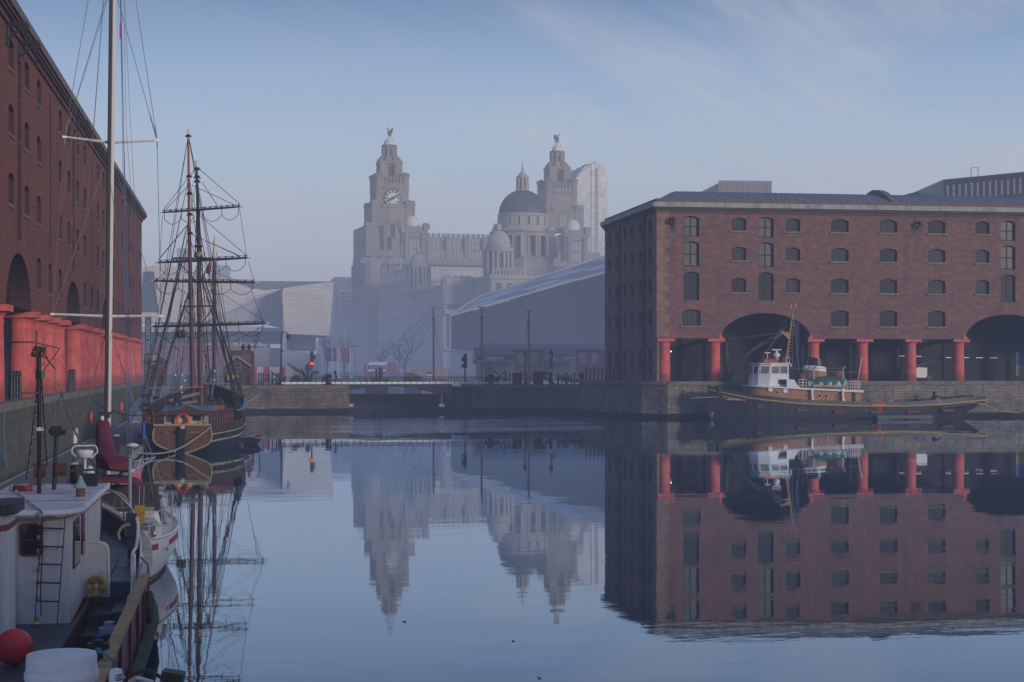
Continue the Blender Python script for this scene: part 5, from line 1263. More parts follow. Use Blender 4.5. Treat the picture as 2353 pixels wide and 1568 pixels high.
# davits with white foot brackets
for a in (1512,1905):
    p=tt(a,440,TC-1.9,zU); g=MB(); z0_=tt(a,600,TC-1.9,zU).z-1.0; g.tube([(p.x+.12,-2.0,z0_),(p.x+.05,-2.0,p.z-.4),(p.x+.1,-2.05,p.z),(p.x+.25,-2.3,p.z)],.09,7); g.cyl((p.x+.1,-2.0,p.z-1.9),(p.x+.06,-2.02,p.z-.5),.14,n=8); g.build('davit',M('davit_weathered',(.40,.36,.34),.7),TGB,smooth=True)
for a in (1520,1935):
    q_=[tt(a+dx,dz,f=zU) for dx,dz in ((-10,722),(30,722),(22,780),(26,850),(56,915 if a<1600 else 932),(6,915 if a<1600 else 932),(2,850),(0,780))]
    g=MB(); g.prism([(v.x,v.z) for v in q_],'y',-DHW-.42,-DHW-.22); g.build('davit_foot',WHT,TGB)
# rails on the boat deck
def rail(x0,x1,z0,z1,Y,n,name='guard_rail'):
    g=MB(); 
    for i in range(n+1): xx=x0+(x1-x0)*i/n; g.cyl((xx,Y,z0),(xx,Y,z1),.03,n=5)
    for k in (.34,.67,1.): g.cyl((x0,Y,z0+(z1-z0)*k),(x1,Y,z0+(z1-z0)*k),.026,n=5)
    g.build(name,WHT,TGB)
a=tt(2022,742,f=zU); b=tt(2215,625,f=zU); rail(a.x,b.x,a.z,b.z,-DHW-.1,6); a2=tt(1362,722,f=zU); b2=tt(1462,600,f=zU); rail(a2.x,b2.x,a2.z,b2.z,-DHW-.1,2)
for xx in (b.x,):
    g=MB()
    for i in range(5): yy=-DHW-.1+(2*DHW+.2)*i/4; g.cyl((xx,yy,a.z),(xx,yy,b.z),.03,n=5)
    for k in (.34,.67,1.): zz=a.z+(b.z-a.z)*k; g.cyl((xx,-DHW-.1,zz),(xx,DHW+.1,zz),.026,n=5)
    g.build('guard_rail',WHT,TGB)
def vent(a,zt,zb,Y,r,mat,mouth,name='ventilator'):
    p=tt(a,zt,Y,zU); q_=tt(a,zb,Y,zU); g=MB(); g.tube(catmull([(p.x,Y-TC,q_.z),(p.x,Y-TC,p.z-.4),(p.x-.03,Y-TC-.08,p.z-.1),(p.x-.1,Y-TC-.3,p.z)],4),[r*.6]*8+[r*.7,r*.8,r*.9,r,r*1.0],10,0); g.sph((p.x-.11,Y-TC-.3,p.z),r*.95,10,1,sy=.3); g.build(name,[mat,mouth],TGB,smooth=True)
vent(1378,555,690,TC-1.2,.30,BUFF,RUST); vent(1885,545,700,TC-.4,.55,M('vent_dark',(.12,.08,.07),.6),M('vent_red',(.28,.05,.05),.6))
g=MB(); p=tt(2065,600,TC-1.2,zU); q_=tt(2065,740,TC-1.2,zU); g.lathe([(.5,0),(.58,.15),(.58,p.z-q_.z-.3),(.45,p.z-q_.z-.1),(.1,p.z-q_.z)],14,(p.x,-1.2,q_.z)); g.build('locker_drum',TAN,TGB,smooth=True)
p=tt(2120,620,TC-1.,zU); q_=tt(2178,308,TC-1.,zU); g=MB(); g.cyl(p,q_,.04,n=6); en=g.build('ensign_staff',WHT,TGB)
g=MB(); v=[q_.lerp(p,.1),q_.lerp(p,.1)+Vector((.12,.05,-.3)),q_.lerp(p,.1)+Vector((.16,.05,-2.0)),q_.lerp(p,.55)+Vector((.05,.05,0)),q_.lerp(p,.62)+Vector((.2,0,-.1))]; g.add(v[:4],[(0,1,2,3)]); g.build('ensign',M('ensign_red',(.28,.03,.05),.8),en)
# after deck: hoop, coil, ladder, dredger gear
g=MB(); a=tt(930,975,TC-.5,zV); b=tt(1185,975,TC-.5,zV); zt_=tt(1050,895,TC-.5,zV).z; g.tube(catmull([(a.x,-2.4,a.z),((a.x*3+b.x)/4,-1.4,zt_-.15),((a.x+b.x)/2,0,zt_+.05),((a.x+3*b.x)/4,1.4,zt_-.15),(b.x,2.4,b.z)],6),.09,7); g.tube(catmull([(a.x,-1.0,a.z),((a.x*3+b.x)/4+.1,-1.0,zt_-.2),((a.x+b.x)/2,-1.0,zt_+.02),((a.x+3*b.x)/4-.1,-1.0,zt_-.2),(b.x,-1.0,b.z)],6),.1,7); g.build('towing_hoop',IRON,TGB,smooth=True)
g=MB(); p=tt(1080,1000,TC,zV); g.cyl((p.x,0,p.z-.5),(p.x,0,p.z+.9),.35,n=12); g.box(p.x-.9,p.x+.9,-.5,.5,p.z-.6,p.z+.1); g.cyl((p.x-.5,-.3,p.z+.1),(p.x-.5,-.3,p.z+.8),.12,n=8); g.build('towing_winch',BUFF,TGB,smooth=True)
g=MB(); p=tt(390,995,TC-1.6,zV); rnd=random.Random(4)
for i in range(9): g.sph((p.x-1.1+i*.27,-1.6+rnd.uniform(-.3,.3),p.z-.15+rnd.uniform(0,.25)),.36,8,sz=.7)
g.build('red_net',M('net_red',(.28,.03,.05),.9,bump=.6),TGB,smooth=True)
g=MB(); p=tt(235,1018,f=zV); q_=tt(270,900,f=zV); r_=tt(235,1110,f=zV)
for dx in (-.28,.28): g.cyl((p.x+dx*1.2,p.y-.05,p.z),(p.x+dx*1.2,p.y-.05,q_.z),.035,n=5); g.cyl((p.x+dx*.6,p.y-.15,r_.z),(p.x+dx*.6,p.y-.15,p.z),.03,n=5)
for i in range(4): zz=r_.z+(p.z-r_.z)*(i+.5)/4; g.cyl((p.x-.17,p.y-.15,zz),(p.x+.17,p.y-.15,zz),.025,n=5)
g.box(p.x-.75,p.x+.75,p.y-.12,p.y+.2,p.z-.05,p.z+.06); g.build('boarding_ladder',ORG,TGB)
g=MB(); g.cyl(tt(1048,990,TC+1,zV),tt(1048,830,TC+1,zV),.18,n=10); g.cyl(tt(100,1010,TC-1,zV),tt(100,955,TC-1,zV),.22,n=10); p=tt(235,640); g.cyl(p+Vector((.3,1.5,-.8)),p+Vector((.3,1.5,.2)),.25,n=10); g.build('bollard',IRON,TGB)
g=MB(); p0=side_pt(.0,.2); 
for i in range(41):
    pass
a,b=tt(165,700),tt(375,727); g.tube(catmull([tt(20,712,TY-.2),tt(120,708,TY-.3),tt(210,704,TY-.1),tt(290,722,TY-1.0),tt(375,727,TY-.5)],6),.045,7); g.tube(catmull([tt(290,716,TY-1),tt(340,722,TY-.9),tt(375,724,TY-.5)],5),.08,7); g.build('bow_fender_rope',ROPE,TGB,smooth=True)
# mooring lines from tug to quay, floating work raft beside it
def mooring(label,pts,r,mat=ROPE):
    g=MB(); g.tube(catmull(pts,6),r,6); o=g.build('mooring_rope',mat,None,smooth=True); tag(o,label,'rope'); return o
mooring('pale rope slanting from the tugboat bow to the quay',[atY(1510,870,169.),atY(1555,897,168.),atY(1600,911,166.5),atY(1645,906,166)],.035)
mooring('thick pale rope hanging from the tugboat stern',[atY(2230,925,164),atY(2262,930,164.5),atY(2300,945,166),atY(2345,949,168)],.045)
mooring('thin yellow rope from the tugboat stern to the quay',[atY(2262,918,165),atY(2300,923,167),atY(2352,915,169)],.022,ROPE)
RF=T('work_raft','low floating work raft with blue drums against the tugboat side','raft',(0,0,0)); a=atY(2015,960,160.6); b=atY(2143,960,160.6); RF.location=((a.x+b.x)/2,161.3,0); hw=(b.x-a.x)/2
g=MB(); g.box(-hw,hw,-.75,.75,.30,.42); 
for s_ in (-1,1): g.box(-hw,hw,s_*.75-.05,s_*.75+.05,.12,.3)
g.build('raft_deck',M('raft_grey',(.11,.115,.125),.7,var=.3),RF)
for u in (-.72,-.3,.35,.75): 
    g=MB(); g.cyl((u*hw-.7,-.3,.0),(u*hw+.7,-.3,.0),.34,n=12); g.build('float_drum',M('drum_blue',(.05,.12,.17),.6) if abs(u)>.5 else M('drum_black',(.02,.02,.025),.6),RF,smooth=True)
# things in the arcade behind: covered trailer, notice board, strip lights
p=atY(2100,866,YR+3); cv=T('covered_cart','white covered cart with a black ramp in the arcade behind the tugboat','cart',(p.x,YR+3,QZ))
g=MB(); g.prism([(-1.1,.35),(1.25,.35),(1.25,1.45),(.2,1.5),(-.6,1.0),(-1.2,.9)],'y',-.7,.7); g.build('body',WHT,cv)
g=MB(); g.bar((-2.0,-.8,1.1),(3.0,-.8,2.5),.18,.22); g.build('ramp',DARK,cv)
for xx in (-.75,1.6): g=MB(); g.cyl((xx-.1,-.78,.33),(xx-.1,-.6,.33),.33,n=14); g.build('wheel',IRON,cv)
p=atY(2345,835,YR+3.5); nb=T('notice_board','blue and yellow notice board in the far right arch','sign',(p.x,YR+3.5,QZ)); 
a=atY(2330,815,YR+3.5); b=atY(2352,869,YR+3.5); g=MB(); g.box(-.55,.55,-.04,.04,a.z-QZ-1.15,a.z-QZ+.2,0); g.box(-.55,.55,-.04,.04,a.z-QZ-2.4,a.z-QZ-1.2,1); g.build('board',[M('notice_blue',(.03,.09,.25),.5),M('notice_yellow',(.30,.27,.06),.5)],nb); g=MB()
for xx in (-.5,.5): g.cyl((xx,.06,0),(xx,.06,a.z-QZ),.04,n=6)
g.build('post',IRON,nb)
LPW=lamp('strip_lamp',(1.,.74,.40),.9)
for a,b in ((2030,829),(2045,833),(2096,831),(2109,831),(2155,830),(2211,829),(2220,829),(2238,830),(2281,830),(2290,831)):
    pass
STR=MB().box(-.42,.42,-.03,.03,-.02,.02).mesh('strip_light',[LPW])
for i,(a,b,wh_) in enumerate(((3610,1425,'in the opening left of the fourth column from the right'),(3672,1426,'just right of the sixth column'),(3790,1431,'in the opening before the last column'),(3862,1431,'beside the last column'),(3918,1432,'under the far right arch, left'),(3975,1432,'under the far right arch, middle'),(4078,1433,'at the far right edge of the arcade'))):
    p=atY(a/1.74076,b/1.74076,YR+6.4); o=link('strip_light',STR,None,(p.x,p.y,p.z)); tag(o,'small lit strip lamp '+wh_,'lamp','strip lamps in the arcade')
b=MB().sph((0,0,0),.06,6).mesh('bulb',[lamp('bulb_glow',(1.,.8,.5),6.)])
for (a,bb,l) in ((1542,808,'by the first column'),(2194,781.5,'below the wall near the last column')):
    p=atY(a,bb,YR+3); o=link('bulb',b,None,tuple(p)); tag(o,'tiny lit bulb in the arcade '+l,'lamp')
# ---------------------------------------------------------------- footbridge and quayside things
zP=zm(1000,1000,2.24); zQ=zm(1450,1380,4.278); zK1=zm(500,1050,1.96)
BYF=197.6
lg=T('lock_gate','dark timber lock gate closing the passage under the footbridge','gate',(20.25,205.5,0)); g=MB(); g.box(-7.34,7.34,-.3,.3,-2,2.0)
for i in range(9): g.box(-7.3+i*1.8,-7.1+i*1.8,-.42,-.302,-1,1.9)
g.build('gate_timber',M('gate_black',(.016,.018,.02),.7,var=.3),lg)
ab=T('bridge_abutment','dark stone abutment under the right end of the footbridge','quay wall',(0,0,0)); g=MB(); g.box(atY(1046,900,198.).x,27.62,FY+.6,205.,-2,2.95); g.build('stone_face',M('abutment_dark',(.03,.032,.036),.8,var=.3),ab)
FB=T('footbridge','iron swing footbridge with a white deck edge and low arch over the passage','bridge',(20,BYF,FZ))
def fb(a,b,f=zQ,Y=BYF): v=atY(*f(a,b),Y); return v-FB.location
xl,xr=fb(285,1190,zP).x,fb(2560,650).x; zd=fb(400,650).z
BRM=M('bridge_iron',(.022,.026,.034),.6,var=.25)
g=MB(); g.box(xl,xr,-.12,-.02,zd-.15,zd+.12); g.build('deck_edge',M('deck_edge_white',(.80,.80,.80),.6,var=.08),FB)
g=MB(); g.box(xl,xr,-.02,3.0,zd-.14,zd+.02); g.build('deck',ASPH,FB)
ar=[(fb(a,b,f).x,fb(a,b,f).z) for a,b,f in ((780,1270,zP),(895,1262,zP),(960,1248,zP),(1060,1231,zP),(1230,1222,zP))]+[(fb(a,b).x,fb(a,b).z) for a,b in ((640,718),(860,748),(1110,796),(1360,858),(1530,908))]
top=[(xx,zd-.145) for xx,_ in ar]
g=MB(); g.prism(ar+top[::-1],'y',0,.25); g.prism([(a,b+.02) for a,b in ar]+top[::-1],'y',2.7,2.95)
for i in range(16): xx=ar[0][0]+(ar[-1][0]-ar[0][0])*i/15; g.box(xx-.06,xx+.06,.25,2.7,zd-.42,zd-.145)
g.build('arch_girder',BRM,FB)
g=MB(); zt=fb(400,549).z
n=36
for i in range(n+1):
    xx=xl+.3+(xr-xl-.6)*i/n; g.cyl((xx,-.16,zd-.12),(xx,-.16,zt),.022,n=4); g.cyl((xx,2.9,zd),(xx,2.9,zt),.022,n=4)
for k in (.35,.7,1.): 
    for yy in (-.16,2.9): g.cyl((xl+.3,yy,zd+(zt-zd)*k),(xr-.3,yy,zd+(zt-zd)*k),.018,n=4)
g.build('railing',IRON,FB)
p=fb(1350,860); g=MB(); g.cyl((p.x,-.3,p.z),(p.x,-.3,-2.5),.05,n=5); g.box(p.x-.3,p.x+.3,-.5,-.1,fb(1350,1060).z,fb(1350,1010).z); g.build('tide_marker',M('tide_white',(.45,.43,.42),.8),FB)
p=fb(905,1395,zP); g=MB(); g.box(p.x-.25,p.x+.25,-.4,-.1,p.z-.15,p.z+.2); g.build('tide_marker',M('tide_white',(.45,.43,.42),.8),FB)
def post_mesh(h,r,name='post'):
    return MB().lathe([(r*1.25,0),(r*1.25,.12*h),(r,.14*h),(r*.85,.8*h),(r*1.05,.84*h),(r*1.05,.9*h),(r*.6,.97*h),(.02,h)],8).mesh(name,[IRON])
def chain_fence(label,pts,h,rows,grp):
    r=T('chain_fence',label,'fence',tuple(pts[0])); base=Vector(pts[0]); me=post_mesh(h,.085)
    for p in pts: link('post',me,r,tuple(Vector(p)-base))
    g=MB()
    for a,b in zip(pts[:-1],pts[1:]):
        a=Vector(a)-base;b=Vector(b)-base
        for k in rows: g.tube(sag(a+Vector((0,0,h*k)),b+Vector((0,0,h*k)),.16,6),.024,4)
    g.build('chain',IRON,r); return r
def onq(a,Y,f=zG,z=FZ): return (atY(*f(a,600),Y).x,Y,z)
chain_fence('black posts and hanging chains along the low quay right of the footbridge',[onq(a,199.2) for a in (307,373,437,577,660,787,940,1063,1210,1350,1487,1625)],1.55,(.55,.85),'')
chain_fence('black posts and chains along the raised quay beside the right warehouse',[onq(a,190.5,z=QZ) for a in (1690,1760,1828,1895,1962,2030)],1.55,(.5,.85),'')
chain_fence('short run of chained posts close to the end wall of the right warehouse',[onq(a,186.,z=QZ) for a in (2100,2170,2245,2305)],1.5,(.5,.85),'')
chain_fence('black chained posts left of the bridge near the magenta hoarding',[onq(a,201.,f=zP) for a in (78,100,118,165,200,238,262)],1.55,(.5,.85),'')
def fence_left(n0,lab):
    chain_fence(lab,[(-10.75,Yn(n0)+1.3+i*1.05,QZ) for i in range(4)],1.45,(.35,.6,.88),'')
fence_left(0,'black chained posts between the nearest red columns on the left'); fence_left(5,'black chained posts in the second wide bay of the left arcade')
def lamp_post(px_a,zt,zb,Y,label,f=zG):
    p=atY(*f(px_a,zb),Y); q=atY(*f(px_a,zt),Y); h=q.z-FZ; k=h/4.4
    r=T('lamp_post',label,'street lamp',(p.x,Y,FZ),group=None)
    g=MB(); g.lathe([(.22*k,0),(.22*k,.5*k),(.13*k,.6*k),(.10*k,1.6*k),(.07*k,1.7*k),(.055*k,h-1.25*k)],10); g.bar((-.32*k,0,h-1.5*k),(.32*k,0,h-1.5*k),.04); g.build('post',IRON,r,smooth=True)
    g=MB(); z0=h-1.25*k; g.lathe([(.09*k,z0),(.13*k,z0+.05),(.20*k,z0+.62*k)],6,m=0); ln=g.build('lantern_glass',glass('lantern_glass',(.50,.52,.50),.2),r)
    g=MB(); 
    for i in range(6): t=2*pi*i/6; g.bar((.13*k*cos(t),.13*k*sin(t),z0),(.205*k*cos(t),.205*k*sin(t),z0+.62*k),.03)
    g.lathe([(.25*k,z0+.60*k),(.26*k,z0+.66*k),(.12*k,z0+.95*k),(.05*k,z0+1.0*k),(.05*k,z0+1.1*k),(.01,h)],6); g.build('lantern_cap',IRON,r)
    return r
lamp_post(643,85,690,199.5,'black Victorian lamp post in front of the plain brick between the signs')
lr=lamp_post(1090,55,685,199.,'black Victorian lamp post with a white band in front of the WESTERN sign')
g=MB(); g.cyl((0,0,1.55),(0,0,1.9),.125,n=10); g.build('white_band',WHT,lr); g=MB(); g.box(.08,.42,-.1,.1,3.0-.9,3.5-.9); g.tube([(.1,0,2.05),(.45,0,2.05),(.45,0,2.6)],.02,4); g.build('lamp_bracket',M('bracket_grey',(.35,.38,.38),.5),lr)
def signal(px,y_t,y_b,Y,label,lit,f=None):
    p=atY(px,y_b,Y); q=atY(px,y_t,Y); h=q.z-FZ-.1
    r=T('traffic_signal',label,'traffic light',(p.x,Y,FZ)); g=MB(); g.cyl((0,0,0),(0,0,h-1.2),.085,n=8); g.lathe([(.26,0),(.2,.25),(.1,.6)],8); g.build('pole',IRON,r)
    g=MB(); g.box(-.2,.2,-.15,.15,h-1.75,h) if lit else g.box(-.17,.22,-.15,.15,h-1.75,h); g.box(.2,.44,-.1,.1,h-.95,h-.5) if lit else g.box(-.42,-.17,-.1,.1,h-.95,h-.45); g.box(-.42,-.2,-.1,.1,h-1.7,h-1.3); hd=g.build('signal_head',IRON,r)
    for i in range(3):
        zz=h-.32-i*.55
        if lit:
            g=MB(); g.cyl((0,-.153,zz),(0,-.17,zz),.14,n=12); g.build('lens',lamp('signal_red',(1.,.035,.015),2.6) if i==2 else M('lens_dark',(.05,.05,.06),.3),hd)
            if i==2:
                for dx in (-.16,.16): g=MB(); g.cyl((dx,-.153,zz-.08),(dx,-.17,zz-.08),.09,n=10); g.build('lens',MATS['signal_red'],hd)
    return r
signal(716.5,806,882,198.8,'traffic signal with its red lamps lit left of the footbridge',True)
signal(1068.5,811,880,199.0,'dark traffic signal seen from behind right of the van',False)
def mushroom(px,f,Y,label,h=1.1):
    p=atY(*f(px,1200),Y); r=MB().lathe([(.42,0),(.42,.12),(.26,.2),(.24,.7),(.34,.82),(.36,.95),(.25,1.06),(.02,1.1)],14); r.v=[(a*h,b*h,c*h) for a,b,c in r.v]; o=r.build('bollard',IRON,None,smooth=True,loc=(p.x,Y,FZ)); tag(o,label,'bollard'); return o
mushroom(705,zP,197.5,'squat black bollard left of the walking person',1.25); mushroom(668,zP,203,'squat black bollard just right of the lit signal',.9)
o=MB().lathe([(.42,0),(.42,.12),(.26,.2),(.24,.8),(.40,.9),(.42,1.15),(.3,1.3),(.02,1.36)],14).build('bollard',IRON,None,smooth=True,loc=(atY(*zQ(2190,640),197.4).x,197.4,FZ)); tag(o,'black bollard at the right end of the footbridge','bollard')
o=MB().lathe([(.3,0),(.3,1.0),(.36,1.1),(.36,1.35),(.1,1.45)],12).build('bollard',IRON,None,smooth=True,loc=(atY(*zG(1612,640),197.8).x,197.8,FZ)); tag(o,'black bollard right of the bench near the raised quay','bollard')
# old winches: domed gear cover and crossed handles
def winch(a0,a1,cx,f,Y,label):
    p0=atY(*f(a0,640),Y); p1=atY(*f(a1,640),Y); w_=(p1.x-p0.x); r=T('dock_winch',label,'winch',((p0.x+p1.x)/2,Y,FZ))
    h=w_*.62+.35; g=MB(); g.prism([(-w_*.5,0)]+[(-w_*.5*cos(pi*i/10),.3+(h-.3)*sin(pi*i/10)) for i in range(11)]+[(w_*.5,0)],'y',-.3,.3); g.build('gear_cover',IRON,r)
    c=atY(*f(cx,640),Y).x-r.location.x; g=MB(); g.box(c-.45,c+.45,-.35,.35,0,.95); g.build('drum_frame',IRON,r)
    g=MB(); s_=1 if c>0 else -1
    for a in (R(50),R(140)): 
        d=Vector((cos(a)*1.0,0,sin(a)*1.0)); m=Vector((c+.55*s_,-.4,1.05)); g.bar(m-d,m+d,.12,.14)
    g.build('crossed_handle',IRON,r)
winch(2080,2235,2270,zQ,199.2,'black dock winch with crossed handles right of the bridge')
winch(360,466,285,zP,200.2,'black dock winch with domed cover left of the bridge')
# ship propeller
p=atY(*zP(520,1150),215); pr=T('ship_propeller','big grey ship propeller standing behind the winch near the lit signal','propeller',(p.x,215,FZ)); PG=M('propeller_grey',(.045,.05,.06),.6)
def blade(pts): g=MB(); g.prism(pts,'y',-.15,.15); g.build('blade',PG,pr,smooth=True)
q=lambda a,b: (atY(*zP(a,b),215).x-p.x, max(.05,atY(*zP(a,b),215).z-FZ))
blade([q(*v) for v in ((498,1085),(492,1062),(500,1035),(516,1018),(532,1033),(541,1062),(538,1085),(528,1120),(508,1120))]); blade([q(*v) for v in ((545,1105),(570,1086),(605,1084),(628,1094),(605,1112),(570,1125),(540,1128))]); blade([q(*v) for v in ((335,1020),(350,1022),(420,1058),(490,1100),(520,1130),(480,1130),(410,1090))]); blade([q(*v) for v in ((460,1062),(470,1060),(490,1120),(492,1142),(480,1142))])
g=MB(); g.sph((0,0,.6),.6,10); g.build('hub',PG,pr,smooth=True)
# bench, bins, boxes, life rings on the right
p=atY(*zG(1320,640),198.6); bn=T('park_bench','dark slatted bench on the low quay below the WESTERN sign','bench',(p.x,198.6,FZ)); hw=atY(*zG(1450,640),198.6).x-p.x
g=MB(); 
for i in range(4): g.box(-hw,hw,-.35+i*.13,-.25+i*.13,.44,.48)
g.build('seat',planks('bench_wood',(.06,.035,.03),(.09,.05,.04),.3,'x'),bn)
g=MB()
for i in range(3): g.box(-hw*.95,hw*.95,.2,.24,.58+i*.16,.69+i*.16)
g.build('backrest',MATS['bench_wood'],bn)
for s_ in (-1,-.35,.35,1): g=MB(); g.bar((s_*hw*.93,-.33,0),(s_*hw*.93,-.33,.66 if abs(s_)==1 else .44),.06); g.bar((s_*hw*.93,.22,0),(s_*hw*.93,.24,1.1),.06); g.bar((s_*hw*.93,-.33,.44),(s_*hw*.93,.22,.44),.05); g.build('leg',IRON,bn)
def ring_post(a,b,f,Y,label,r=.42,post=True,z=FZ):
    p=atY(*f(a,b),Y); o=T('life_ring_stand',label,'life ring',(p.x,Y,z)) 
    lifering(o,(0,-.1,p.z-z),r,.10,ORG)
    if post: g=MB(); g.cyl((0,.05,0),(0,.05,p.z-z+.2),.06,n=6); g.build('post',IRON,o)
ring_post(688,590,zG,199.0,'orange life ring on a stand beside the left Victorian lamp post'); ring_post(1338,548,zG,201.,'orange life ring on a post behind the bench',.40); ring_post(2282,495,zG,186.5,'orange life ring by the end wall of the right warehouse',.36,True,QZ)
p=atY(*zG(500,620),200.); bx=T('litter_bins','pair of black litter bins among the chained posts','bin',(p.x,200.,FZ)); g=MB(); g.box(-.5,.0,-.3,.3,0,1.35); g.box(.06,.5,-.28,.32,0,1.45); g.sph((-.25,0,1.35),.25,8,sz=.5); g.build('bin',IRON,bx)
p=atY(*zG(862,640),199.4); bx=T('plinth_and_ramp','black box plinth with a leaning beam on the low quay','winch',(p.x,199.4,FZ)); g=MB(); g.box(-.46,.46,-.4,.4,0,1.65); g.box(.46,1.05,-.3,.3,1.3,1.6); g.build('plinth',IRON,bx); g=MB(); g.bar((.5,-.2,1.15),(2.05,-.2,.05),.3,.25); g.build('leaning_beam',IRON,bx)
# walking person in a blue jacket
def person(loc,h,rz,label):
    r=T('person',label,'person',loc,rz); k=h/1.75
    J={'pelvis':(0,0,.93),'belly':(0,.0,1.08),'chest':(.02,0,1.30),'neck':(.03,0,1.49),'head':(.05,0,1.60),'crown':(.04,0,1.73),
      'hl':(0,.10,.90),'kl':(.17,.10,.52),'al':(.36,.10,.10),'tl':(.50,.10,.06),'hr':(0,-.10,.90),'kr':(-.03,-.10,.50),'ar':(-.38,-.10,.16),'tr':(-.30,-.10,.04),
      'sl':(.02,.19,1.42),'el':(-.10,.24,1.14),'wl':(.06,.24,.92),'fl':(.10,.24,.84),'sr':(.02,-.19,1.42),'er':(-.02,-.25,1.14),'wr':(.18,-.24,.98),'fr':(.24,-.23,.92)}
    Rr={'pelvis':.14,'belly':.14,'chest':.16,'neck':.06,'head':.09,'crown':.07,'hl':.10,'kl':.065,'al':.045,'tl':.035,'hr':.10,'kr':.065,'ar':.045,'tr':.035,'sl':.07,'el':.05,'wl':.035,'fl':.035,'sr':.07,'er':.05,'wr':.035,'fr':.035}
    E=[('pelvis','belly'),('belly','chest'),('chest','neck'),('neck','head'),('head','crown'),('pelvis','hl'),('hl','kl'),('kl','al'),('al','tl'),('pelvis','hr'),('hr','kr'),('kr','ar'),('ar','tr'),('chest','sl'),('sl','el'),('el','wl'),('wl','fl'),('chest','sr'),('sr','er'),('er','wr'),('wr','fr')]
    names=list(J); me=bpy.data.meshes.new('person'); me.from_pydata([tuple(c*k for c in J[n_]) for n_ in names],[(names.index(a),names.index(b)) for a,b in E],[])
    o=bpy.data.objects.new('body',me); COL.objects.link(o); o.parent=r
    o.modifiers.new('skin','SKIN')
    for i,n_ in enumerate(names): me.skin_vertices[0].data[i].radius=(Rr[n_]*k,)*2
    me.skin_vertices[0].data[0].use_root=True
    m=o.modifiers.new('sub','SUBSURF'); m.levels=2; m.render_levels=2
    t=NT('person_clothes'); z=t.sep(t.obj())[2]; c=t.ramp(z,[(0.,(.02,.02,.025)),(.93*k/2,(.03,.03,.04)),(.95*k/2,(.03,.11,.36)),(1.47*k/2,(.03,.11,.36)),(1.49*k/2,(.45,.28,.22)),(1.66*k/2,(.45,.28,.22)),(1.68*k/2,(.06,.04,.03))])
    # ramp input is halved height
    z2=t.math('MULTIPLY',z,.5); t.l(z2,t.n['Color Ramp'].inputs[0]); t.l(c,t.b.inputs['Base Color']); t.b.inputs['Roughness'].default_value=.8; t.n['Color Ramp'].color_ramp.interpolation='CONSTANT'; o.data.materials.append(t.mat)
    g=MB(); g.sph((-.19*k,0,1.27*k),.15*k,10,sz=1.4,sx=.75,sy=1.); g.build('backpack',M('pack_black',(.02,.02,.025),.7),r,smooth=True)
    g=MB(); g.sph((.035*k,0,1.665*k),.115*k,10,half=True); g.build('hat',M('hat_brown',(.25,.10,.07),.8),r,smooth=True)
    return r
p=atY(772,880,198.8); person((p.x,198.8,FB.location.z+zd+.02),1.70,0,'person in a blue jacket with a dark backpack walking across the footbridge')
# huts
def hut(x0,x1,ze,zr,Y,dep,label,f,gable):
    a=atY(*f(x0,960),Y); b=atY(*f(x1,960),Y); r=T('brick_hut',label,'hut',(a.x,Y,FZ)); w_=b.x-a.x; e=atY(*f(x0,ze),Y).z-FZ; rt=atY(*f(x0,zr),Y).z-FZ
    g=MB(); g.box(0,w_,0,dep,0,e); 
    if gable: g.prism([(0,e+.003),(w_,e+.003),(w_/2,rt-.1)],'y',.05,.4)
    g.build('brick_wall',BR_H,r)
    SLH=M('hut_slate',(.07,.075,.085),.7,var=.25)
    if gable: g=MB(); 
    if gable: g.add([(-.4,-.4,e-.15),(w_/2,-.4,rt),(w_+.4,-.4,e-.15),(-.4,dep,e-.15),(w_/2,dep,rt),(w_+.4,dep,e-.15)],[(0,1,4,3),(1,2,5,4)]); g.build('roof',SLH,r,fix=False); g=MB(); g.bar((-.4,-.42,e-.15),(w_/2,-.42,rt),.12,.2); g.bar((w_+.4,-.42,e-.15),(w_/2,-.42,rt),.12,.2); g.build('bargeboard',M('lead_pale',(.28,.29,.31),.6),r)
    else: g=MB(); g.lathe([(w_*.80,e-.1),(w_*.80,e),(w_*.1,rt),(.05,rt+.4)],4,(w_/2,dep/2,0),rot=pi/4,sy=dep/w_); g.build('roof',SLH,r)
    return r,w_,e
h1,w1,e1=hut(148,312,775,722,207.,6.,'small dark brick hut with hipped slate roof behind the left quay end',zK1,False)
wm=win_mesh(1.0,1.2,.1,2,2,GLB,DARK)
link('window',wm,h1,(w1*.22,-.03,2.6)); g=MB(); g.box(-.5,.5,-.03,0,0,1.1); g.box(w1*.5-.5,w1*.5+.5,-.06,-.003,2.5,3.7) if False else None
link('notice',MB().box(-.45,.45,-.06,-.003,0,1.15).mesh('notice',[M('notice_cream',(.5,.46,.22),.7)]),h1,(w1*.47,0,2.5))
h2,w2,e2=hut(778,970,808,735,203.,8.,'gabled brick gatehouse right of the tall ship',zK1,True)
link('window',win_mesh(1.25,1.9,.1,4,4,GL,M('hut_bars',(.22,.22,.23),.6),.04,.06),h2,(w2*.46,-.03,1.65)); g=MB(); g.box(-.6,.6,-.06,-.003,0,2.6); link('door',g.mesh('door',[M('door_maroon',(.07,.03,.035),.6)]),h2,(w2*.86,0,0))
a=atY(*zK1(830,690),206); b=atY(*zK1(1015,690),206); wl=T('gate_pier','thick brick wall end with a rounded mossy coping beside the gatehouse','wall',(a.x,206.5,FZ)); e=a.z-FZ; w_=b.x-a.x
g=MB(); g.prism([(0,0),(w_,0),(w_,e-.5),(w_-.15,e-.15),(w_-.5,e),(0,e)],'y',0,1.2); g.build('brick_wall',BR_H,wl)
for u in (.52,.78): g=MB(); g.lathe([(.3,0),(.22,.2),(.3,.45),(.12,.7),(.02,1.0)],8); g.build('finial',IRON,wl,loc=(w_*u,.6,e))
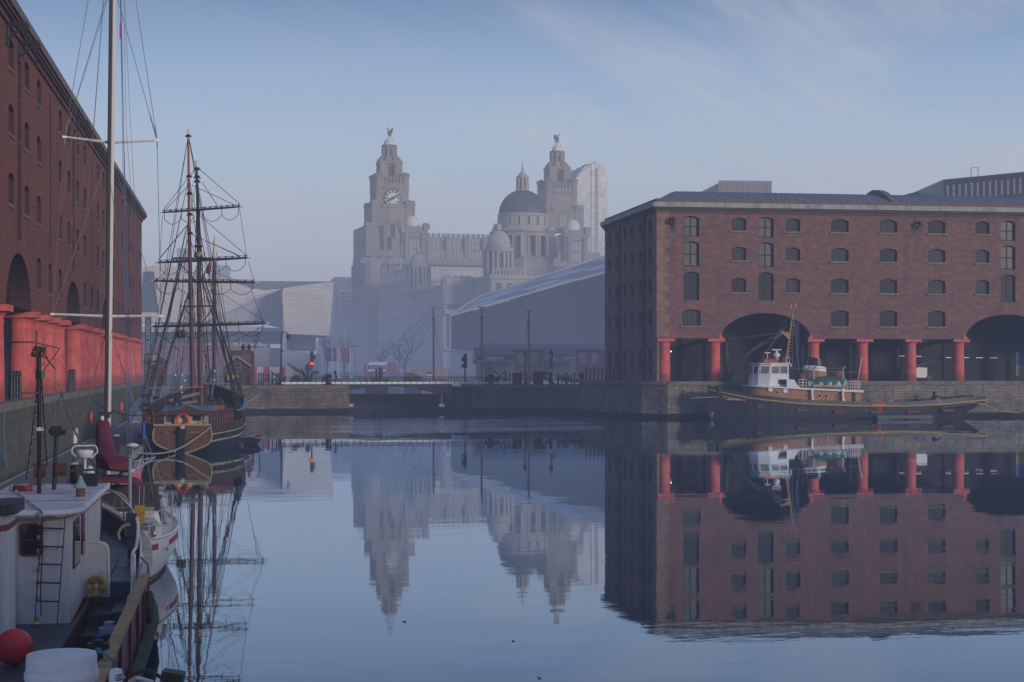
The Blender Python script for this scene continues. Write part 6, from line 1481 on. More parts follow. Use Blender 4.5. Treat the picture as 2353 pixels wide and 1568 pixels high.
p=atY(*zK1(845,955),201.5); gb=T('grit_bin','yellow grit bin in front of the gatehouse','bin',(p.x,201.5,FZ)); g=MB(); g.prism([(-.55,0),(.55,0),(.62,.95),(-.62,.95)],'y',-.4,.4); g.build('bin',YEL,gb); g=MB(); g.prism([(-.66,.96),(.66,.96),(.55,1.25),(-.55,1.25)],'y',-.45,.45); g.build('lid',YEL,gb)
p=atY(*zK1(882,960),200.5); gb=T('litter_bin','low black bin with a white mark beside the yellow grit bin','bin',(p.x,200.5,FZ)); g=MB(); g.box(-.45,.45,-.35,.35,0,.8); g.build('bin',IRON,gb); g=MB(); g.box(-.1,.1,-.37,-.352,.35,.6); g.build('mark',WHT,gb)
# upright dock sign
a=atY(*zm(0,1150,3.1357)(1820,850),214.); b=atY(*zm(0,1150,3.1357)(1898,345),214.); sgn=T('dock_sign','tall dark upright sign reading ALBERT DOCK behind the left warehouse end','sign',(a.x,214.,FZ)); w_=b.x-a.x; h=b.z-FZ
SGN=M('sign_slate',(.055,.075,.11),.6); g=MB(); g.box(0,w_,-.15,.15,0,h); g.build('panel',SGN,sgn)
LT=M('sign_letters',(.35,.42,.52),.6); o=text('ALBERT DOCK',w_*.72,LT,sgn,(w_*.45,-.165,h-.25),(0,0,0),align='LEFT',sx=1.32); o.rotation_euler=(Matrix.Rotation(pi/2,3,'X')@Matrix.Rotation(-pi/2,3,'Z')).to_euler()
o.location.z=h-.6
# tall street lamp by the museum, hoarding, far lamps, flags
p=atY(*zK1(1225,950),204.); q=atY(*zK1(1225,545),204.); r=T('street_lamp','tall modern street lamp with hooked arm before the museum corner','street lamp',(p.x,204,FZ)); h=q.z-FZ
g=MB(); g.tube([(0,0,0),(0,0,h-.4),(.1,0,h-.12),(.4,0,h),(.75,0,h-.1),(.85,0,h-.35)],[.12,.08,.07,.06,.05,.05],8); g.lathe([(.2,0),(.16,.9),(.1,1.2)],8); g.build('pole',IRON,r,smooth=True); g=MB(); g.lathe([(.08,.3),(.22,.1),(.24,-.1),(.12,-.28),(.02,-.3)],10,(.85,0,h-.6)); g.build('lamp_head',IRON,r,smooth=True); g=MB(); g.box(-.05,.25,-.12,.12,h*.62,h*.66); g.build('sign_box',IRON,r)
HW,HM=M('hoarding_white',(.50,.48,.48),.7,var=.06),M('hoarding_magenta',(.40,.05,.20),.7,var=.08)
a=atY(*zK1(1015,870),222); hd=T('hoarding','white and magenta panel hoarding in front of the museum steps','hoarding',(a.x,222,FZ)); pnl=[(1015,1032,HM),(1034,1084,HW),(1086,1134,HM),(1136,1210,HW),(1212,1256,HM),(1258,1315,HW)]
for x0,x1,mt in pnl: u=atY(*zK1(x0,870),222).x-a.x; v=atY(*zK1(x1,870),222).x-a.x; g=MB(); g.box(u,v,-.04,.04,.2,atY(*zK1(x0,820),222).z-FZ); g.build('panel',mt,hd)
def tall_lamp(px,yt,c,label,flat=False,side=-1):
    p=atC(px,HZ,c); q=atC(px,yt,c); r=T('street_lamp',label,'street lamp',(p.x,p.y,FZ),TH*-1,'street lamps along the far road'); h=q.z-FZ; g=MB()
    if flat: g.cyl((0,0,0),(0,0,h),.1,n=5); g.box(-1.3,1.3,-.2,.2,h,h+.25)
    else: g.tube([(0,0,0),(0,0,h-1.2),(.3*side,0,h-.4),(1.2*side,0,h),(2.6*side,0,h+.1)],[.12,.1,.09,.08,.07],5); g.box(min(2.2*side,3.4*side),max(2.2*side,3.4*side),-.15,.15,h,h+.15)
    g.build('pole',M('lamp_grey',(.10,.11,.13),.6),r)
for i,(a,b) in enumerate(((605,845),(662,845),(692,828),(735,830),(778,818),(836,812))):
    px,py=zP(a,b); tall_lamp(px,py,360+i*18,'curved grey street lamp in the haze, %s from the museum'%('nearest','second','third','fourth','fifth','furthest')[i])
for i,(a,b,lb) in enumerate(((943,868,'by the magenta banner'),(776,868,'between the banner poles'),(1335,860,'before the palazzo wall'),(610,20,''))):
    if lb: px,py=zP(a,b); tall_lamp(px,py,330+i*12,'flat topped street lamp '+lb,True)
def banner(px,yt,yb,c,col,label,side=-1,wd=1.3):
    p=atC(px,HZ,c); q=atC(px,yt,c); b_=atC(px,yb,c); r=T('banner_pole',label,'flag',(p.x,p.y,FZ),-TH); h=q.z-FZ; g=MB(); g.cyl((0,0,0),(0,0,h),.1,.07,n=6); g.lathe([(.7,0),(.7,.35),(.2,.4)],8); g.build('pole',M('pole_white',(.6,.6,.6),.5,var=.05),r)
    g=MB(); zb=b_.z-FZ; g.add([(.1*side,.02,zb),((.1+wd)*side,.1,zb),((.1+wd)*side,-.05,(zb+h)/2),((.1+wd)*side,.08,h-.2),(.1*side,.02,h-.2)],[(0,1,2,3,4)]); g.build('banner',M(*col),r)
CB1=('banner_magenta',(.24,.06,.10),.7); CB2=('banner_dark',(.07,.05,.08),.7)
for a,b,c_,col,lb in ((897,870,1010,CB1,'magenta banner on a white pole before the clock tower'),(737,868,1000,CB2,'dark banner on the left of two white poles'),(779,866,1000,CB2,'dark banner on the right of two white poles'),(793,880,1000,CB1,'narrow magenta banner behind the dark banners')):
    px,yt=zP(a,b); _,yb=zP(a,c_); banner(px,yt,yb,300,col,lb,-1,1.5 if col is CB1 and a>800 else 1.2)
# vehicles, boats and masts beyond the bridge
def bus():
    a=atC(*zP(1015,1095),330); b=atC(*zP(1310,1095),330); r=T('bus','red and white single deck bus parked before the palazzo','bus',(a.x,a.y,FZ),math.atan2(b.y-a.y,b.x-a.x)); L=(b-a).length; BRD=M('bus_red',(.26,.05,.04),.5,var=.1); H=3.3
    g=MB(); g.box(0,L,0,2.5,.45,1.35); g.box(0,.9,0,2.5,1.35,2.75); g.box(L-1.9,L,0,2.5,1.35,2.95); g.build('body',BRD,r)
    g=MB(); g.prism([(.9,2.45),(L-1.9,2.45),(L-1.9,3.05),(1.6,3.05),(.95,2.75)],'y',0,2.5); g.box(.9,L-1.9,-.02,.03,1.2,1.5); g.build('white_panel',WHT,r)
    g=MB(); g.box(.9,L-1.9,.03,2.47,1.5,2.45); g.build('window_band',GL,r)
    g=MB()
    for i in range(8): xx=.9+(L-2.8)*i/7; g.box(xx-.05,xx+.05,-.01,.03,1.5,2.45)
    g.build('window_post',WHT,r)
    for xx in (1.6,L-3.2): g=MB(); g.cyl((xx,-.03,.5),(xx,.25,.5),.5,n=14); g.build('wheel',IRON,r)
bus()
def van():
    a=atC(*zP(1560,1140),285); b=atC(*zP(1672,1140),285); r=T('van','white panel van facing the dock beyond the footbridge','van',((a.x+b.x)/2,a.y,FZ),R(8)); w_=(b-a).length*.55/1.0; w_=2.0*1.25
    H=atC(*zP(1600,1075),285).z-FZ-.15; k=H/2.4
    g=MB(); g.prism([(0,.35*k),(0,1.15*k),(.9*k,1.45*k),(1.5*k,2.3*k),(5*k,2.4*k),(5*k,.35*k)],'x',-1.0*k,1.0*k,0); g.build('body',WHT,r)
    g=MB(); g.add([(-.88*k,.92*k-.06,1.5*k),(.88*k,.92*k-.06,1.5*k),(.80*k,1.46*k-.06,2.22*k),(-.80*k,1.46*k-.06,2.22*k)],[(0,1,2,3)]); g.build('windscreen',GL,r)
    g=MB(); g.add([(1.01*k,1.2*k,1.45*k),(1.01*k,2.1*k,1.45*k),(1.01*k,2.1*k,2.1*k),(1.01*k,1.6*k,2.1*k)],[(0,1,2,3)]); g.build('side_window',GL,r)
    g=MB(); g.box(-.8*k,.8*k,-.03,-.002,.6*k,.95*k); g.build('grille',IRON,r)
    for s_ in (-1,1):
        g=MB(); g.sph((s_*.78*k,-.02,1.0*k),.15*k,8,sy=.4); g.build('headlight',M('headlight_glass',(.5,.5,.5),.2),r); g=MB(); g.box(s_*1.2*k-.12*k,s_*1.2*k+.12*k,.9*k,1.0*k,1.4*k,1.75*k); g.build('mirror',IRON,r)
        for yy in (.9,4.0): g=MB(); g.cyl((s_*.78*k,yy*k,.35*k),(s_*1.0*k,yy*k,.35*k),.35*k,n=14); g.build('wheel',IRON,r)
    g=MB(); 
    for s_ in (-1,1): g.cyl((s_*.8*k,1.6*k,2.5*k),(s_*.8*k,4.8*k,2.55*k),.04,n=5)
    for yy in (1.8,3.2,4.6): g.cyl((-.95*k,yy*k,2.52*k),(.95*k,yy*k,2.52*k),.04,n=5)
    g.build('roof_rack',IRON,r)
van()
def small_boat(a0,a1,b,c,col,label,kind='dinghy',zb=None):
    a=atC(*zP(a0,b),c); e=atC(*zP(a1,b),c); L=(e-a).length; r=T('small_boat',label,'boat',((a.x+e.x)/2,(a.y+e.y)/2,0 if zb is None else zb),math.atan2(e.y-a.y,e.x-a.x)); h=a.z-(0 if zb is None else zb)
    secs=[]
    for i in range(11):
        t=-1+2*i/10; bb=.9*max(.04,1-abs(t)**2.5); sh=h*(.86+.14*t*t)
        secs.append([(t*L/2,bb*sin(q_),-.1+(sh+.1)*(1-cos(q_))) for q_ in [-pi/2+pi*k/6 for k in range(7)]])
    g=MB(); g.loft(secs); g.build('hull',M(*col),r,smooth=True,fix=False)
    g=MB(); g.loft([[ (s_[0][0]*.97,s_[0][1]*.85,h*.8),(s_[0][0]*.97,-s_[0][1]*.85,h*.8)] for s_ in secs]); g.build('deck',M('boat_deck',(.28,.27,.26),.8),r)
    if kind=='cabin': g=MB(); g.box(-L*.18,L*.15,-.6,.6,h*.8,h*1.22); g.build('cabin',WHT,r)
    if kind=='tug': g=MB(); g.box(-L*.1,L*.12,-.6,.6,h*.8,h*1.35); g.cyl((-L*.25,0,h*.8),(-L*.25,0,h*1.3),.15,n=8); g.build('cabin',M(*col),r)
    return r
WC=('boat_hull_white',(.62,.61,.61),.5); RC=('boat_hull_red',(.26,.045,.04),.5); BC=('boat_hull_navy',(.03,.04,.08),.5)
small_boat(838,925,1148,236,WC,'white small boat behind the left end of the bridge railing','cabin'); small_boat(925,1030,1148,240,WC,'low white boat moored beside the red boat','dinghy'); small_boat(1095,1240,1140,235,RC,'bright red small boat behind the bridge railing','tug'); small_boat(1240,1370,1145,240,WC,'white boat between the red boat and the orange cover','cabin'); small_boat(1030,1100,1150,246,BC,'dark small boat left of the red boat','dinghy')
a=atC(*zP(1380,1135),262); b=atC(*zP(1535,1135),262); oc=T('covered_boat','boat under a bright orange cover beyond the bridge','boat',((a.x+b.x)/2,a.y,0)); L=(b.x-a.x); tz=atC(*zP(1380,1100),262).z
g=MB(); g.box(-L/2,L/2,-1,1,-.3,a.z-.1); g.build('hull',M(*BC),oc); g=MB(); g.prism([(-L/2,a.z-.09),(L/2,a.z-.09),(L*.25,tz-.3),(-L*.1,tz),(-L/2,tz)],'y',-1.1,1.1); g.build('cover',M('cover_orange',(.52,.24,.05),.7),oc)
def stub_mast(a,yt,ytr,yb,c,f,label,col,rig=()):
    p=atC(*f(a,yb),c); q=atC(*f(a,yt),c); m_=atC(*f(a,ytr),c); r=T('ship_mast',label,'mast',(p.x,p.y,0)); o=r.location
    g=MB(); g.tube([(0,0,-.5),Vector(m_)-o,Vector(q)-o],[.17,.15,.11],8); g.build('pole',M('far_mast_brown',(.17,.11,.085),.7) if not col else M('far_mast_orange',(.25,.155,.115),.7),r,smooth=True)
    g=MB(); m0=Vector(m_)-o; g.lathe([(.34,-.12),(.34,.1)],8,tuple(m0)); g.bar(Vector(q)-o+Vector((-.5,0,-.05)),Vector(q)-o+Vector((.5,0,-.05)),.12); g.build('crosstree',M('far_mast_brown',(.17,.11,.085),.7),r)
    if rig:
        g=MB()
        for (a1,b1),(a2,b2) in rig: g.tube([Vector(atC(*f(a1,b1),c))-o,Vector(atC(*f(a2,b2),c))-o],.022,4)
        g.build('rigging',IRON,r)
    return r
stub_mast(1645,515,625,1075,250,zP,'tall brown ship mast with slanting stays beyond the bridge',False,[((1640,540),(1130,980)),((1640,560),(1190,1120)),((1640,620),(1440,990)),((1650,620),(1690,1060)),((1655,620),(1720,1060)),((1640,515),(1790,520))])
stub_mast(508,510,605,1120,232,zR,'orange brown mast standing before the GREAT sign',True); stub_mast(930,542,650,1120,232,zR,'orange brown mast standing between the two name signs',True,[((928,545),(900,900)),((932,650),(945,1100))])
a=atC(*zP(1450,1120),300); b=atC(*zP(1785,1120),300); ct=T('site_hoarding','long pale orange site hoarding behind the van','hoarding',(a.x,a.y,FZ)); g=MB(); g.box(0,b.x-a.x,0,.3,0,atC(*zP(1450,1062),300).z-FZ); g.build('panel',M('hoarding_peach',(.42,.27,.17),.8),ct)
g=MB()
for i in range(16): xx=(b.x-a.x)*i/15; g.box(xx-.05,xx+.05,-.06,-.003,0,atC(*zP(1450,1062),300).z-FZ)
g.build('batten',M('batten_brown',(.25,.15,.1),.8),ct)
o=MB().lathe([(.3,0),(.3,2.0),(.1,2.1)],10).build('marker_post',YEL,None,loc=(atC(*zQ(2045,510),245).x,atC(*zQ(2045,510),245).y,FZ)); tag(o,'small yellow marker post at the left end of the railway shed','post')
# bare winter trees by the palazzo
def bare_tree(px,py,h,c,label,seed,spread=1.):
    p=atC(px,HZ,c); r=T('bare_tree',label,'tree',(p.x,p.y,FZ)); rnd=random.Random(seed); tr=MB(); tw=MB()
    def grow(p,d,L,rad,dep):
        q=p+d*L; (tr if dep<1 else tw).tube([p,p.lerp(q,.5)+Vector((rnd.uniform(-.1,.1),0,0))*L,q],[rad,rad*.8,rad*.6],4)
        if dep>=4: return
        for i in range(3 if dep else 6):
            nd=(d+Vector((rnd.uniform(-1,1)*spread,rnd.uniform(-1,1),rnd.uniform(-.1,.7)))*.8).normalized(); grow(q if dep else p.lerp(q,rnd.uniform(.4,1)),nd,L*rnd.uniform(.5,.8),rad*.55,dep+1)
    grow(Vector((0,0,0)),Vector((0,0,1)),h*.35,h*.022,0)
    BK=M('bark_dark',(.05,.045,.045),.9); tr.build('trunk',BK,r); tw.build('crown',BK,r)
bare_tree(1108/1.74076*0+(1000+1395/2.24)/1.74076,0,9,310,'leafless spreading tree right of the bus',3,1.3)
bare_tree((1000+1160/2.24)/1.74076,0,8,345,'leafless dark tree behind the bus',5); bare_tree((1000+850/2.24)/1.74076,0,10,350,'leafless thin tree near the magenta banner',8,.7); bare_tree((1000+690/2.24)/1.74076,0,10,350,'leafless tree by the museum end',11,.8); bare_tree((1700+1165/2.24)/1.74076*0+1188,0,6,300,'leafless tree at the left of the railway shed',21,.8)
# pontoon below the left quay with its gangway
PW=planks('pontoon_boards',(.15,.145,.145),(.21,.20,.20),.14,'y',.8,(.03,.03,.03),.5,.02)
pn=T('pontoon','long weathered boardwalk pontoon along the left quay wall','pontoon',(-8.35,0,0)); g=MB(); g.box(-1.6,2.2,46,178,.28,.48); g.build('deck_boards',PW,pn)
g=MB(); g.box(-1.75,-1.61,46,178,.1,.52); g.box(2.21,2.35,46,178,.1,.52); g.build('edge_beam',M('edge_grey',(.26,.265,.28),.7,var=.2),pn)
zF=zm(0,1650,2.6137)
def ped(a,b,label,hh,top):
    p=atZ(*zF(a,b),.48); r=T('power_pedestal',label,'service post',(p.x,p.y,.48)); g=MB(); g.box(-.14,.14,-.12,.12,0,hh); g.build('cabinet',WHT if top=='w' else IRON,r); g=MB(); g.box(-.16,.16,-.14,.14,hh+.002,hh+.10); g.build('cap',M('cap_grey',(.35,.36,.37),.5),r); 
    if top=='w': g=MB(); g.box(-.16,.16,-.14,.14,-.0,.12); g.build('base',IRON,r); g=MB(); g.cyl((0,-.125,.75),(0,-.16,.75),.06,n=10); g.build('socket',RUST,r)
ped(790,345,'white power pedestal with a red socket on the pontoon',1.0,'w'); ped(1222,420,'black power pedestal with a pale cap on the pontoon',.95,'k')
o=MB().box(-.35,.35,-.2,.2,0,.7).build('dock_box',M('box_dark_green',(.03,.045,.045),.6),None,loc=(atZ(*zF(965,275),.48).x,atZ(*zF(965,275),.48).y,.48)); tag(o,'dark dock box on the pontoon beside the wall','box')
gw=T('gangway','pale sloping gangway with blue handrails from the quay to the pontoon','gangway',(0,0,0)); a=Vector((-8.6,150,.55)); b=Vector((-8.2,186,3.0)); 
g=MB(); g.add([a+Vector((-.9,0,0)),a+Vector((.9,0,0)),b+Vector((.9,0,0)),b+Vector((-.9,0,0))]+[v-Vector((0,0,.12)) for v in (a+Vector((-.9,0,0)),a+Vector((.9,0,0)),b+Vector((.9,0,0)),b+Vector((-.9,0,0)))],[(0,1,2,3),(7,6,5,4),(0,4,5,1),(1,5,6,2),(2,6,7,3),(3,7,4,0)]); g.build('walkway',M('gangway_grey',(.42,.42,.44),.6,var=.1),gw)
BLR=M('rail_blue',(.12,.22,.38),.5)
for s_ in (-1,1):
    g=MB()
    for k in (.5,1.1): g.bar(a+Vector((s_*.95,0,k)),b+Vector((s_*.95,0,k)),.09,.09)
    for i in range(13): q=a.lerp(b,i/12)+Vector((s_*.95,0,0)); g.bar(q,q+Vector((0,0,1.1)),.06)
    for i in range(12): q=a.lerp(b,i/12)+Vector((s_*.95,0,0)); q2=a.lerp(b,(i+1)/12)+Vector((s_*.95,0,1.1)); g.bar(q,q2,.05)
    g.build('handrail',BLR,gw)
for yy,lb in ((118,'nearer'),(148,'further')):
    o=T('life_ring_stand','orange life ring on the left quay wall, the %s one behind the ship'%lb,'life ring',(-10.15,yy,1.9)); lifering(o,(0,0,0),.36,.09,ORG,pi/2,pi/2)
# moored work boat with black hull between the pontoon and the tall ship
mb=T('black_barge','low black boat with dark wheelhouse moored left of the tall ship','boat',(-6.0,113,0)); g=MB(); secs=[]
for i in range(9):
    t=i/8; bb=1.0*(sin(min(1,t*2.2+.15)*pi/2))*(1 if t<.8 else (1-(t-.8)*2.5)); secs.append([(-bb*.8,t*13,-.4),(-bb,t*13,.9+t*.3),(bb,t*13,.9+t*.3),(bb*.8,t*13,-.4)])
g.loft(secs,cap0=True,cap1=True); g.build('hull',HB,mb); g=MB(); g.box(-.6,.6,6,8,.9,1.9); g.box(-.7,.7,5.8,8.2,1.9,2.0); g.build('wheelhouse',M('barge_dark',(.035,.035,.04),.6),mb); g=MB(); g.box(-.45,.45,5.96,5.99,1.4,1.8); g.build('window',GL,mb)
g=MB(); g.box(-.7,-.1,-.06,-.003,.5,.75); g.build('name_board',M('cap_grey',(.35,.36,.37),.5),mb)
# thin things on the left wall and in the arcade
g=MB(); p=atX(*zm(0,1150,3.1357)(350,490),-10.6); y_=p.y
cr2=T('column_crane','rusty iron swing arm strapped to the second red column from the left','crane',(-10.62,Yn(2),QZ)); RST=M('crane_rust',(.16,.05,.035),.8,var=.3)
g=MB(); g.cyl((-.1,0,.05),(-.1,0,3.6),.06,n=6); g.build('post',RST,cr2); g=MB(); g.bar((-.1,0,2.9),(-.1+.35,8.2,2.7),.06,.07); g.bar((-.1,0,.9),(.25,8.0,2.65),.05,.05); g.build('arm',RST,cr2)
for zz in (.25,2.95): 
    g=MB(); g.tube([(-.9+.72*cos(t)*1.,.72*sin(t),zz) for t in [2*pi*i/20 for i in range(20)]],.035,4,closed=True); g.build('strap',RST,cr2)
hz_=T('hose','blue hose hanging on the mossy quay wall','hose',(-10.3,76,0)); g=MB(); g.tube(catmull([(0,0,3.6),(0,0,2.6),(.02,.1,1.9),(0,.1,1.3),(.05,.5,1.0),(.0,.6,1.4),(.05,.1,1.2)],5),.025,5); g.build('tube',M('hose_blue',(.06,.20,.40),.5),hz_)
g=MB(); g.tube(sag((-10.4,101,QZ+.2),(-3.9,56,1.6),1.0,14),.05,6); o=g.build('mooring_rope',M('rope_brown',(.19,.15,.12),.9),None,smooth=True); tag(o,'thick slack rope from the left quay down to the yacht','rope')
g=MB(); g.tube(sag((-10.4,118,QZ-.4),(-5.3,104.4,2.6),.6,10),.045,6); o=g.build('mooring_rope',MATS['rope_brown'],None,smooth=True); tag(o,'rope from the left quay to the tall ship stern','rope')
# ---------------------------------------------------------------- brigantine: seen over the stern
zS=zm(550,1480,4.1255); zS1=zm(500,1050,1.96); zS0=zm(560,500,2.6133)
P0=atZ(*zS(740,1380),0.); SA=R(-3.0)
SH_=T('tall_ship','two masted wooden sailing ship with square yards and a brown planked transom','sailing ship',(P0.x,P0.y,0),SA)
inv_=Matrix.Rotation(-SA,4,'Z')
def sl(px,py,d):      # picture ray meets the ship's cross plane d metres ahead of the sternpost
    ph=phi(px); ux,uy=sin(ph),cos(ph); n=Vector((-sin(SA),cos(SA))); 
    t=(P0.x*n.x+P0.y*n.y+d)/(ux*n.x+uy*n.y); X_,Y_=ux*t,uy*t; c=X_*sin(TH)+Y_*cos(TH)
    v=inv_@Vector((X_-P0.x,Y_-P0.y,0)); return Vector((v.x,d,HE-(py-HZ)*c/F))
TW=planks('transom_planks',(.125,.062,.036),(.175,.088,.05),.17,'z',.55,(.02,.012,.01),.5,.012); HBLUE=M('hull_blue_black',(.018,.028,.042),.45,var=.25,scale=.7,streak=True); HBRN=M('topside_brown',(.06,.032,.028),.5,var=.25,scale=.8); CREAM=M('ship_cream',(.52,.44,.29),.6,var=.08); RAILB=M('rail_blue_grey',(.16,.20,.27),.4,var=.15); VARN=M('spar_varnish',(.30,.10,.045),.4,var=.2,scale=1.2,streak=True); SPARB=M('spar_brown',(.085,.045,.035),.6,var=.3,scale=2); SPARD=M('spar_dark',(.035,.025,.022),.6,var=.3,scale=2); TAR=M('tarred_rope',(.035,.033,.034),.9); CROOF=M('cabin_roof_grey',(.13,.15,.18),.4,var=.2); CWOOD=M('cabin_redwood',(.13,.035,.025),.5,var=.2); MASTW=M('mast_white',(.62,.62,.60),.5,var=.05)
# transom outline (right half measured, mirrored)
tr=[(0,-.6),(.10,.02)]; 
for a,b in ((830,1366),(1100,1262),(1195,1190),(1222,1110),(1222,1050),(1205,960),(1200,898)): v=sl(*zS(a,b),0); tr.append((v.x,v.z))
ztr=tr[-1][1]
# hull: sections (d, half breadth at rail, at waterline, rail z)
HS=[(0,tr[-1][0],.15,ztr),(2.,2.55,1.0,ztr+.05),(4.5,3.0,1.9,ztr+.08),(8,3.3,2.6,ztr+.12),(12,3.35,2.8,ztr+.30),(15.5,3.1,2.3,ztr+.65),(18.5,2.3,1.35,ztr+1.05),(20.5,1.3,.55,ztr+1.4),(22,.12,.05,ztr+1.7)]
def hsec(d,hb_,wl,zr):
    if d==0: pr=[(x_,z_) for x_,z_ in tr[1:]]; pr=[pr[0]]+pr[1:]; return [(x_,d,z_) for x_,z_ in pr]
    n=8; out=[]
    for i in range(n):
        t=i/(n-1); z_=-.5+(zr+.5)*t; w_=wl+(hb_-wl)*min(1,(t*1.25))**.8; out.append((w_ if t>0 else wl*.7,d,z_))
    return out
secs=[hsec(*q) for q in HS]
g=MB(); g.loft(secs); g.loft([[(-a,b,c) for a,b,c in s_] for s_ in secs]); 
hull=g.build('hull',HBLUE,SH_,smooth=True)
g=MB(); o_=[(a,b) for a,b in tr]+[(-a,b) for a,b in tr[::-1]]; g.prism(o_,'y',-.03,.15); ts=g.build('transom',TW,SH_)
g=MB(); g.tube(catmull([(a,-.06,b) for a,b in tr[1:-1]],5),.055,5); g.tube(catmull([(-a,-.06,b) for a,b in tr[1:-1]],5),.055,5); g.box(-tr[-1][0]-.05,tr[-1][0]+.05,-.12,-.03,ztr-.10,ztr+.03); g.build('transom_moulding',M('moulding_tan',(.36,.29,.20),.7,var=.2),ts,smooth=True)
g=MB(); g.box(-.16,.16,-.40,-.05,-.6,ztr-.35); g.box(-.24,.24,-.45,-.05,ztr-.55,ztr-.3); g.build('rudder',M('rudder_black',(.012,.014,.018),.5),ts); g=MB(); g.sph((0,-.30,ztr-.18),.19,10,sz=.8); g.build('rudder_head',CREAM,ts,smooth=True)
NB=M('name_board_red',(.10,.025,.02),.5)
for a0,a1,s_,b in ((375,600,'ZEBU',1045),(845,1085,'LIVERPOOL',1036)):
    u,v=sl(*zS(a0,b),0),sl(*zS(a1,b),0); g=MB(); g.box(u.x,v.x,-.075,-.031,u.z-.10,u.z+.10); nbd=g.build('name_board',NB,ts); text(s_,.19,M('name_gilt',(.42,.24,.16),.5),ts,((u.x+v.x)/2,-.082,u.z),(pi/2,0,0),sx=1.15)
# upper brown strake, white band, white lower band, rail
def band(z_f0,z_f1,name,mat,d0=0,off=.02,ds=None):
    g=MB()
    for s_ in (1,-1):
        q=[]
        for (d,hb_,wl,zr),sec in zip(HS,secs):
            def at(zv):
                for p,n_ in zip(sec[:-1],sec[1:]):
                    if (p[2]-zv)*(n_[2]-zv)<=0 and p[2]!=n_[2]: t=(zv-p[2])/(n_[2]-p[2]); return p[0]+(n_[0]-p[0])*t
                return sec[-1][0]
            za,zb=z_f0(zr),z_f1(zr); q.append([(s_*(at(za)+off),d,za),(s_*(at((za+zb)/2)+off),d,(za+zb)/2),(s_*(at(zb)+off),d,zb)])
        g.loft(q)
    return g.build(name,mat,SH_,smooth=True,fix=False)
band(lambda z:z-.62,lambda z:z+.0,'brown_strake',HBRN,off=.022); band(lambda z:z-.66,lambda z:z-.60,'white_line',CREAM,off=.035); band(lambda z:z-1.15-(z-ztr)*.2,lambda z:z-1.02-(z-ztr)*.2,'white_wale',CREAM,off=.06)
g=MB()
for s_ in (1,-1):
    pts=[(s_*hb_,d,zr) for d,hb_,wl,zr in HS if d>=4]; c=catmull(pts,4)
    g.loft([[(p.x-.16,p.y,p.z+.62),(p.x+.16,p.y,p.z+.62),(p.x+.16,p.y,p.z+.70),(p.x-.16,p.y,p.z+.70)] for p in c],closed=True)
g.build('cap_rail',RAILB,SH_)
g=MB()
for s_ in (1,-1):
    c=catmull([(s_*hb_,d,zr) for d,hb_,wl,zr in HS if d>=6],4); g.loft([[(p.x,p.y,p.z-.1),(p.x,p.y,p.z+.62)] for p in c])
g.build('bulwark',HBRN,SH_)
# balustrade round the stern
g=MB(); pts=[(-2.9,4.,ztr+.1),(-2.45,1.8,ztr+.05),(-1.9,.1,ztr),(1.9,.1,ztr),(2.45,1.8,ztr+.05),(2.95,4.,ztr+.1)]
g.tube([(x_,y_,z_+.78) for x_,y_,z_ in pts],.06,6); rl=g.build('stern_rail',HBRN,SH_,smooth=True)
bal_=MB().lathe([(.05,0),(.035,.12),(.065,.28),(.035,.5),(.05,.75)],7).mesh('baluster',[CWOOD])
for a,b in zip(pts[:-1],pts[1:]):
    a=Vector(a);b=Vector(b); n=max(2,int((b-a).length/.42))
    if a.y<.2 and b.y<.2: 
        for x_ in (-1.8,1.8): link('baluster',bal_,rl,(x_,.1,ztr+.02))
        continue
    for i in range(n): link('baluster',bal_,rl,tuple(a.lerp(b,(i+.5)/n)))
g=MB(); g.loft([[(-hb_+.05,d,zr-.25),(hb_-.05,d,zr-.25)] for d,hb_,wl,zr in HS]); g.build('deck',DECK,SH_)
# stern cabin
l,r_=sl(*zS(443,880),1.3),sl(*zS(1100,870),1.3); zc0=ztr-.2; zc1=sl(*zS(700,745),1.3).z
cb=MB(); cb.prism([(1.3,zc0),(5.2,zc0),(5.2,zc1+.40),(1.3,zc1)],'x',l.x,r_.x); cabin=cb.build('stern_cabin',CREAM,SH_)
g=MB(); g.prism([(1.0,zc1-.02),(5.5,zc1+.44),(5.5,zc1+.50),(1.0,zc1+.06)],'x',l.x-.35,r_.x+.35); g.build('cabin_roof',CROOF,cabin); g=MB(); g.box(l.x-.37,r_.x+.37,.96,1.0,zc1-.03,zc1+.09); g.build('roof_fascia',CWOOD,cabin)
def cpan(a0,a1,b0,b1,mt,nm,th=.03):
    u,v=sl(*zS(a0,b0),1.3),sl(*zS(a1,b1),1.3); g=MB(); g.box(u.x,v.x,1.3-th,1.298,v.z,u.z); g.build(nm,mt,cabin)
cpan(470,610,762,860,CWOOD,'shutter'); cpan(912,1050,752,838,GL,'window'); cpan(800,842,750,870,CWOOD,'door_post'); cpan(1075,1095,745,870,CWOOD,'door_post'); cpan(655,785,765,870,M('cabin_cream_light',(.60,.54,.42),.6,var=.06),'door')
v=sl(*zS(1245,800),2.2); 
u=sl(*zS(745,822),.9); o=lifering(None,(0,0,0),.36,.095,ORG); tag(o,'orange life ring on the stern cabin of the tall ship','life ring'); o.location=SH_.matrix_world.to_translation() if False else Vector((P0.x,P0.y,0))+Matrix.Rotation(SA,3,'Z')@u; o.rotation_euler=(pi/2,0,SA)
hz_=[sl(*zS(a,b),3.) for a,b in ((690,690),(690,655),(820,592),(965,640),(960,690))]
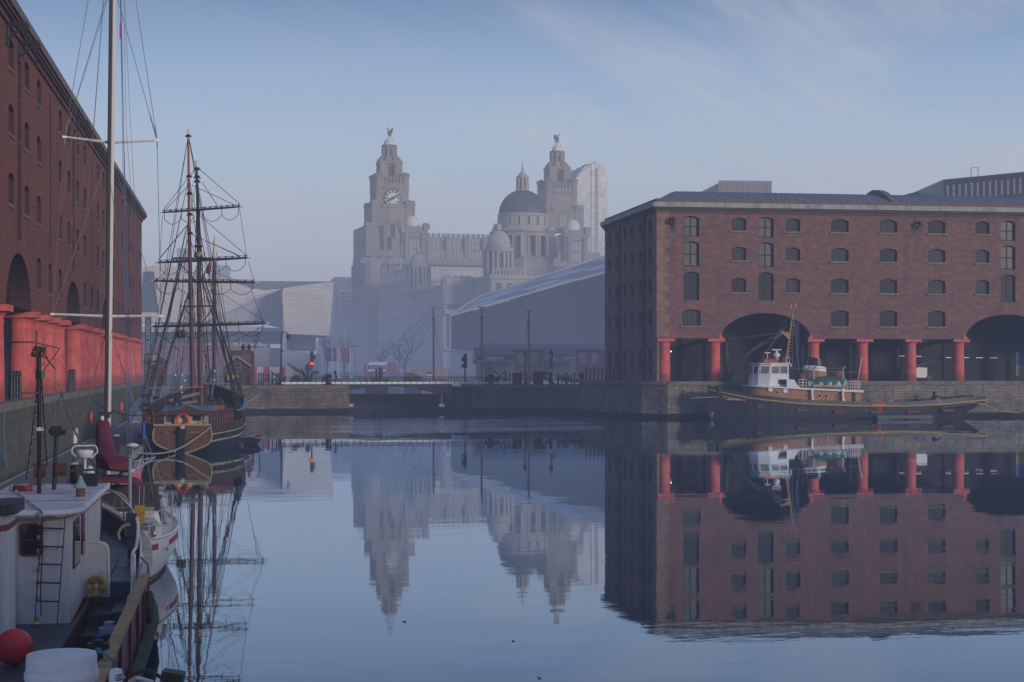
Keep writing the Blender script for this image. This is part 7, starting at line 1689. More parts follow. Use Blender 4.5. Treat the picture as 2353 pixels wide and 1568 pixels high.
g=MB(); g.prism([(p.x,p.z) for p in hz_],'y',2.6,4.6); g.build('companion_hatch',CWOOD,cabin); g=MB(); g.bar((hz_[1].x-.1,3.6,hz_[1].z),(hz_[2].x,3.6,hz_[2].z+.05),2.2,.06); g.bar((hz_[3].x+.1,3.6,hz_[3].z),(hz_[2].x,3.6,hz_[2].z+.05),2.2,.06); g.build('hatch_roof',CROOF,cabin)
# masts
DM,DF=8.5,14.0
mT,mC,mB=sl(*zS0(505,40),DM),sl(*zS0(515,1115),DM),sl(*zS1(540,1145),DM)
main=MB(); t1=sl(*zS0(505,110),DM); main.tube([sl(*zS0(520,1190),DM),mC,t1],[.115,.105,.07],12)
mn=bpy.data.objects.new('main_mast',None); COL.objects.link(mn); mn.parent=SH_
main.build('upper_mast',VARN,mn,smooth=True); g=MB(); g.tube([t1,mT],[.065,.055],10); g.build('masthead',MASTW,mn,smooth=True)
g=MB(); g.tube([mB-Vector((0,0,1.)),sl(*zS1(512,100),DM),mC+Vector((0,0,.3))],[.16,.135,.115],12); g.build('lower_mast',M('mast_redbrown',(.125,.048,.035),.5,var=.25,streak=True),mn,smooth=True)
g=MB()
for b in (112,535,715,933,1130): p=sl(*zS0(505+ (b-112)*.018,b),DM); g.lathe([(.13,-.07),(.17,-.04),(.17,.04),(.13,.07)],10,tuple(p)); g.cyl(p+Vector((-.22,0,-.08)),p+Vector((.22,0,-.08)),.035,n=5)
g.build('mast_band',IRON,mn)
fT,fC,fB=sl(*zS0(592,380),DF),sl(*zS0(600,560),DF),sl(*zS1(598,1130),DF)
fm=bpy.data.objects.new('fore_mast',None); COL.objects.link(fm); fm.parent=SH_
f0=sl(*zS0(592,445),DF); g=MB(); g.tube([sl(*zS0(612,1400),DF),sl(*zS0(606,900),DF),f0],[.13,.115,.08],12); g.build('upper_mast',SPARB,fm,smooth=True)
g=MB(); g.tube([f0,fT],[.09,.09],10); g.lathe([(.12,0),(.12,.04)],8,tuple(fT)); g.build('masthead',MASTW,fm,smooth=True)
g=MB(); g.tube([fB-Vector((0,0,1.)),sl(*zS1(580,250),DF),sl(*zS0(618,1350),DF)],[.19,.165,.145],12); g.build('lower_mast',M('mast_tan',(.15,.075,.05),.6,var=.25,streak=True),fm,smooth=True)
p=sl(*zS0(632,1357),DF); g=MB(); g.lathe([(.36,-.17),(.36,.17)],14,tuple(p)); g.build('masthead_band',CREAM,fm)
for b in (455,540,585): g=MB(); p=sl(*zS0(597,b),DF); g.lathe([(.13,-.07),(.19,-.04),(.19,.04),(.13,.07)],10,tuple(p)); g.cyl(p+Vector((-.26,0,-.1)),p+Vector((.26,0,-.1)),.04,n=5); g.build('mast_band',IRON,fm)
g=MB(); p=sl(*zS0(610,1395),DF); q=sl(*zS0(340,1392),DF); g.bar(q,p+Vector((.9,0,0)),.4,.08); g.bar(q+Vector((.2,0,-.05)),p+Vector((-.2,0,-1.6)),.08); g.bar(p+Vector((.9,0,-.05)),p+Vector((.2,0,-1.6)),.08)
g.build('fighting_top',SPARD,fm)
a=sl(*zS1(448,346),DM); b=sl(*zS1(710,342),DM); g=MB(); g.bar(a,b,.4,.09); m_=(a+b)/2; g.bar(a+Vector((.1,0,0)),m_+Vector((-.2,0,-1.1)),.07); g.bar(b+Vector((-.1,0,0)),m_+Vector((.25,0,-1.1)),.07); g.build('crosstree',SPARD,mn)
# yards with foot ropes
def yard(z,a0,b0,a1,b1,r,d=DF-.35):
    A,B=sl(*z(a0,b0),d),sl(*z(a1,b1),d); y=MB(); L=(B-A)
    y.tube([A+L*t for t in (0.035,.15,.5,.85,.965)],[r*.6,r*.85,r,r*.85,r*.6],8); yo=y.build('yard',SPARD,fm,smooth=True)
    g=MB(); g.tube([A,A+L*.035],[r*.45,r*.58],7); g.tube([A+L*.965,B],[r*.58,r*.45],7); g.build('yard_tip',MASTW,yo,smooth=True)
    g=MB(); 
    for t0,t1_ in ((.06,.26),(.26,.48),(.52,.74),(.74,.94)): g.tube(sag(A+L*t0-Vector((0,0,.5)),A+L*t1_-Vector((0,0,.5)),.4,8),.020,4)
    for t_ in (.06,.26,.48,.52,.74,.94): g.tube([A+L*t_,A+L*t_-Vector((0,0,.5))],.022,4)
    g.tube([A+L*.05+Vector((0,0,r+.06)),A+L*.95+Vector((0,0,r+.06))],.02,4)
    for i in range(14): t_=.06+.88*i/13; g.box((A+L*t_).x-.05,(A+L*t_).x+.05,d-.08,d+.08,(A+L*t_).z+r*.6,(A+L*t_).z+r+.1)
    g.build('foot_rope',TAR,yo); return A,B
Y1=yard(zS0,203,918,1083,853,.082); Y2=yard(zS0,152,1442,1160,1388,.10); Y3=yard(zS1,195,145,1050,158,.095); Y4=yard(zS1,183,503,1138,478,.105)
# running and standing rigging
def lines(name,L,r=.022,mat=TAR,par=SH_):
    g=MB()
    for q in L: g.tube([Vector(p) for p in q],r,4)
    return g.build(name,mat,par)
S0=lambda a,b,d=DF:sl(*zS0(a,b),d); S1=lambda a,b,d=DF:sl(*zS1(a,b),d); S2=lambda a,b,d:sl(*zS(a,b),d)
lines('yard_lift',[(S0(628,470),S0(1050,835)),(S0(570,470),S0(235,900)),(S0(635,960),S0(1125,1375)),(S0(570,960),S0(185,1425)),(S0(500,640),S0(265,895)),(S0(540,630),S0(1005,845)),(S0(650,600),S0(815,855)),(S0(545,1150),S0(1035,1365)),(S0(500,1040),S0(200,1400)),(S0(700,1220),S0(1045,1375))],.021)
lines('brace',[(S0(1040,870),S0(1115,1370)),(S0(1130,1425),S1(1015,150)),(S1(970,170),S1(1085,465)),(S0(235,940),S0(205,1430)),(S1(745,235),S1(1090,460)),(S1(1090,495),S1(790,660)),(S1(1080,500),S1(1000,720)),(S1(1045,500),S1(960,960)),(S1(230,520),S1(420,690)),(S1(220,170),S1(330,60)),(S1(660,240),S1(320,600)),(S1(790,660),S1(600,700)),(S1(330,350),S1(250,170)),(S1(700,80),S1(870,140)),(S1(240,545),S1(440,700))],.016)
# shrouds with ratlines on both sides of both masts
def shroud_set(top,foots,nm,rl=True,n=26,d0=None):
    g=MB(); top=Vector(top)
    for f in foots: g.tube([top,f],.017,4)
    s_=g.build('shroud',TAR,SH_)
    if rl:
        g=MB(); a,b=Vector(foots[0]),Vector(foots[-1])
        for i in range(n):
            t=.14+.80*i/(n-1); g.tube([top.lerp(Vector(f),t) for f in foots],.010,3)
        g.build('ratlines',TAR,s_)
    g=MB()
    for f in foots: f=Vector(f); d=(top-f).normalized(); g.sph(tuple(f+d*.15),.10,6); g.sph(tuple(f+d*.85),.10,6)
    g.build('deadeye',SPARD,s_)
rail=lambda d,s_: Vector((s_*3.25,d,ztr+.9))
for s_ in (1,-1):
    shroud_set(S0(512,1150,DM) ,[rail(DM-2.2+i*.75,s_*.97) for i in range(5)],'main')
    shroud_set(S0(612,1420,DF),[rail(DF-1.6+i*.8,s_*.95)+Vector((0,0,.4)) for i in range(5)],'fore')
    shroud_set(S0(600,600,DF),[S0(612+s_*34,1395,DF)+Vector((0,.2*i-.3,0)) for i in range(3)],'topmast',True,16)
    shroud_set(S0(510,545,DM),[rail(DM-3.2-i*.6,s_*.95) for i in range(3)],'backstay',False)
    shroud_set(S0(596,580,DF),[rail(DF-3.8-i*.5,s_*.97) for i in range(3)],'backstay',False)
    shroud_set(S0(505,110,DM),[rail(DM-4.2,s_*.93),rail(DM-1,s_*.93)],'royal_backstay',False)
rnd=random.Random(12); L=[]
for i in range(30):
    d=rnd.choice((DM,DF)); s_=rnd.choice((-1,1)); tz=rnd.uniform(5.5,15.5); fx=rnd.uniform(.25,3.0)*s_
    mx=(mB.x if d==DM else fB.x); L.append((Vector((mx+rnd.uniform(.15,.8)*s_,d-.3,tz)),Vector((mx*.2+fx,d+rnd.uniform(-1.2,1.2),ztr+1.0))))
lines('halyard',L,.013)
lines('forestay',[(S0(592,450),Vector((0,23.5,ztr+3))),(S0(602,900),Vector((0,24.5,ztr+3))),(S0(615,1380),Vector((0,21.5,ztr+2.4))),(S0(515,1130,DM),Vector((0,DF,ztr+2.))),(S0(508,540,DM),S0(612,1380,DF)),(S0(505,110,DM),S0(600,560,DF))],.022)
g=MB(); g.tube([(0,19,ztr+1.6),(0,27,ztr+3.4)],[.2,.1],8); g.build('bowsprit',SPARB,SH_,smooth=True)
# furled gear, spare spars, lights, flags, boat bits on deck
bm=MB(); a,b=S2(540,530,3.4),S2(1000,395,8.3); bm.tube([a+Vector((0,0,.1)),b],[.13,.14],8); bm.tube([a+Vector((.4,.2,-.15)),b+Vector((-.1,0,-.55))],[.11,.11],8); bm.build('boom',M('spar_grey',(.20,.20,.21),.4,var=.2),SH_,smooth=True)
g=MB(); rnd=random.Random(5)
for i in range(16): p=S2(rnd.uniform(540,700),rnd.uniform(430,570),3.6); g.tube([p+Vector((.14*cos(t*1.3),.05*t,.14*sin(t*1.3))) for t in range(6)],.05,5)
g.build('rope_bundle',M('rope_dark',(.05,.045,.045),.9),SH_,smooth=True)
g=MB(); g.tube([S2(192,305,7.4),S2(1105,282,7.6)],.05,6); g.build('spare_spar',M('spar_orange',(.42,.17,.07),.5),SH_,smooth=True); g=MB(); g.tube([S2(1090,232,12),S2(1540,230,12.2)],.05,6); g.build('spare_spar',MATS['spar_orange'],SH_,smooth=True)
g=MB(); v=S0(725,1405,DM+1); g.add([tuple(v),tuple(v+Vector((.10,0,-.3))),tuple(v+Vector((.06,0,-1.1))),tuple(v+Vector((-.25,0,-.95))),tuple(v+Vector((-.06,0,-.45)))],[(0,1,2,3,4)]); g.build('furled_ensign',M('ensign_crimson',(.22,.02,.03),.8),SH_); g=MB(); g.tube([S0(770,1400,DM+1)*1.0+Vector((-1.1,0,.2)),S0(700,1560,DM+1)+Vector((-.2,0,-3))],.03,4); g.build('gaff',SPARD,SH_)
for a,b in ((425,565),(457,560)): p=S1(a,b,DM-3.5); g=MB(); g.sph(tuple(p),.20,8,sz=1.5); g.tube([p,p+Vector((0.1,0,2.2))],.02,4); g.build('hanging_block',SPARD,SH_,smooth=True)
g=MB(); p=S2(1260,120,9.5); g.tube([p+Vector((-.3,0,-2.6)),p+Vector((.05,0,.5))],[.10,.08],6); g.build('folded_awning',M('awning_blue',(.10,.16,.24),.6),SH_,smooth=True)
DGM=M('deck_gear_dark',(.06,.05,.05),.8)
for i in range(10): g=MB(); p=S2(rnd.uniform(1180,1420),rnd.uniform(470,640),rnd.uniform(8,11)); g.sph(tuple(p),rnd.uniform(.15,.3),7,sz=.8); g.build('deck_gear',DGM,SH_,smooth=True)
g=MB(); p=S2(1240,615,6.); g.prism([(p.x-.75,p.z-.25),(p.x+.7,p.z-.25),(p.x+.8,p.z+.1),(p.x-.9,p.z+.1)],'y',5.6,7.6); g.build('skylight',M('skylight_wood',(.26,.14,.07),.6),SH_)
for i,(a,b) in enumerate(((1095,853),)): g=MB(); g.sph(tuple(S2(a,b,-.1)),.12,8); g.build('float_ball',M('float_pink',(.42,.17,.15),.6),SH_,smooth=True)
g=MB(); p=S2(1730,870,14.5); g.tube([p+Vector((.05,0,.6)),p+Vector((.08,0,-.15))],.14,8); g.build('white_fender',WHT,SH_,smooth=True)
g=MB(); 
for i,(a,b) in enumerate(((735,92),(777,178),(733,270),(733,372),(715,300),(623,90),(1275,20),(1270,165))): g.sph(tuple(S2(a,b,7.)),.07,6)
g.build('festoon_bulb',WHT,SH_)
# stern lines and tender
def world(v): return Vector((P0.x,P0.y,0))+Matrix.Rotation(SA,3,'Z')@Vector(v)
mooring('pale mooring rope crossing the tall ship transom',[world(S2(1215,940,-.05)),world(S2(1000,1100,-.5)),world(S2(760,1260,-1.2)),world(S2(540,1350,-2.5)),world(S2(290,1385,-4.)),world(S2(40,1375,-6.))],.05)
mooring('tarry rope hanging on the tall ship starboard quarter',[world((2.2,1.2,ztr-.2)),world((3.0,4,ztr-1.2)),world((3.35,6,ztr-1.6)),world((3.45,8,ztr-.9)),world((3.4,9,ztr+.4))],.03,TAR)
mooring('rope from the tall ship bow up to the far quay',[world((2.9,15.5,ztr+.9)),world((3.6,30,3.2)),atY(590,888,196.8)],.05)
p=atZ(*zS(1890,1235),0); td=T('tender','small black rowing tender beside the tall ship','rowing boat',(p.x,p.y,0),R(78)); secs=[]
for i in range(11):
    t=-1+2*i/10; b=.68*(max(.04,1-abs(t+.12)**2.6) if t<0.7 else max(.04,1-((t+.12))**2.6)); b=max(.03,b) if t<.9 else .03; 
    if t<-.8: b=.5
    sh=.48+.14*t*t; secs.append([(t*1.75*(1 if True else 1),b*sin(q),-.05+(sh+.05)*(1-cos(q))**.8) for q in [-pi/2+pi*k/8 for k in range(9)]])
g=MB(); g.loft(secs,cap0=True); g.build('hull',M('tender_black',(.02,.022,.027),.4),td,smooth=True,fix=False)
g=MB(); 
for s_ in (0,8): g.tube([s_q[s_] for s_q in secs],.045,5)
g.tube([secs[0][0],secs[0][8]],.045,5); g.build('gunwale',RAILB,td,smooth=True); g=MB(); g.box(-.5,-.2,-.6,.6,.3,.34); g.box(.6,.85,-.5,.5,.32,.36); g.build('thwart',VARN,td); g=MB(); g.loft([[(s_q[1][0]*.95,s_q[1][1]*.8,.12),(s_q[7][0]*.95,s_q[7][1]*.8,.12)] for s_q in secs]); g.build('bottom_boards',DECK,td)
# a further mast behind the ship
p=atC(*zS0(785,1200),150); r=T('ship_mast','slender white topped mast of a boat moored beyond the tall ship','mast',(p.x,p.y,0)); o=r.location
q=atC(*zS1(700,960),150)
g=MB(); t_=Vector(atC(*zS0(782,1160),150))-o; u_=Vector(atC(*zS0(783,1205),150))-o; m_=Vector(atC(*zS0(778,1450),150))-o
g.tube([(q.x-o.x,q.y-o.y,0),m_,u_],[.2,.17,.14],8); g.build('pole',SPARB,r,smooth=True); g=MB(); g.tube([m_+Vector((0,-.02,.2)),u_],[.175,.15],8); g.tube([u_,t_],[.09,.09],6); g.build('white_top',MASTW,r,smooth=True)
g=MB(); 
for dx in (-2.2,-1.1,1.1,2.2): g.tube([u_,Vector((q.x-o.x+dx,q.y-o.y,1.0))],.02,4)
g.build('stay',TAR,r); g=MB(); g.loft([[(q.x-o.x+b*1.6*s_,q.y-o.y+d,z_) for s_,z_ in ((-.6,-.3),(-1,1.0),(1,1.0),(.6,-.3))] for d,b in ((-5,.5),(-2,.95),(2,1.),(6,.05))],cap0=True); g.build('hull',HB,r)
_M=M
def M(name,col,*a,**k):
    if k.get('dirt'): k['dirt']=tuple(min(.8,x*1.7) for x in k['dirt'])
    return _M(name,tuple(min(.82,x*1.75) for x in col),*a,**k)
# ---------------------------------------------------------------- white yacht, stern towards us
zF=zm(0,1650,2.6137); zH=zm(0,2130,2.6137); z0=zm(0,0,1.7422); z9=zm(0,900,1.7422); zA_=zm(0,1150,3.1357)
YP=Vector((-2.75,42.9,0)); YA=R(7.0)      # bow leans left going away
YT=T('sailing_yacht','white sailing yacht with burgundy sail cover and red side stripe, stern towards the viewer','yacht',tuple(YP),YA)
Yi=Matrix.Rotation(-YA,4,'Z')
def yl_(px,py,d,root=YP,ang=YA,im=Yi):
    ph=phi(px); ux,uy=sin(ph),cos(ph); nx,ny=-sin(ang),cos(ang); t=(root.x*nx+root.y*ny+d)/(ux*nx+uy*ny); X_,Y_=ux*t,uy*t; c=X_*sin(TH)+Y_*cos(TH)
    v=im@Vector((X_-root.x,Y_-root.y,0)); return Vector((v.x,d,HE-(py-HZ)*c/F))
YF=lambda a,b,d: yl_(*zF(a,b),d); YH_=lambda a,b,d: yl_(*zH(a,b),d); Y9=lambda a,b,d: yl_(*z9(a,b),d); Y00=lambda a,b,d: yl_(*z0(a,b),d)
GEL=M('gelcoat_white',(.60,.60,.61),.30,var=.05,scale=.8,dirt=(.50,.49,.47)); GELC=M('gelcoat_cream',(.50,.46,.40),.4,var=.08,scale=1.5); BURG=M('canvas_burgundy',(.105,.018,.035),.75,var=.22,scale=2.2,bump=.6); STRP=M('stripe_red',(.22,.025,.06),.5); STEEL=M('stainless',(.42,.43,.45),.3,metal=.8,var=.1); ALU=M('mast_alloy',(.20,.20,.205),.4,metal=.35,var=.08,scale=.6,streak=True); BLK_=M('fitting_black',(.015,.015,.018),.5); WIRE=M('rig_wire',(.13,.12,.12),.5,metal=.3)
YS_=[(0,.56,.34,1.14),(.8,.86,.60,1.10),(2.2,1.26,1.0,1.08),(4.4,1.60,1.38,1.10),(6.5,1.55,1.28,1.18),(8.6,1.08,.80,1.30),(10.2,.5,.30,1.42),(11.2,.06,.03,1.5)]
def ysec(d,hb_,wl,zr):
    n=9; out=[]
    for i in range(n):
        t=i/(n-1); z_=-.35+(zr+.35)*t; w_=wl*.62+(hb_-wl*.62)*sin(min(1,t*1.18)*pi/2); out.append((w_,d-(.18*(1-t) if d==0 else 0)*-1,z_))
    return out
ysx=[ysec(*q) for q in YS_]
ysd=[]      # smooth the plan along the length
for j in range(9): ysd.append(catmull([s_[j] for s_ in ysx],3))
ysx=[[ysd[j][i] for j in range(9)] for i in range(len(ysd[0]))]
g=MB(); g.loft(ysx); g.loft([[(-a,b,c) for a,b,c in s_] for s_ in ysx]); yh=g.build('hull',GEL,YT,smooth=True,ang=60)
g=MB(); t_=ysx[0]; g.add([tuple(p) for p in t_]+[(-p[0],p[1],p[2]) for p in t_[::-1]],[tuple(range(18))]); g.build('transom',GELC,YT)
g=MB(); 
for s_ in (1,-1): g.tube([(s_*p[-1][0],p[-1][1],p[-1][2]) for p in ysx],.035,5)
g.build('toe_rail',GELC,yh,smooth=True)
def ystripe(i0,i1,j0,j1,nm,mat):
    g=MB(); q=[]
    for s_ in ysx[i0:i1]:
        f=lambda t:Vector(s_[int(t)]).lerp(Vector(s_[min(8,int(t)+1)]),t-int(t)); a,b=f(j0),f(j1); q.append([(a.x+.012,a.y,a.z),(b.x+.012,b.y,b.z)])
    g.loft(q); return g.build(nm,mat,yh,fix=False)
ystripe(0,3,6.35,7.2,'side_stripe',STRP); ystripe(5,20,6.4,7.25,'side_stripe',STRP); ystripe(0,22,2.05,2.5,'boot_top',M('boot_red',(.12,.03,.03),.5))
p=Vector(ysx[4][6]); o=text('Mori',.20,M('letter_grey_red',(.25,.10,.12),.5),yh,(p.x+.03,p.y-.30,p.z+.05),(pi/2,0,R(74)),sx=.8); 
# deck, coachroof, cockpit
g=MB(); g.loft([[(-s_[-1][0]+.02,s_[-1][1],s_[-1][2]-.03),(s_[-1][0]-.02,s_[-1][1],s_[-1][2]-.03)] for s_ in ysx]); g.build('deck',M('deck_cream',(.44,.42,.38),.6,var=.12),YT)
g=MB(); g.loft([[(-w_,d,1.08),(-w_*.9,d,1.5+.03*0),(w_*.9,d,1.5),(w_,d,1.08)] for d,w_ in ((4.,1.12),(6.0,1.05),(8.2,.6),(8.6,.3))],cap0=True,cap1=True); cr_=g.build('coachroof',GEL,YT,smooth=True)
g=MB(); 
for s_ in (1,-1): g.box(s_*.80-.08,s_*.80+.08,.9,4.,1.06,1.36)
g.box(-.55,.55,.45,.6,1.06,1.30); g.build('cockpit_coaming',GELC,YT)
g=MB(); g.box(-.62,.62,.8,3.9,.88,.90); g.build('cockpit_sole',planks('teak_sole',(.10,.06,.035),(.15,.09,.05),.07,'x'),YT)
# pushpit rails, stanchions and guard wires
pb=[(-.55,.15),(-.5,-.02),(0,-.1),(.5,-.02),(.55,.15),(.88,1.0)]
g=MB()
for k in (.34,.66): g.tube(catmull([(a,b,1.12+k) for a,b in pb],4),.014,6)
for a,b in ((-.5,.0),(-.2,-.05),(.2,-.05),(.5,.0),(.88,1.0)): g.cyl((a,b,1.1),(a,b,1.12+.66),.014,n=6)
g.build('pushpit',STEEL,YT,smooth=True)
g=MB(); sp=[]
for s_ in (1,-1):
    for i in (5,8,11,14,17): q=Vector(ysx[i][-1]); b=Vector((s_*q.x*.97,q.y,q.z)); g=MB(); g.cyl(b,b+Vector((0,0,.66)),.012,n=5); g.build('stanchion',STEEL,YT); sp.append((s_,b))
g=MB()
for s_ in (1,-1):
    L=[Vector((s_*.88,1.0,1.12))]+[b for q,b in sp if q==s_]
    for k in (.33,.64): g.tube([b+Vector((0,0,k)) for b in L],.005,4)
g.build('guard_wire',STEEL,YT)
a,b=YF(1408,980,.0),YF(1508,1155,.0); g=MB(); g.box(a.x,b.x,-.16,-.02,b.z,a.z); g.box(a.x-.015,b.x+.015,-.18,0,a.z-.16,a.z+.02); o=g.build('rescue_pouch',M('pouch_yellow',(.30,.19,.03),.75,var=.25,bump=.3)); o.parent=YT
a,b=YF(1510,990,.1),YF(1605,1145,.1); g=MB(); g.box(a.x,b.x,-.02,.4,b.z,b.z+.02); 
for i in range(9): xx=a.x+(b.x-a.x)*i/8; g.box(xx-.006,xx+.006,-.02,0,b.z,a.z)
for i in range(7): zz=b.z+(a.z-b.z)*i/6; g.box(a.x,b.x,-.024,-.004,zz-.006,zz+.006)
g.build('stern_basket',STEEL,YT)
g=MB(); a=YF(1540,1150,-.05); g.tube([a,a+Vector((.03,0,-.25)),a+Vector((0,0,-.45)),a+Vector((-.1,0,-.5))],.012,5); g.build('chain',STEEL,YT)
g=MB(); a=YF(1610,1270,.0); g.sph(tuple(a),.07,8); g.cyl(a,a+Vector((0,0,.1)),.05,n=8); g.build('winch',STEEL,YT,smooth=True)
g=MB(); w0=YF(1180,1000,.9); g.tube([w0+Vector((.42*cos(t),0,.42*sin(t))) for t in [2*pi*i/28 for i in range(28)]],.014,5,closed=True)
for i in range(5): t=2*pi*i/5; g.tube([w0,w0+Vector((.42*cos(t),0,.42*sin(t)))],.008,4)
g.cyl(w0+Vector((0,.1,-.6)),w0+Vector((0,.05,0)),.05,n=8); g.build('steering_wheel',STEEL,YT,smooth=True)
# bimini (burgundy) on bowed tubes, spray hood behind
def canopy_(d0,d1,a,b,nm,drop,rise=.16):
    L0,R0=YF(*a,d0),YF(*b,d0); m=(L0.x+R0.x)/2; hw=(R0.x-L0.x)/2; zt=min(L0.z,R0.z); cs=[]
    for d in (d0,(d0+d1)/2,d1):
        cs.append([(m+hw*cos(t)*-1,d,zt+drop*0+ rise*sin(t)**.8+ (0 if d!=(d0+d1)/2 else .04)) for t in [pi*i/12 for i in range(13)]])
    g=MB(); g.loft(cs); g.loft([[(x_,y_,z_),(x_,y_-.01,z_-drop)] for x_,y_,z_ in cs[0]]); return g.build(nm,BURG,YT,smooth=True),m,hw,zt
bi,bm_,bw,bz=canopy_(2.0,4.0,(735,695),(1505,770),'bimini',.10,.20)
g=MB()
for s_ in (-1,1):
    g.tube(catmull([(bm_+s_*bw,2.0,bz),(bm_+s_*bw*.99,2.1,bz-.5),(bm_+s_*bw*.92,2.5,1.15)],5),.016,6); g.tube(catmull([(bm_+s_*bw,3.9,bz),(bm_+s_*bw*.97,3.5,bz-.6),(bm_+s_*bw*.92,2.9,1.15)],5),.016,6)
g.build('bimini_tube',STEEL,YT,smooth=True)
g=MB(); g.loft([[(-1.15,4.0,1.15),(-1.0,4.1,2.25),(1.0,4.1,2.25),(1.15,4.0,1.15)],[(-1.1,5.4,1.5),(-.9,5.3,1.8),(.9,5.3,1.8),(1.1,5.4,1.5)]],cap0=True); g.add([(0,0,0),(0,0,.001),(0,.001,0)],[(0,1,2)]) if False else None; g.loft([[(0,4.5,1.6),(.01,4.5,1.6)],[(0,4.51,1.6),(.01,4.51,1.6)]]); g.build('spray_hood',M('hood_dark',(.03,.022,.028),.6),YT,smooth=True)
# mast with track, spreaders, furled mainsail cover and boom
MD=6.6
mb_,mt_=Y9(745,1300,MD),Y00(783,-260,MD)
mt_=mb_.lerp(mt_,1.0); up=(mt_-mb_); mtop=mb_+up.normalized()*20.5; foot=mb_-up.normalized()*(mb_.z-1.5)
g=MB(); secn=[(.125*cos(t),.085*sin(t)) for t in [2*pi*i/14 for i in range(14)]]
wdt=(Y9(785,300,MD).x-Y9(735,300,MD).x)/2
g.loft([[ (p.x+a/.125*wdt*.78,p.y+b*1.6,p.z) for a,b in secn] for p in (foot,mtop)],closed=True,cap1=True); ms=g.build('mast',ALU,YT,smooth=True)
g=MB(); off=-wdt*.28
for p0_,p1_ in ((foot,mtop),): 
    d=up.normalized(); g.bar(p0_+d*.9+Vector((off,-.17,0)),p1_+Vector((off,-.17,0)),.05,.085)
g.build('sail_track',BLK_,ms)
g=MB(); h0=foot+d*.3; g.bar(h0+Vector((wdt*.72,-.10,0)),mtop+Vector((wdt*.72,-.10,0)),.05,.08); g.build('luff_groove',M('mast_cream',(.38,.37,.35),.5,var=.05),ms)
a=Y00(808,160,MD); b=Y00(808,268,MD); g=MB(); g.bar(b+Vector((wdt*1.25,0,0))*1.0,a+Vector((wdt*1.25,0,0)),.05); g.build('red_lamp',M('lamp_red',(.30,.02,.04),.5),ms)
tips={}
for nm,(l_,m_,r_),z_ in (('up',((450,955),(770,995),(1095,980)),z0),('lo',((367,622),(745,637),(1122,635)),z9)):
    A,Bm,C=[yl_(*z_(*q),MD) for q in (l_,m_,r_)]; g=MB(); g.tube([A,Bm],[.030,.045],6); g.tube([C,Bm],[.030,.045],6); g.cbox(tuple(A),(.12,.06,.06)); g.cbox(tuple(C),(.12,.06,.06)); g.build('spreader',M('spreader_alloy',(.52,.53,.55),.35,metal=.3),ms,smooth=True); tips[nm]=(A,C)
up_=lambda z_: foot+d*((z_-foot.z)/d.z)
hd=mtop
chain=[Vector((s_*1.62,MD+.1,1.15)) for s_ in (-1,1)]
for i,s_ in ((0,-1),(1,1)):
    A,B=tips['up'][i],tips['lo'][i]
    g=MB(); g.tube([up_(20.5),A,B,chain[i]],.009,5); g.tube([up_(16.8),A],.009,5); g.tube([up_(A.z-.35),B],.009,5); g.tube([up_(B.z-.3),chain[i]+Vector((0,-.5,0))],.009,5); g.tube([up_(B.z-.3),chain[i]+Vector((0,.5,0))],.009,5); g.build('shroud',WIRE,ms)
    g=MB(); dd=(up_(16.8)-A).normalized(); g.cyl(A+dd*.1,A+dd*.75,.018,n=6); dd=(up_(20.5)-A).normalized(); g.cyl(A+dd*.1,A+dd*.45,.018,n=6); g.cyl(A-Vector((0,0,.2)),A,.02,n=6); g.build('bottlescrew',WIRE,ms)
LN=[]
for a0,a1 in ((725,605),(718,560),(755,800),(862,895),(870,925),(835,1000)): pass
def rope(nm,pts,r,mat): g=MB(); g.tube(pts,r,5); return g.build(nm,mat,YT)
rope('halyard',[Y00(842,-20,6.4),Y00(858,700,6.3),Y9(880,300,6.2),Y9(895,1100,6.0),Y9(905,1560,5.5)],.010,M('rope_blue',(.03,.07,.24),.7))
for q in (((862,-20,6.5),(880,900,6.4),(930,1560,6.0)),((868,-20,6.5),(905,800,6.4),(945,1500,6.1)),((725,-20,6.5),(650,950,6.4),(500,1560,5.)),((720,-20,6.5),(605,1500,6.4),(480,1568,5.)),((753,-10,6.6),(545,660,6.5),(420,1520,6.))):
    pts=[Y00(*q[0]),Y00(q[1][0],q[1][1],q[1][2]),yl_(*(z9(q[2][0],q[2][1]) if False else z0(q[2][0],q[2][1])),q[2][2])]; rope('halyard',pts,.006,WIRE)
rope('topping_lift',[up_(19.5)+Vector((.1,-.15,0)),YF(1390,560,2.6)],.006,WIRE)
rope('backstay',[mtop,Vector((0.0,.0,1.2))],.008,WIRE); rope('backstay',[up_(11)+Vector((0,-.1,0)),YF(1600,900,4.)],.007,WIRE); rope('forestay',[mtop,Vector((0,11.1,1.6))],.009,WIRE)
rope('running_stay',[Y9(770,700,MD),Y9(1000,1500,3.8),YF(1600,900,3.2)],.007,WIRE)
p=Y9(1000,1435,3.6); g=MB(); g.cyl(p-Vector((0,0,.22)),p+Vector((0,0,.22)),.05,n=10); g.build('tensioner',M('tensioner_blue',(.02,.07,.28),.4),YT,smooth=True)
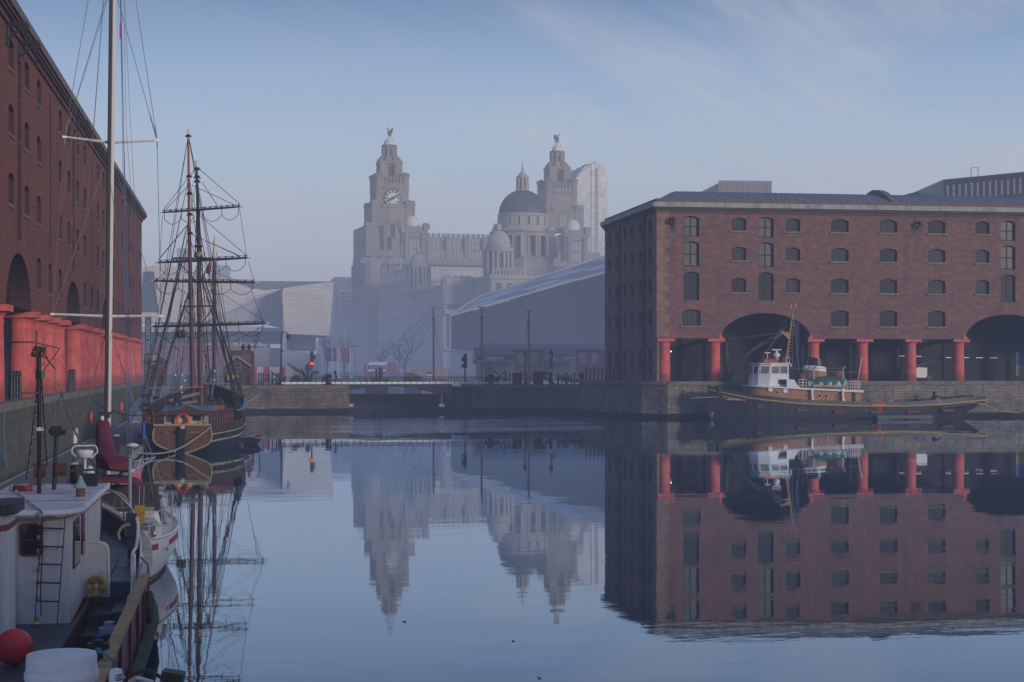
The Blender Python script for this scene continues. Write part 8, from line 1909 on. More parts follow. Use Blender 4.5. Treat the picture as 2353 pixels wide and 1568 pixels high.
# sail cover: tall throat at the mast, then along the boom towards the stern
bmA=Y9(735,1560,MD-.25); tA=Y9(725,1355,MD-.2)
prof=[]
def cov(a,b,c,dd,d,wd):    # left/right/top/bottom picture points -> section
    L,R_=YF(a,c,d),YF(b,c,d); Bt=YF(a,dd,d); m=(L.x+R_.x)/2; hw=max(wd,(R_.x-L.x)/2); zt,zb=L.z,Bt.z; out=[]
    for i in range(16):
        t=2*pi*i/16; k=1+.10*sin(3*t+d*2.); sg_=lambda q:(1 if q>=0 else -1)*abs(q)**.45
        out.append((m+hw*sg_(cos(t))*k,d,(zt+zb)/2+(zt-zb)/2*sg_(sin(t))))
    return out
g=MB(); g.loft([cov(1020,1145,75,560,6.35,.2),cov(1005,1160,150,600,6.1,.2),cov(1005,1185,270,600,5.7,.2),cov(1010,1220,390,602,5.2,.2),cov(1020,1260,440,604,4.6,.2),cov(1040,1320,455,606,3.9,.2),cov(1080,1385,470,606,3.3,.2),cov(1140,1405,505,606,2.8,.15)],closed=True,cap0=True,cap1=True)
rn=random.Random(3); g.v=[(x_+rn.uniform(-.012,.012),y_+rn.uniform(-.012,.012),z_+rn.uniform(-.012,.012)) for x_,y_,z_ in g.v]
g.build('sail_cover',BURG,YT,smooth=True,ang=80)
g=MB(); g.tube([Vector((bmA.x,MD-.1,YF(1080,600,6).z)),YF(1390,612,2.3)],.06,8); g.build('boom',ALU,YT,smooth=True); g=MB(); p=Y9(735,1325,MD-.2); g.cbox(tuple(p),(.26,.2,.16)); g.cyl(p+Vector((-.17,0,.05)),p+Vector((.17,0,.05)),.04,n=8); g.build('gooseneck',BLK_,YT); g=MB(); p=Y9(712,1348,MD-.3); g.sph(tuple(p),.06,8,sz=1.3); g.build('sail_head',M('sail_white',(.55,.54,.52),.7),YT,smooth=True)
# radar pole, dome in a hoop, antenna disc pole, solar arm
p=YF(885,475,.7); q=YF(885,640,.7); g=MB(); g.cyl((p.x,.7,1.2),(p.x,.7,p.z),.05,n=10); rp=g.build('radar_pole',STEEL,YT,smooth=True)
c_=YF(885,430,.7); w_=(YF(975,430,.7).x-YF(790,430,.7).x)/2; zt,zb=YF(885,390,.7).z,YF(885,475,.7).z
g=MB(); g.lathe([(w_*.72,zb-c_.z),(w_*.86,zb-c_.z+.03),(w_*.98,0),(w_*1.0,.05),(w_*.94,zt-c_.z-.02),(w_*.6,zt-c_.z),(.01,zt-c_.z+.005)],24,tuple(c_)); g.build('radar_dome',GEL,rp,smooth=True)
l_,r_=YF(750,430,.7),YF(1020,430,.7); g=MB(); zt=YF(885,352,.7).z; g.tube(catmull([(l_.x+.16,.7,zb-.02),(l_.x+.02,.7,zb+.12),(l_.x,.7,(zt+zb)/2),(l_.x+.06,.7,zt),(c_.x,.7,zt+.005),(r_.x-.06,.7,zt),(r_.x,.7,(zt+zb)/2),(r_.x-.02,.7,zb+.12),(r_.x-.16,.7,zb-.02)],4),.018,6); g.build('radar_hoop',GEL,rp,smooth=True)
g=MB(); a=YF(775,545,.7); g.lathe([(.02,-.06),(.1,-.05),(.12,0),(.1,.05),(.02,.06)],10,tuple(a)); g.tube([a,a+Vector((.15,0,.12)),(p.x,.7,a.z+.02)],.012,5); g.build('horn_speaker',M('speaker_grey',(.3,.29,.27),.5),rp,smooth=True)
p=YF(1385,350,.4); q=YF(1358,900,.4); g=MB(); g.tube([(q.x,.4,1.1),(q.x,.4,YF(1358,480,.4).z),(p.x,.4,YF(1380,470,.4).z),(p.x,.4,p.z)],[.05,.05,.02,.02],8); ap=g.build('antenna_pole',M('pole_grey',(.20,.22,.23),.5),YT,smooth=True)
w_=(YF(1460,350,.4).x-YF(1318,350,.4).x)/2; g=MB(); g.lathe([(.03,-.06),(w_*.6,-.05),(w_,0),(w_*.8,.04),(w_*.3,.07),(.005,.075)],20,tuple(p)); g.build('antenna_disc',GEL,ap,smooth=True)
A=[YF(1385,515,.6),YF(1625,468,1.2),YF(1385,630,.6)]; g=MB(); g.tube([A[0],A[1]],.014,5); g.tube([A[2],A[1]],.014,5)
for t in (.35,.68): g.tube([A[0].lerp(A[1],t),A[2].lerp(A[1],t-.12)],.009,4); g.tube([A[0].lerp(A[1],t),A[2].lerp(A[1],t+.12)],.009,4)
g.build('stern_arm',STEEL,YT,smooth=True)
g=MB()
for i in range(12): p=YF(1560+rn.uniform(0,100),905+rn.uniform(0,60),4.8+rn.uniform(0,.6)); g.tube([p+Vector((.07*cos(t),.05*sin(t*.7),.05*sin(t))) for t in range(8)],.012,4)
g.build('coiled_line',M('line_white',(.55,.55,.56),.8),YT,smooth=True)
g=MB(); p=YF(1610,915,4.8); g.sph(tuple(p),.09,7,sz=.5); g.build('line_bundle',M('line_blue',(.03,.08,.32),.7),YT)
g=MB(); a=[YF(1690,1000,2.2),YF(1715,1060,2.),YF(1720,1160,1.8)]; g.tube(catmull(a,5),.07,8); g.build('side_fender',M('fender_grey',(.20,.22,.27),.6),YT,smooth=True)
g=MB(); a=YF(1115,1060,1.6); g.sph(tuple(a),.14,8,sz=.6); g.build('blue_bag',M('bag_blue',(.03,.10,.34),.7),YT)
# ---------------------------------------------------------------- grey and white work boat in the foreground
WB=T('work_boat','old white and red work boat with dark decks and yellow capped bulwark, lower left','work boat',(0,0,0))
WS=M('wheelhouse_white',(.41,.40,.41),.5,var=.05,scale=1.2,dirt=(.22,.17,.14),dscale=1.3,streak=True); RST_=M('rust_stain',(.13,.06,.035),.8,var=.4); WROOF=M('roof_white',(.43,.42,.43),.5,var=.1,scale=1.,dirt=(.28,.22,.19),dscale=.35); RTRIM=M('trim_red',(.13,.014,.02),.45); BDECK=M('deck_blue_black',(.022,.027,.035),.45,var=.4,scale=1.3,dirt=(.05,.055,.06),bump=.4); RHULL=M('hull_oxblood',(.115,.022,.04),.5,var=.25,scale=1.,streak=True,dirt=(.06,.02,.03)); CAPY=M('cap_ochre',(.25,.17,.08),.7,var=.3,scale=2.,bump=.3,dirt=(.10,.06,.03),dscale=1.2); WPIPE=M('pipe_white',(.45,.43,.41),.45,var=.12,dirt=(.25,.14,.08)); TYRE=M('fender_green_black',(.02,.024,.02),.8,dirt=(.05,.06,.02))
wx=lambda a,b,X,f=zF: atX(*f(a,b),X); wy=lambda a,b,Y,f=zF: atY(*f(a,b),Y); wz=lambda a,b,z,f=zF: atZ(*f(a,b),z)
# wheelhouse: aft face plane Y=29.9, side plane X=-2.93
YA_,XS=29.9,-2.93; ZR,ZB_=2.92,1.02
g=MB(); g.add([(-4.62,YA_,ZB_),(XS,YA_,ZB_),(XS,36.1,1.25),(-4.62,36.1,1.25),(-4.62,YA_,ZR),(XS+.02,YA_,ZR),(XS+.02,36.1,ZR),(-4.62,36.1,ZR)],[(0,1,5,4),(1,2,6,5),(2,3,7,6),(3,0,4,7),(4,5,6,7)]); wh_=g.build('wheelhouse',WS,WB)
rf=[(-4.75,29.55),(-3.25,29.55),(-2.95,29.68),(-2.80,29.95),(-2.74,30.4),(-2.74,36.2),(-4.75,36.2)]
g=MB(); n=len(rf); g.add([(a,b,ZR+.003) for a,b in rf]+[(a+.03*(a>-4),b-.03*(b<31),ZR+.05) for a,b in rf]+[(a*.985-.05,b*.99+.3,ZR+.12) for a,b in rf],[(i,(i+1)%n,n+(i+1)%n,n+i) for i in range(n)]+[(n+i,n+(i+1)%n,2*n+(i+1)%n,2*n+i) for i in range(n)]+[tuple(range(2*n,3*n)),tuple(range(n-1,-1,-1))]); g.build('wheelhouse_roof',WROOF,wh_)
g=MB(); g.tube([(a,b,ZR+.015) for a,b in rf[:6]],.028,6); g.build('roof_edge',M('edge_rusty',(.17,.12,.09),.7,var=.5,scale=3,dirt=(.45,.43,.42),dscale=1.5),wh_)
g=MB()
for yy in (31.6,33.4): g.box(-4.7,-2.85,yy-.012,yy+.012,ZR+.118,ZR+.128)
g.build('roof_seam',RST_,wh_)
def rrect(x0,x1,z0,z1,r,n=5): 
    out=[]
    for cx,cz,a in ((x1-r,z0+r,-pi/2),(x1-r,z1-r,0),(x0+r,z1-r,pi/2),(x0+r,z0+r,pi)): out+=[(cx+r*cos(a+pi/2*i/n),cz+r*sin(a+pi/2*i/n)) for i in range(n+1)]
    return out
a,b=wy(200,1160,YA_),wy(452,1500,YA_); rr=rrect(a.x,b.x,b.z,a.z,.07); rr2=rrect(a.x+.04,b.x-.04,b.z+.04,a.z-.04,.05)
g=MB(); g.prism(rr,'y',YA_-.03,YA_-.002); wf=g.build('window_frame',RTRIM,wh_); g=MB(); g.prism(rr2,'y',YA_-.04,YA_-.032); g.build('window',GL,wf); g=MB(); g.box(a.x+.05,b.x-.05,YA_-.05,YA_-.041,(a.z+b.z)/2-.015,(a.z+b.z)/2-.0); g.build('glazing_bar',RTRIM,wf)
for y0_,y1_,z0_,z1_ in ((30.2,31.3,1.93,2.78),(31.75,32.3,2.0,2.80)):
    g=MB(); g.prism(rrect(y0_,y1_,z0_,z1_,.08),'x',XS+.022,XS+.04); wf=g.build('window_frame',RTRIM,wh_); g=MB(); g.prism(rrect(y0_+.06,y1_-.06,z0_+.05,z1_-.05,.06),'x',XS+.041,XS+.048); g.build('window',GL,wf)
g=MB()
for xx in (wy(110,1500,YA_).x,wy(470,1500,YA_).x): g.box(xx-.004,xx+.004,YA_-.006,YA_-.001,1.04,2.9)
g.box(-4.6,wy(430,1500,YA_).x,YA_-.006,YA_-.001,1.78,1.788); g.build('weld_seam',M('seam_white',(.47,.46,.48),.5),wh_)
g=MB()
for a,b in ((452,690),): pass
rl_=[(450,1170),(680,1150)]; Lb=(wy(360,960,YA_-.25,zH),wy(598,960,YA_-.25,zH)); Lt=(wy(445,1050,YA_-.12),wy(685,1050,YA_-.12))
for s_ in (0,1): g.tube([Lb[s_],Lt[s_]],.010,5)
for zb in (1210,1402): p,q=wy(450,zb,YA_-.15),wy(668,zb+8,YA_-.15); g.cyl(p,q,.014,n=5)
for zb in (332,525,718,148): p,q=wy((412 if zb==332 else 398 if zb==525 else 382 if zb==718 else 440),zb,YA_-.2,zH),wy((640 if zb==332 else 632 if zb==525 else 618 if zb==718 else 660),zb+6,YA_-.2,zH); g.cyl(p,q,.014,n=5)
g.build('rope_ladder',BLK_,WB)
# raised casing below the wheelhouse with red side, aft deck
g=MB(); g.box(-5.4,XS+.05,24.,36.,.3,1.0); g.build('deck_casing',RTRIM,WB); g=MB(); g.box(-5.4,XS+.07,23.9,29.88,1.003,1.03); g.build('casing_top',BDECK,WB)
g=MB(); g.tube([(XS+.09,23.9,1.02),(XS+.09,31.5,1.02),(XS+.10,33.5,1.18)],.035,6); g.build('casing_edge',M('edge_dark_teal',(.025,.04,.05),.4),WB,smooth=True)
# hull
def wsec(Y):
    t=max(0,(Y-33)/11); e=1-t*t*.92; xr=-1.75-2.1*(1-e); zr=1.48+.50*max(0,(Y-30)/14)**1.5
    return [(-4.6,Y,-.4),(xr-.5*e,Y,-.4),(xr-.22*e,Y,0),(xr-.06,Y,.55),(xr,Y,zr)],xr,zr
YY=[17,21,24,27,30,32,34,36,38,40,42,43.5]
g=MB(); g.loft([wsec(y)[0] for y in YY]); g.loft([[(-9.2-p[0],p[1],p[2]) for p in wsec(y)[0]] for y in YY]); g.build('hull',RHULL,WB,smooth=True)
g=MB(); q=[]
for y in YY: _,xr,zr=wsec(y); q.append([(xr-.13,y,zr-.003),(xr+.05,y,zr-.003),(xr+.05,y,zr+.06),(xr-.13,y,zr+.06)])
q1=[s_ for s_,y in zip(q,YY) if y<=32]; q2=[s_ for s_,y in zip(q,YY) if y>=32]
g.loft(q1,closed=True,cap0=True,cap1=True); g.build('bulwark_cap',CAPY,WB); g=MB(); g.loft([[(a,b,c+.02) for a,b,c in s_] for s_ in q2],closed=True,cap0=True,cap1=True); g.build('bow_cap',M('cap_cream_rust',(.36,.31,.25),.7,var=.3,scale=2,dirt=(.14,.08,.05),dscale=1.2),WB)
g=MB(); g.loft([[(wsec(y)[1]-.11,y,.5),(wsec(y)[1]-.11,y,wsec(y)[2]-.01)] for y in YY]); g.build('bulwark_inside',BDECK,WB)
for y in (22.5,25.2,27.4,29.4,31.2): g=MB(); _,xr,zr=wsec(y); g.box(xr-.02,xr+.035,y-.05,y+.05,.4,zr-.02); g.build('hull_rib',RHULL,WB)
g=MB(); g.tube([(wsec(y)[1]+.02,y,.42) for y in YY if y>20],.16,8); g.build('rubber_fender',TYRE,WB,smooth=True)
rn2=random.Random(9); tyr=T('tyre_fender','black tyre fender chained over the work boat bulwark','tyre',(-1.70,32.2,.95)); g=MB(); g.tube([(0,.24*cos(t),.24*sin(t)) for t in [2*pi*i/22 for i in range(22)]],.08,8,closed=True); g.build('rubber',TYRE,tyr,smooth=True); g=MB(); g.tube([(0,0,.33),(-.02,0,.8),(-.15,0,.95)],.02,5); g.build('chain',RST_,tyr)
# side deck with two steps up to the dark foredeck
g=MB(); g.box(XS+.1,-1.9,17,30.3,.32,.36); g.box(-9,-1.9,17,24,.30,.34); g.build('side_deck',BDECK,WB)
g=MB(); g.box(XS+.1,-1.85,30.6,31.9,.3,.68); g.box(XS+.1,-2.35,31.902,33.2,.3,.86); g.box(-2.348,-1.85,31.5,33.2,.3,.96); g.build('deck_step',BDECK,WB)
g=MB(); g.loft([[(-5.6,y,1.30+.03*(y-33.4)*.6),(wsec(y)[1]-.1,y,1.30+.03*(y-33.4)*.6)] for y in (33.4,36,38,40,42,43.4)]); g.box(-3.0,-1.95,33.3,33.42,.5,1.29); g.build('foredeck',M('foredeck_blue',(.035,.045,.065),.4,var=.5,scale=.9,dirt=(.09,.10,.12),bump=.5),WB)
g=MB(); g.box(-3.0,-2.1,35.2,35.24,1.352,1.362); g.box(-2.6,-2.56,33.6,38,1.36,1.37); g.build('deck_seam',M('seam_grey',(.09,.10,.11),.6),WB)
# white curved screen with tube edge, coil of yellow rope leaning on it
a,b=wy(872,110,32.6,zH),wy(1132,650,32.6,zH); g=MB(); zt=a.z; 
g.prism([(a.x-.1,b.z-.05),(b.x-.03,b.z-.05),(b.x-.03,zt-.10),(b.x-.12,zt-.02),(a.x-.1,zt)],'y',32.6,32.64); g.build('screen_panel',WS,WB); g=MB(); g.tube(catmull([(a.x-.1,32.62,zt),((a.x+b.x)/2,32.62,zt),(b.x-.14,32.62,zt-.01),(b.x-.02,32.62,zt-.10),(b.x,32.62,(zt+b.z)/2),(b.x,32.62,b.z-.05)],5),.032,8); g.build('screen_tube',WPIPE,WB,smooth=True)
c_=wy(1005,555,32.3,zH); rc=T('rope_coil','thick yellow rope coil leaning against the white screen','rope',tuple(c_)); YR_=M('rope_yellow',(.27,.185,.07),.85,var=.3,scale=14,bump=.8); rad_=(wy(1103,555,32.3,zH).x-wy(905,555,32.3,zH).x)/2
for k in range(3):
    g=MB(); rr_=rad_*(.88-.2*k); pts=[]; N_=60
    for i in range(N_): t=2*pi*i/N_; pts.append((rr_*cos(t),-.04+.02*sin(5*t)+k*.015,rr_*sin(t)*1.04))
    for j in range(3):
        ph_=2*pi*j/3; off_=[(p[0]+.022*cos(i*1.1+ph_)*cos(2*pi*i/N_),p[1]+.022*sin(i*1.1+ph_),p[2]+.022*cos(i*1.1+ph_)*sin(2*pi*i/N_)) for i,p in enumerate(pts)]; g.tube(off_,.022,5,closed=True)
    g.build('rope_turn',YR_,rc,smooth=True)
g=MB(); g.tube([(-rad_*.9+.0,-.1,-rad_*.95),(-.1,-.12,-rad_*1.02),(rad_*.5,-.1,-rad_*.98)],.035,6); g.build('rope_end',YR_,rc,smooth=True)
# exhaust stack, chimney with green cowl, roof gear
q_=wz(1032,1350,1.36); Xp,Yp=q_.x,q_.y; zt=wy(1020,700,Yp).z; rad_=(wy(1064,1000,Yp).x-wy(998,1000,Yp).x)/2
g=MB(); g.cyl((Xp,Yp,1.3),(Xp,Yp,zt),rad_,n=14); g.lathe([(rad_*1.05,0),(rad_*1.05,.04)],14,(Xp,Yp,wy(1032,1250,Yp).z)); st_=g.build('exhaust_stack',M('stack_brown',(.055,.047,.042),.5,var=.3,scale=2),WB,smooth=True); g=MB(); g.lathe([(rad_*.8,.03),(rad_*.8,.14),(rad_*1.5,.15),(rad_*1.6,.19),(rad_*.7,.25),(.01,.27)],14,(Xp,Yp,zt)); g.build('stack_cap',M('cap_dark_blue',(.02,.028,.04),.5),st_,smooth=True)
p=wz(842,880,ZR+.12); g=MB(); g.cyl((p.x,p.y,ZR+.1),(p.x,p.y,ZR+.34),.085,n=14); ch=g.build('stove_chimney',RST_,WB,smooth=True); zb=wy(842,790,p.y).z; wd=(wy(928,790,p.y).x-wy(770,790,p.y).x)/2; g=MB(); g.lathe([(wd,zb),(wd*.5,zb+.11),(.02,zb+.24)],18,(p.x,p.y,0)); g.build('cowl',M('cowl_green',(.17,.27,.235),.6,var=.15),ch,smooth=True); g=MB(); g.cyl((p.x-.07,p.y,ZR+.3),(p.x-.07,p.y,zb+.08),.02,n=5); g.cyl((p.x+.07,p.y,ZR+.3),(p.x+.07,p.y,zb+.08),.02,n=5); g.build('cowl_leg',IRON,ch)
p=wz(850,745,ZR+.12); g=MB(); g.lathe([(.11,0),(.13,.08),(.13,.36),(.11,.42)],14,(p.x-.1,p.y,ZR+.1),a0=pi*.15,a1=pi*1.85); g.build('bucket_cowl',BLK_,WB,smooth=True); zt=wy(880,560,p.y).z; g=MB(); h_=zt-ZR-.1; g.lathe([(.06,0),(.10,.1*h_),(.115,.35*h_),(.105,.6*h_),(.07,.88*h_),(.02,h_)],16,(p.x+.17,p.y+.1,ZR+.1)); g.build('white_cowl',WHT,WB,smooth=True); p2=wz(945,770,ZR+.12); g=MB(); g.cbox((p2.x,p2.y,ZR+.25),(.28,.2,.26)); g.build('light_box',BLK_,WB)
p=wz(310,790,ZR+.17); o=T('life_ring','worn red and grey life ring lying on the work boat roof','life ring',tuple(p)); w_=(wy(493,775,p.y).x-wy(125,775,p.y).x)/2
g=MB(); N_=32; 
for k in range(4): t0=k*pi/2+.25; g.tube([(w_*.78*cos(t0+i*pi/16*1.0),w_*.78*sin(t0+i*pi/16),0) for i in range(9)],w_*.21,10,m=k%2)
g.build('ring',[M('ring_red',(.30,.03,.03),.6,var=.25,dirt=(.2,.1,.1)),M('ring_grey',(.22,.21,.22),.7,var=.3)],o,smooth=True)
# festoon lights from the dark pole to the roof
pl_=wy(410,700,33.5); zt=wy(410,-640,33.5).z
MP=T('light_pole','slim black pole with a tangled top and festoon lights behind the work boat wheelhouse','mast',(pl_.x,33.5,1.2)); g=MB(); hh_=zt-1.2; g.cyl((0,0,0),(0,0,hh_),.042,n=10); g.build('pole',M('pole_black',(.016,.012,.013),.4),MP,smooth=True)
g=MB(); rn=random.Random(2)
for i in range(12): t=rn.uniform(0,6.28); g.tube([(.05*cos(t),.05*sin(t),hh_-.1),(.16*cos(t),.16*sin(t),hh_-.05+rn.uniform(-.1,.15)),(.12*cos(t+1),.12*sin(t+1),hh_+.05)],.012,4)
g.cyl((0,0,hh_),(0,0,hh_+.1),.1,n=8); g.bar((.1,0,hh_-.1),(.3,0,hh_-.35),.03); g.build('tangle',M('tangle_brown',(.07,.04,.035),.8),MP)
g=MB(); zz=wy(400,-20,33.5).z-1.2; g.box(-.07,.02,-.05,.05,zz+.62,zz+.78); g.build('junction_box',IRON,MP); g=MB(); g.box(.04,.10,-.05,.03,zz+.63,zz+.78); g.build('green_lamp',M('lamp_green',(.04,.12,.08),.5),MP); g=MB(); g.cyl((0,0,zz-.4),(0,0,zz-.33),.09,n=10); g.build('tape',WHT,MP)
for a0,b0,a1,b1,k in ((370,-250,275,700,-1),(455,-250,495,560,1)):
    A,B=wy(a0+ (30 if k<0 else -20),b0-120,33.5)-MP.location,wy(a1,b1,33.2)-MP.location; g=MB(); g.tube(sag(A,B,.1,10),.012,4)
    for i in range(1,10): p=sag(A,B,.1,10)[i]; g.cyl(p,p-Vector((0,0,.05)),.02,n=5)
    g.build('festoon_cable',BLK_,MP); g=MB()
    for i in range(1,10): p=sag(A,B,.1,10)[i]; g.sph((p.x,p.y,p.z-.08),.02,6,sz=1.3)
    g.build('festoon_bulb',M('bulb_clear',(.20,.19,.165),.2),MP)
fp=[wz(110,790,ZR+.15),wz(180,840,ZR+.15),wz(250,890,ZR+.15),wz(310,950,ZR+.15),wz(380,1000,ZR+.15),wy(435,1048,29.5)]+[wy(440,1170,YA_-.08),wy(432,1400,YA_-.08),wy(440,240,YA_-.1,zH),wy(430,420,YA_-.1,zH),wy(425,600,YA_-.1,zH),wy(428,880,YA_-.15,zH)]
fl=T('festoon_lights','black festoon cable with clear bulbs running over the roof edge and down the wheelhouse','light string',tuple(fp[0])); o0=Vector(fp[0]); cc=catmull(fp,4); g=MB(); g.tube([p-o0 for p in cc],.012,5); g.build('cable',BLK_,fl,smooth=True); g=MB()
for i in range(2,len(cc),3): p=cc[i]-o0; g.sph((p.x-.05,p.y-.03,p.z+(.04 if i<20 else -.03)),.035,7,sz=1.4)
g.build('bulb',MATS['bulb_clear'],fl,smooth=True)
# green derrick post with winch
p=wz(530,700,1.2); DP=T('deck_winch','dark green leaning derrick post with a rusty winch behind the wheelhouse roof','winch',(0,0,0)); Yd=34.5; a,b=wy(525,700,Yd),wy(590,220,Yd); g=MB(); g.cyl((a.x,Yd,1.2),b,.048,.042,n=10); g.build('post',M('derrick_green',(.018,.032,.030),.5),DP,smooth=True); g=MB(); g.cbox(tuple(b+Vector((0,0,.05))),(.22,.16,.2)); g.cyl(b+Vector((-.15,0,.05)),b+Vector((.18,0,.02)),.05,n=8); g.build('sheave',BLK_,DP); c_=wy(545,600,Yd); g=MB(); g.cyl(c_+Vector((-.34,-.1,0)),c_+Vector((-.12,-.1,0)),.14,n=12); g.cyl(c_+Vector((.08,-.1,.02)),c_+Vector((.30,-.1,.0)),.13,n=12); g.cyl(c_+Vector((.36,-.1,-.02)),c_+Vector((.85,-.1,0)),.025,n=6); g.build('winch_drum',M('winch_rust',(.075,.03,.022),.7,var=.3),DP,smooth=True)
# bow windlass post with rails, anchor
wp_=lambda a,b,Y,f=zF: wy(a,b,Y,f)
Yw=36.2; a,b=wp_(1315,1055,Yw),wp_(1420,1060,Yw); c_,d_=wp_(1335,1540,Yw),wp_(1440,1540,Yw); g=MB(); g.add([a,b,d_+Vector((.05,0,0)),c_-Vector((.0,0,0)),a+Vector((0,.25,0)),b+Vector((0,.25,0)),d_+Vector((.05,.25,0)),c_+Vector((0,.25,0))],[(0,1,2,3),(7,6,5,4),(0,4,5,1),(1,5,6,2),(2,6,7,3),(3,7,4,0)]); m_=(c_+d_)/2; bp=g.build('bow_post',M('post_navy',(.02,.026,.04),.5,var=.3),WB); zz=wp_(1370,1305,Yw).z; g=MB(); g.box(a.x-.02,b.x+.06,Yw-.02,Yw+.27,zz-.02,zz+.02); g.cyl((a.x+.1,Yw-.03,zz-.3),(a.x+.1,Yw+.0,zz-.3),.03,n=8); g.build('post_band',IRON,bp)
g=MB(); p=wp_(1300,1230,Yw); g.tube(catmull([p+Vector((.12,0,.12)),p+Vector((-.02,0,.08)),p+Vector((-.12,0,-.05)),p+Vector((-.10,0,-.2))],5),.035,6); g.build('anchor_fluke',M('anchor_grey',(.20,.19,.18),.6),bp,smooth=True)
g=MB(); g.tube(catmull([wp_(1065,785,38),wp_(1180,830,37.5),wp_(1280,900,37),wp_(1370,1000,36.6),wp_(1405,1060,36.3)],5),.026,7); g.tube(catmull([wp_(1065,980,38),wp_(1170,1040,37.5),wp_(1280,1100,37),wp_(1320,1140,36.6)],5),.026,7)
g.build('bow_rail',WPIPE,WB,smooth=True)
g=MB(); g.tube([wp_(1270,920,36.9),wp_(1300,1100,36.8),wp_(1315,1320,36.7)],.024,6); g.build('boat_hook',M('wood_pole',(.20,.11,.06),.6),WB)
g=MB(); A=[wp_(1430,1105,34.5),wp_(1445,1200,34.3),wp_(1425,1400,34.),wp_(1385,240,33.2,zH),wp_(1380,600,32.4,zH),wp_(1345,690,32.,zH),wp_(1338,850,31.7,zH)]; g.tube(catmull(A,5),.032,7); B=[wp_(1455,1290,34.4),wp_(1475,150,34.,zH),wp_(1455,480,33.4,zH)]; g.tube(catmull(B,5),.026,7); C=[wp_(1405,230,33.1,zH),wp_(1408,690,32.3,zH)]; g.tube(C,.028,7); D=[wp_(1470,170,34.,zH),wp_(1495,300,33.8,zH),wp_(1480,480,33.5,zH)]; g.tube(catmull(D,5),.024,7); E=[wp_(1365,640,32.,zH),wp_(1370,820,31.8,zH)]; g.tube(E,.025,6)
g.build('gunwale_rail',WPIPE,WB,smooth=True)
p=wp_(1365,790,31.8,zH); g=MB(); g.cyl(p-Vector((0,0,.12)),p+Vector((0,0,.12)),.045,n=8); g.build('red_sleeve',RTRIM,WB)
# things lying on the work boat
p=wz(160,1365,1.05,zH); bu=T('buoy','big round red buoy with a dark blue end on the work boat deck','buoy',(p.x,p.y-.1,1.03)); rb=(wy(360,1170,p.y,zH).x-wy(-40,1170,p.y,zH).x)/2
g=MB(); g.sph((0,0,rb),rb,28,sz=.98); g.build('ball',M('buoy_red',(.42,.022,.030),.45,var=.15,scale=3,dirt=(.10,.02,.02),dscale=1.6),bu,smooth=True); g=MB(); g.sph((-rb*.93,-.05,rb*.92),rb*.42,16,sx=.5); g.build('end_cap',M('cap_navy',(.012,.014,.03),.5),bu,smooth=True)
p=wz(-20,950,1.03,zH); eb=T('fish_crates','stack of dark green slatted crates on the work boat deck, far left','crate',(p.x,p.y,1.03)); g=MB(); w_=wy(180,850,p.y,zH).x-p.x
for k in range(2):
    for i in range(5): g.cbox((w_*.35-.2*k,.05+i*.0,.12+.18*k+i*.035),(w_*1.2,.9,.02),0,0,0,R(12))
g.cbox((w_*.3,.0,.12),(w_*1.3,.8,.2),0,0,0,R(10)); g.build('crate',M('crate_green',(.035,.042,.03),.7,var=.4,scale=4),eb); g=MB(); g.bar((w_*.9,-.1,.25),(w_*2.1,.2,.62),.05); g.build('crowbar',BLK_,eb)
p=wz(375,962,1.06,zH); fl_=MB(); w_=(wy(425,960,p.y,zH).x-wy(325,960,p.y,zH).x)/2; fl_.sph((0,0,0),w_,12,sz=.4); o=fl_.build('float',M('float_yellow',(.42,.26,.03),.6),None,smooth=True,loc=(p.x,p.y,p.z+w_*.2)); tag(o,'small yellow float lying on the dark casing top','float')
p=wz(1100,1250,.4,zH); jc=T('jerry_can','blue and white plastic can by the bulwark','can',(p.x,p.y,.36)); g=MB(); g.box(-.16,.20,-.12,.12,0,.34); g.build('blue_can',M('can_blue',(.03,.06,.30),.5),jc); g=MB(); g.box(-.12,.22,.15,.38,0,.44); g.cyl((.05,.27,.44),(.05,.27,.54),.1,n=10); g.build('white_can',M('can_white',(.30,.32,.36),.5),jc); g=MB(); g.sph((.1,-.25,.12),.16,8,sz=.6); g.build('rag',BLK_,jc)
p=wz(1060,1330,.5,zH); cr_=T('dark_basket','dark net bundle tied to the inside of the bulwark','net',(p.x,p.y,.36)); g=MB(); rn=random.Random(6)
for i in range(7): g.sph((rn.uniform(-.2,.2),rn.uniform(-.3,.3),.1+rn.uniform(0,.4)),.17,7)
g.build('bundle',M('net_black',(.012,.013,.016),.9,bump=.8),cr_,smooth=True)
_,xr,zr=wsec(24.); g=MB(); g.cyl((xr-.15,23.2,zr),(xr-.15,23.2,zr+.32),.07,n=8); g.box(xr-.3,xr,23.12,23.28,zr+.2,zr+.28); bt=g.build('mooring_bitt',IRON,WB); g=MB(); g.tube([(xr-.15,23.1,zr+.18),(xr-.05,23.05,zr+.16),(xr+.07,23.1,zr+.05),(xr+.08,23.1,zr-.5)],.018,5); g.tube([(xr-.15+.09*cos(t),23.2+.09*sin(t),zr+.17+.004*t) for t in range(16)],.016,5); g.build('blue_line',M('line_teal',(.05,.16,.24),.7),bt)
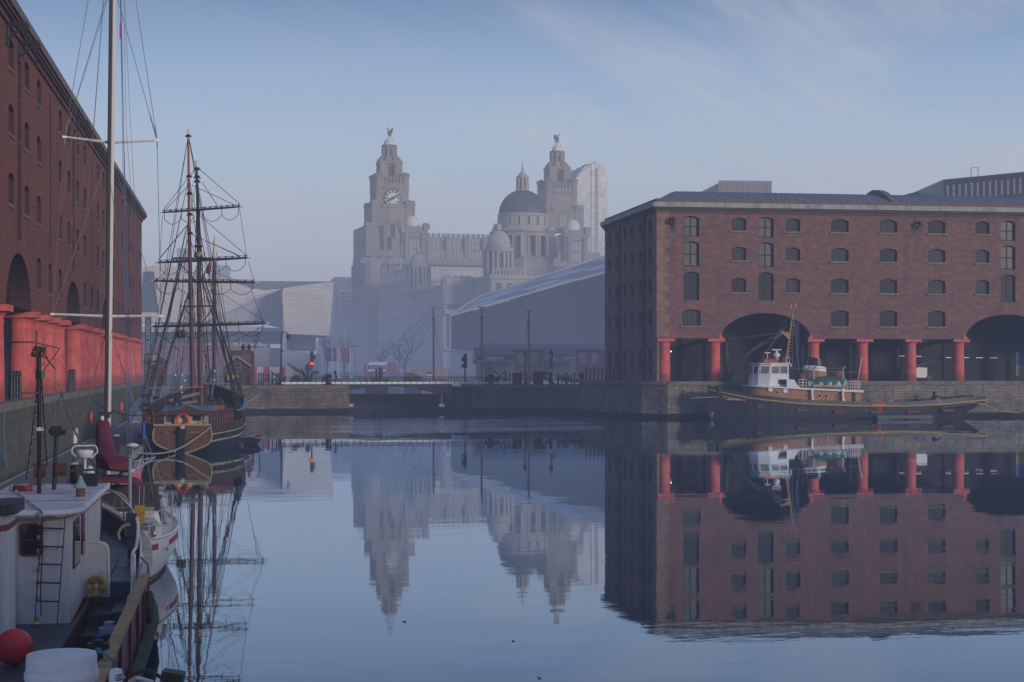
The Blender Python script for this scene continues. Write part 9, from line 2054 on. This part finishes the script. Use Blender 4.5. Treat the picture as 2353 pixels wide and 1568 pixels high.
# a second cabin corner at the far left edge with dark cowl
p=wz(0,1040,2.75); lc=T('boat_cabin','rounded white cabin end with dark navy top at the far left edge','boat cabin',(0,0,0)); Yc=27.; a,b=wy(-140,1075,Yc),wy(78,1075,Yc); zt,zm_=wy(0,965,Yc).z,wy(0,1075,Yc).z; ro=rrect(a.x,b.x+.12,Yc-.1,Yc+1.4,.25,4)
g=MB(); g.prism(ro,'z',zm_,zt); g.build('navy_top',M('top_navy',(.015,.022,.032),.45),lc,smooth=True); ro2=rrect(a.x+.05,b.x-.02,Yc,Yc+1.3,.2,4); g=MB(); g.prism(ro2,'z',1.03,zm_-.003); cb_=g.build('cabin_side',WS,lc,smooth=True); g=MB(); g.prism(rrect(a.x+.045,b.x-.012,Yc-.005,Yc+1.31,.2,4),'z',zm_-.26,zm_-.16); g.build('red_band',RTRIM,lc,smooth=True)
# ---------------------------------------------------------------- boat right below the camera: white top with radome
zJ=zH; Yn_=14.2
c_=wy(645,1560,Yn_,zJ); w_=(wy(1030,1520,Yn_,zJ).x-wy(245,1520,Yn_,zJ).x)/2; zt=wy(645,1266,Yn_,zJ).z; zb=wy(645,1500,Yn_-.3,zJ).z
FBT=T('motor_boat','white motor boat roof just below the viewer carrying a radome','motor boat',(c_.x,Yn_,0)); RW=M('radome_white',(.42,.42,.44),.45,var=.05,scale=3,dirt=(.26,.26,.27)); 
zroof=zb-.28
g=MB(); secs=[]
for y_,hw,zz in ((-1.6,1.0,zroof-.12),(-1.,1.15,zroof-.02),(.2,1.1,zroof-.02),(.75,.8,zroof-.10)): secs.append([(-hw-.6,y_,zz-.25),(-hw*.7-.5,y_,zz),(0,y_,zz+.03),(hw*.55,y_,zz-.02),(hw*.8,y_,zz-.25)])
g.loft(secs,cap0=True,cap1=True); g.build('cabin_top',RW,FBT,smooth=True,ang=50); g=MB(); g.loft([[(-1.7,-1.6,.6),(-1.7,-1.6,zroof-.35),(.8,-1.6,zroof-.35),(.8,-1.6,.6)],[(-1.4,.7,.6),(-1.4,.7,zroof-.35),(.6,.7,zroof-.35),(.6,.7,.6)]],closed=True); g.loft([[(-1.9,-5,-.3),(-2.1,-5,.9),(1.0,-5,.9),(.8,-5,-.3)],[(-1.8,.6,-.3),(-2.0,.6,1.0),(.9,.6,1.0),(.7,.6,-.3)],[(-.6,2.6,-.2),(-.6,2.8,1.2),(-.5,2.8,1.2),(-.5,2.6,-.2)]],cap0=True,cap1=True); g.build('hull',RW,FBT)
g=MB(); h_=zt-zb; g.lathe([(w_*.93,-.10),(w_*1.0,-.07),(w_*1.0,-.03),(w_*.965,0),(w_*.955,.02),(w_*.945,h_-.018),(w_*.925,h_-.002),(w_*.6,h_+.012),(.01,h_+.018)],48,(0,0,zb)); rd=g.build('radome',RW,FBT,smooth=True)
g=MB(); g.lathe([(w_*.966,.02),(w_*.958,.075)],30,(0,0,zb),a0=-R(158),a1=-R(84)); g.build('faded_label',M('label_grey',(.40,.405,.43),.5,var=.06,scale=12),rd,fix=False)
g=MB(); g.cyl((0,0,zroof-.05),(0,0,zb-.1),w_*.5,n=20); g.build('radome_base',RW,FBT)
p=wy(1212,1560,13.4,zJ); q=wy(1212,1425,13.4,zJ); r_=(wy(1282,1500,13.4,zJ).x-wy(1140,1500,13.4,zJ).x)/2; lx_=p.x-c_.x; ly_=13.4-Yn_
g=MB(); g.lathe([(r_*1.06,p.z-.25),(r_*1.0,p.z),(r_*.98,q.z-.03),(r_*.85,q.z-.005),(r_*.3,q.z+.004),(.005,q.z+.005)],24,(lx_,ly_,0)); an=g.build('gps_antenna',RW,FBT,smooth=True)
nvy=M('logo_navy',(.03,.05,.14),.5); tz=wy(1250,1508,13.4,zJ).z; g=MB(); g.lathe([(r_*1.004,tz-.025),(r_*1.004,tz+.025)],12,(lx_,ly_,0),a0=-pi*.48,a1=-pi*.14); g.build('logo_patch',nvy,an,fix=False); o=text('VDO',.042,M('logo_pale',(.34,.36,.42),.5),an,(lx_+r_*.58,ly_-r_*.86,tz),(pi/2,0,R(34)),sx=1.1)
p=wy(1385,1495,13.6,zJ); g=MB(); g.cyl((p.x-c_.x,13.6-Yn_,p.z-.4),(p.x-c_.x,13.6-Yn_,p.z),.035,n=10); g.build('roof_stub',WPIPE,FBT,smooth=True)
a,b,c2,d2=[wy(*q_,13.5,zJ)-Vector((c_.x,Yn_,0)) for q_ in ((1690,1455),(1912,1490),(1895,1600),(1668,1560))]; g=MB(); bk=Vector((.02,.16,.0)); g.add([a,b,c2,d2,a+bk,b+bk,c2+bk,d2+bk],[(0,1,2,3),(7,6,5,4),(0,4,5,1),(1,5,6,2),(2,6,7,3),(3,7,4,0)]); fl2=g.build('floodlight',BLK_,FBT); g=MB(); g.tube(catmull([d2.lerp(a,.4),d2.lerp(a,.5)+Vector((-.1,0,.05)),d2+Vector((-.25,0,.03)),d2+Vector((-.28,0,-.12)),d2+Vector((-.1,0,-.3))],5),.016,5); g.cbox(tuple(d2+Vector((-.2,0,-.06))),(.14,.08,.08)); g.build('bracket',BLK_,fl2)
g=MB(); g.tube([wy(1300,1568,13.6,zJ)-Vector((c_.x,Yn_,0)),wy(1440,1530,13.6,zJ)-Vector((c_.x,Yn_,0)),wy(1600,1575,13.6,zJ)-Vector((c_.x,Yn_,0))],.022,6); g.build('roof_rail',STEEL,FBT,smooth=True)
# flecks on the water
for px,py,sz_,lb in ((930,1430,.06,'small dark leaf floating right of the reflected clock tower bird'),(1180,1475,.05,'tiny dark fleck floating in open water below the reflected dome'),(1478,1436,.05,'tiny scrap floating just left of the reflected warehouse corner'),(1240,1560,.05,'dark fleck floating at the bottom centre of the water')):
    p=atZ(px,py,.0); g=MB(); g.loft([[(-.5*sz_,-.9*sz_,.012),(.5*sz_,-.7*sz_,.02)],[(-.6*sz_,.1,.03),(.55*sz_,.05,.02)],[(-.1*sz_,.9*sz_,.012),(.2*sz_,sz_,.015)]]); o=g.build('floating_leaf',M('leaf_dark',(.02,.018,.014),.7),None,loc=(p.x,p.y,-.008)); tag(o,lb,'debris')
# gulls far off
for i,(px,py,c,lb) in enumerate(((401,387,520,'lower one, left of the ship masts'),(150,48,520,'upper one, near the yacht mast'))):
    p=atC(px,py,c); g=MB(); g.tube([(-.35,0,.0),(0,0,0),(.3,0,.02)],[.03,.09,.03],6); 
    for s_ in (-1,1): g.add([(-.1,0,.03),(.12,0,.03),(.05,s_*.4,.22),(-.06,s_*.75,.10),(-.14,s_*.4,.2)],[(0,1,2,3,4)])
    o=g.build('gull',M('gull_grey',(.25,.26,.28),.7),None,loc=tuple(p)); o.rotation_euler.z=R(80); tag(o,'small gull gliding in the sky, '+lb,'bird')
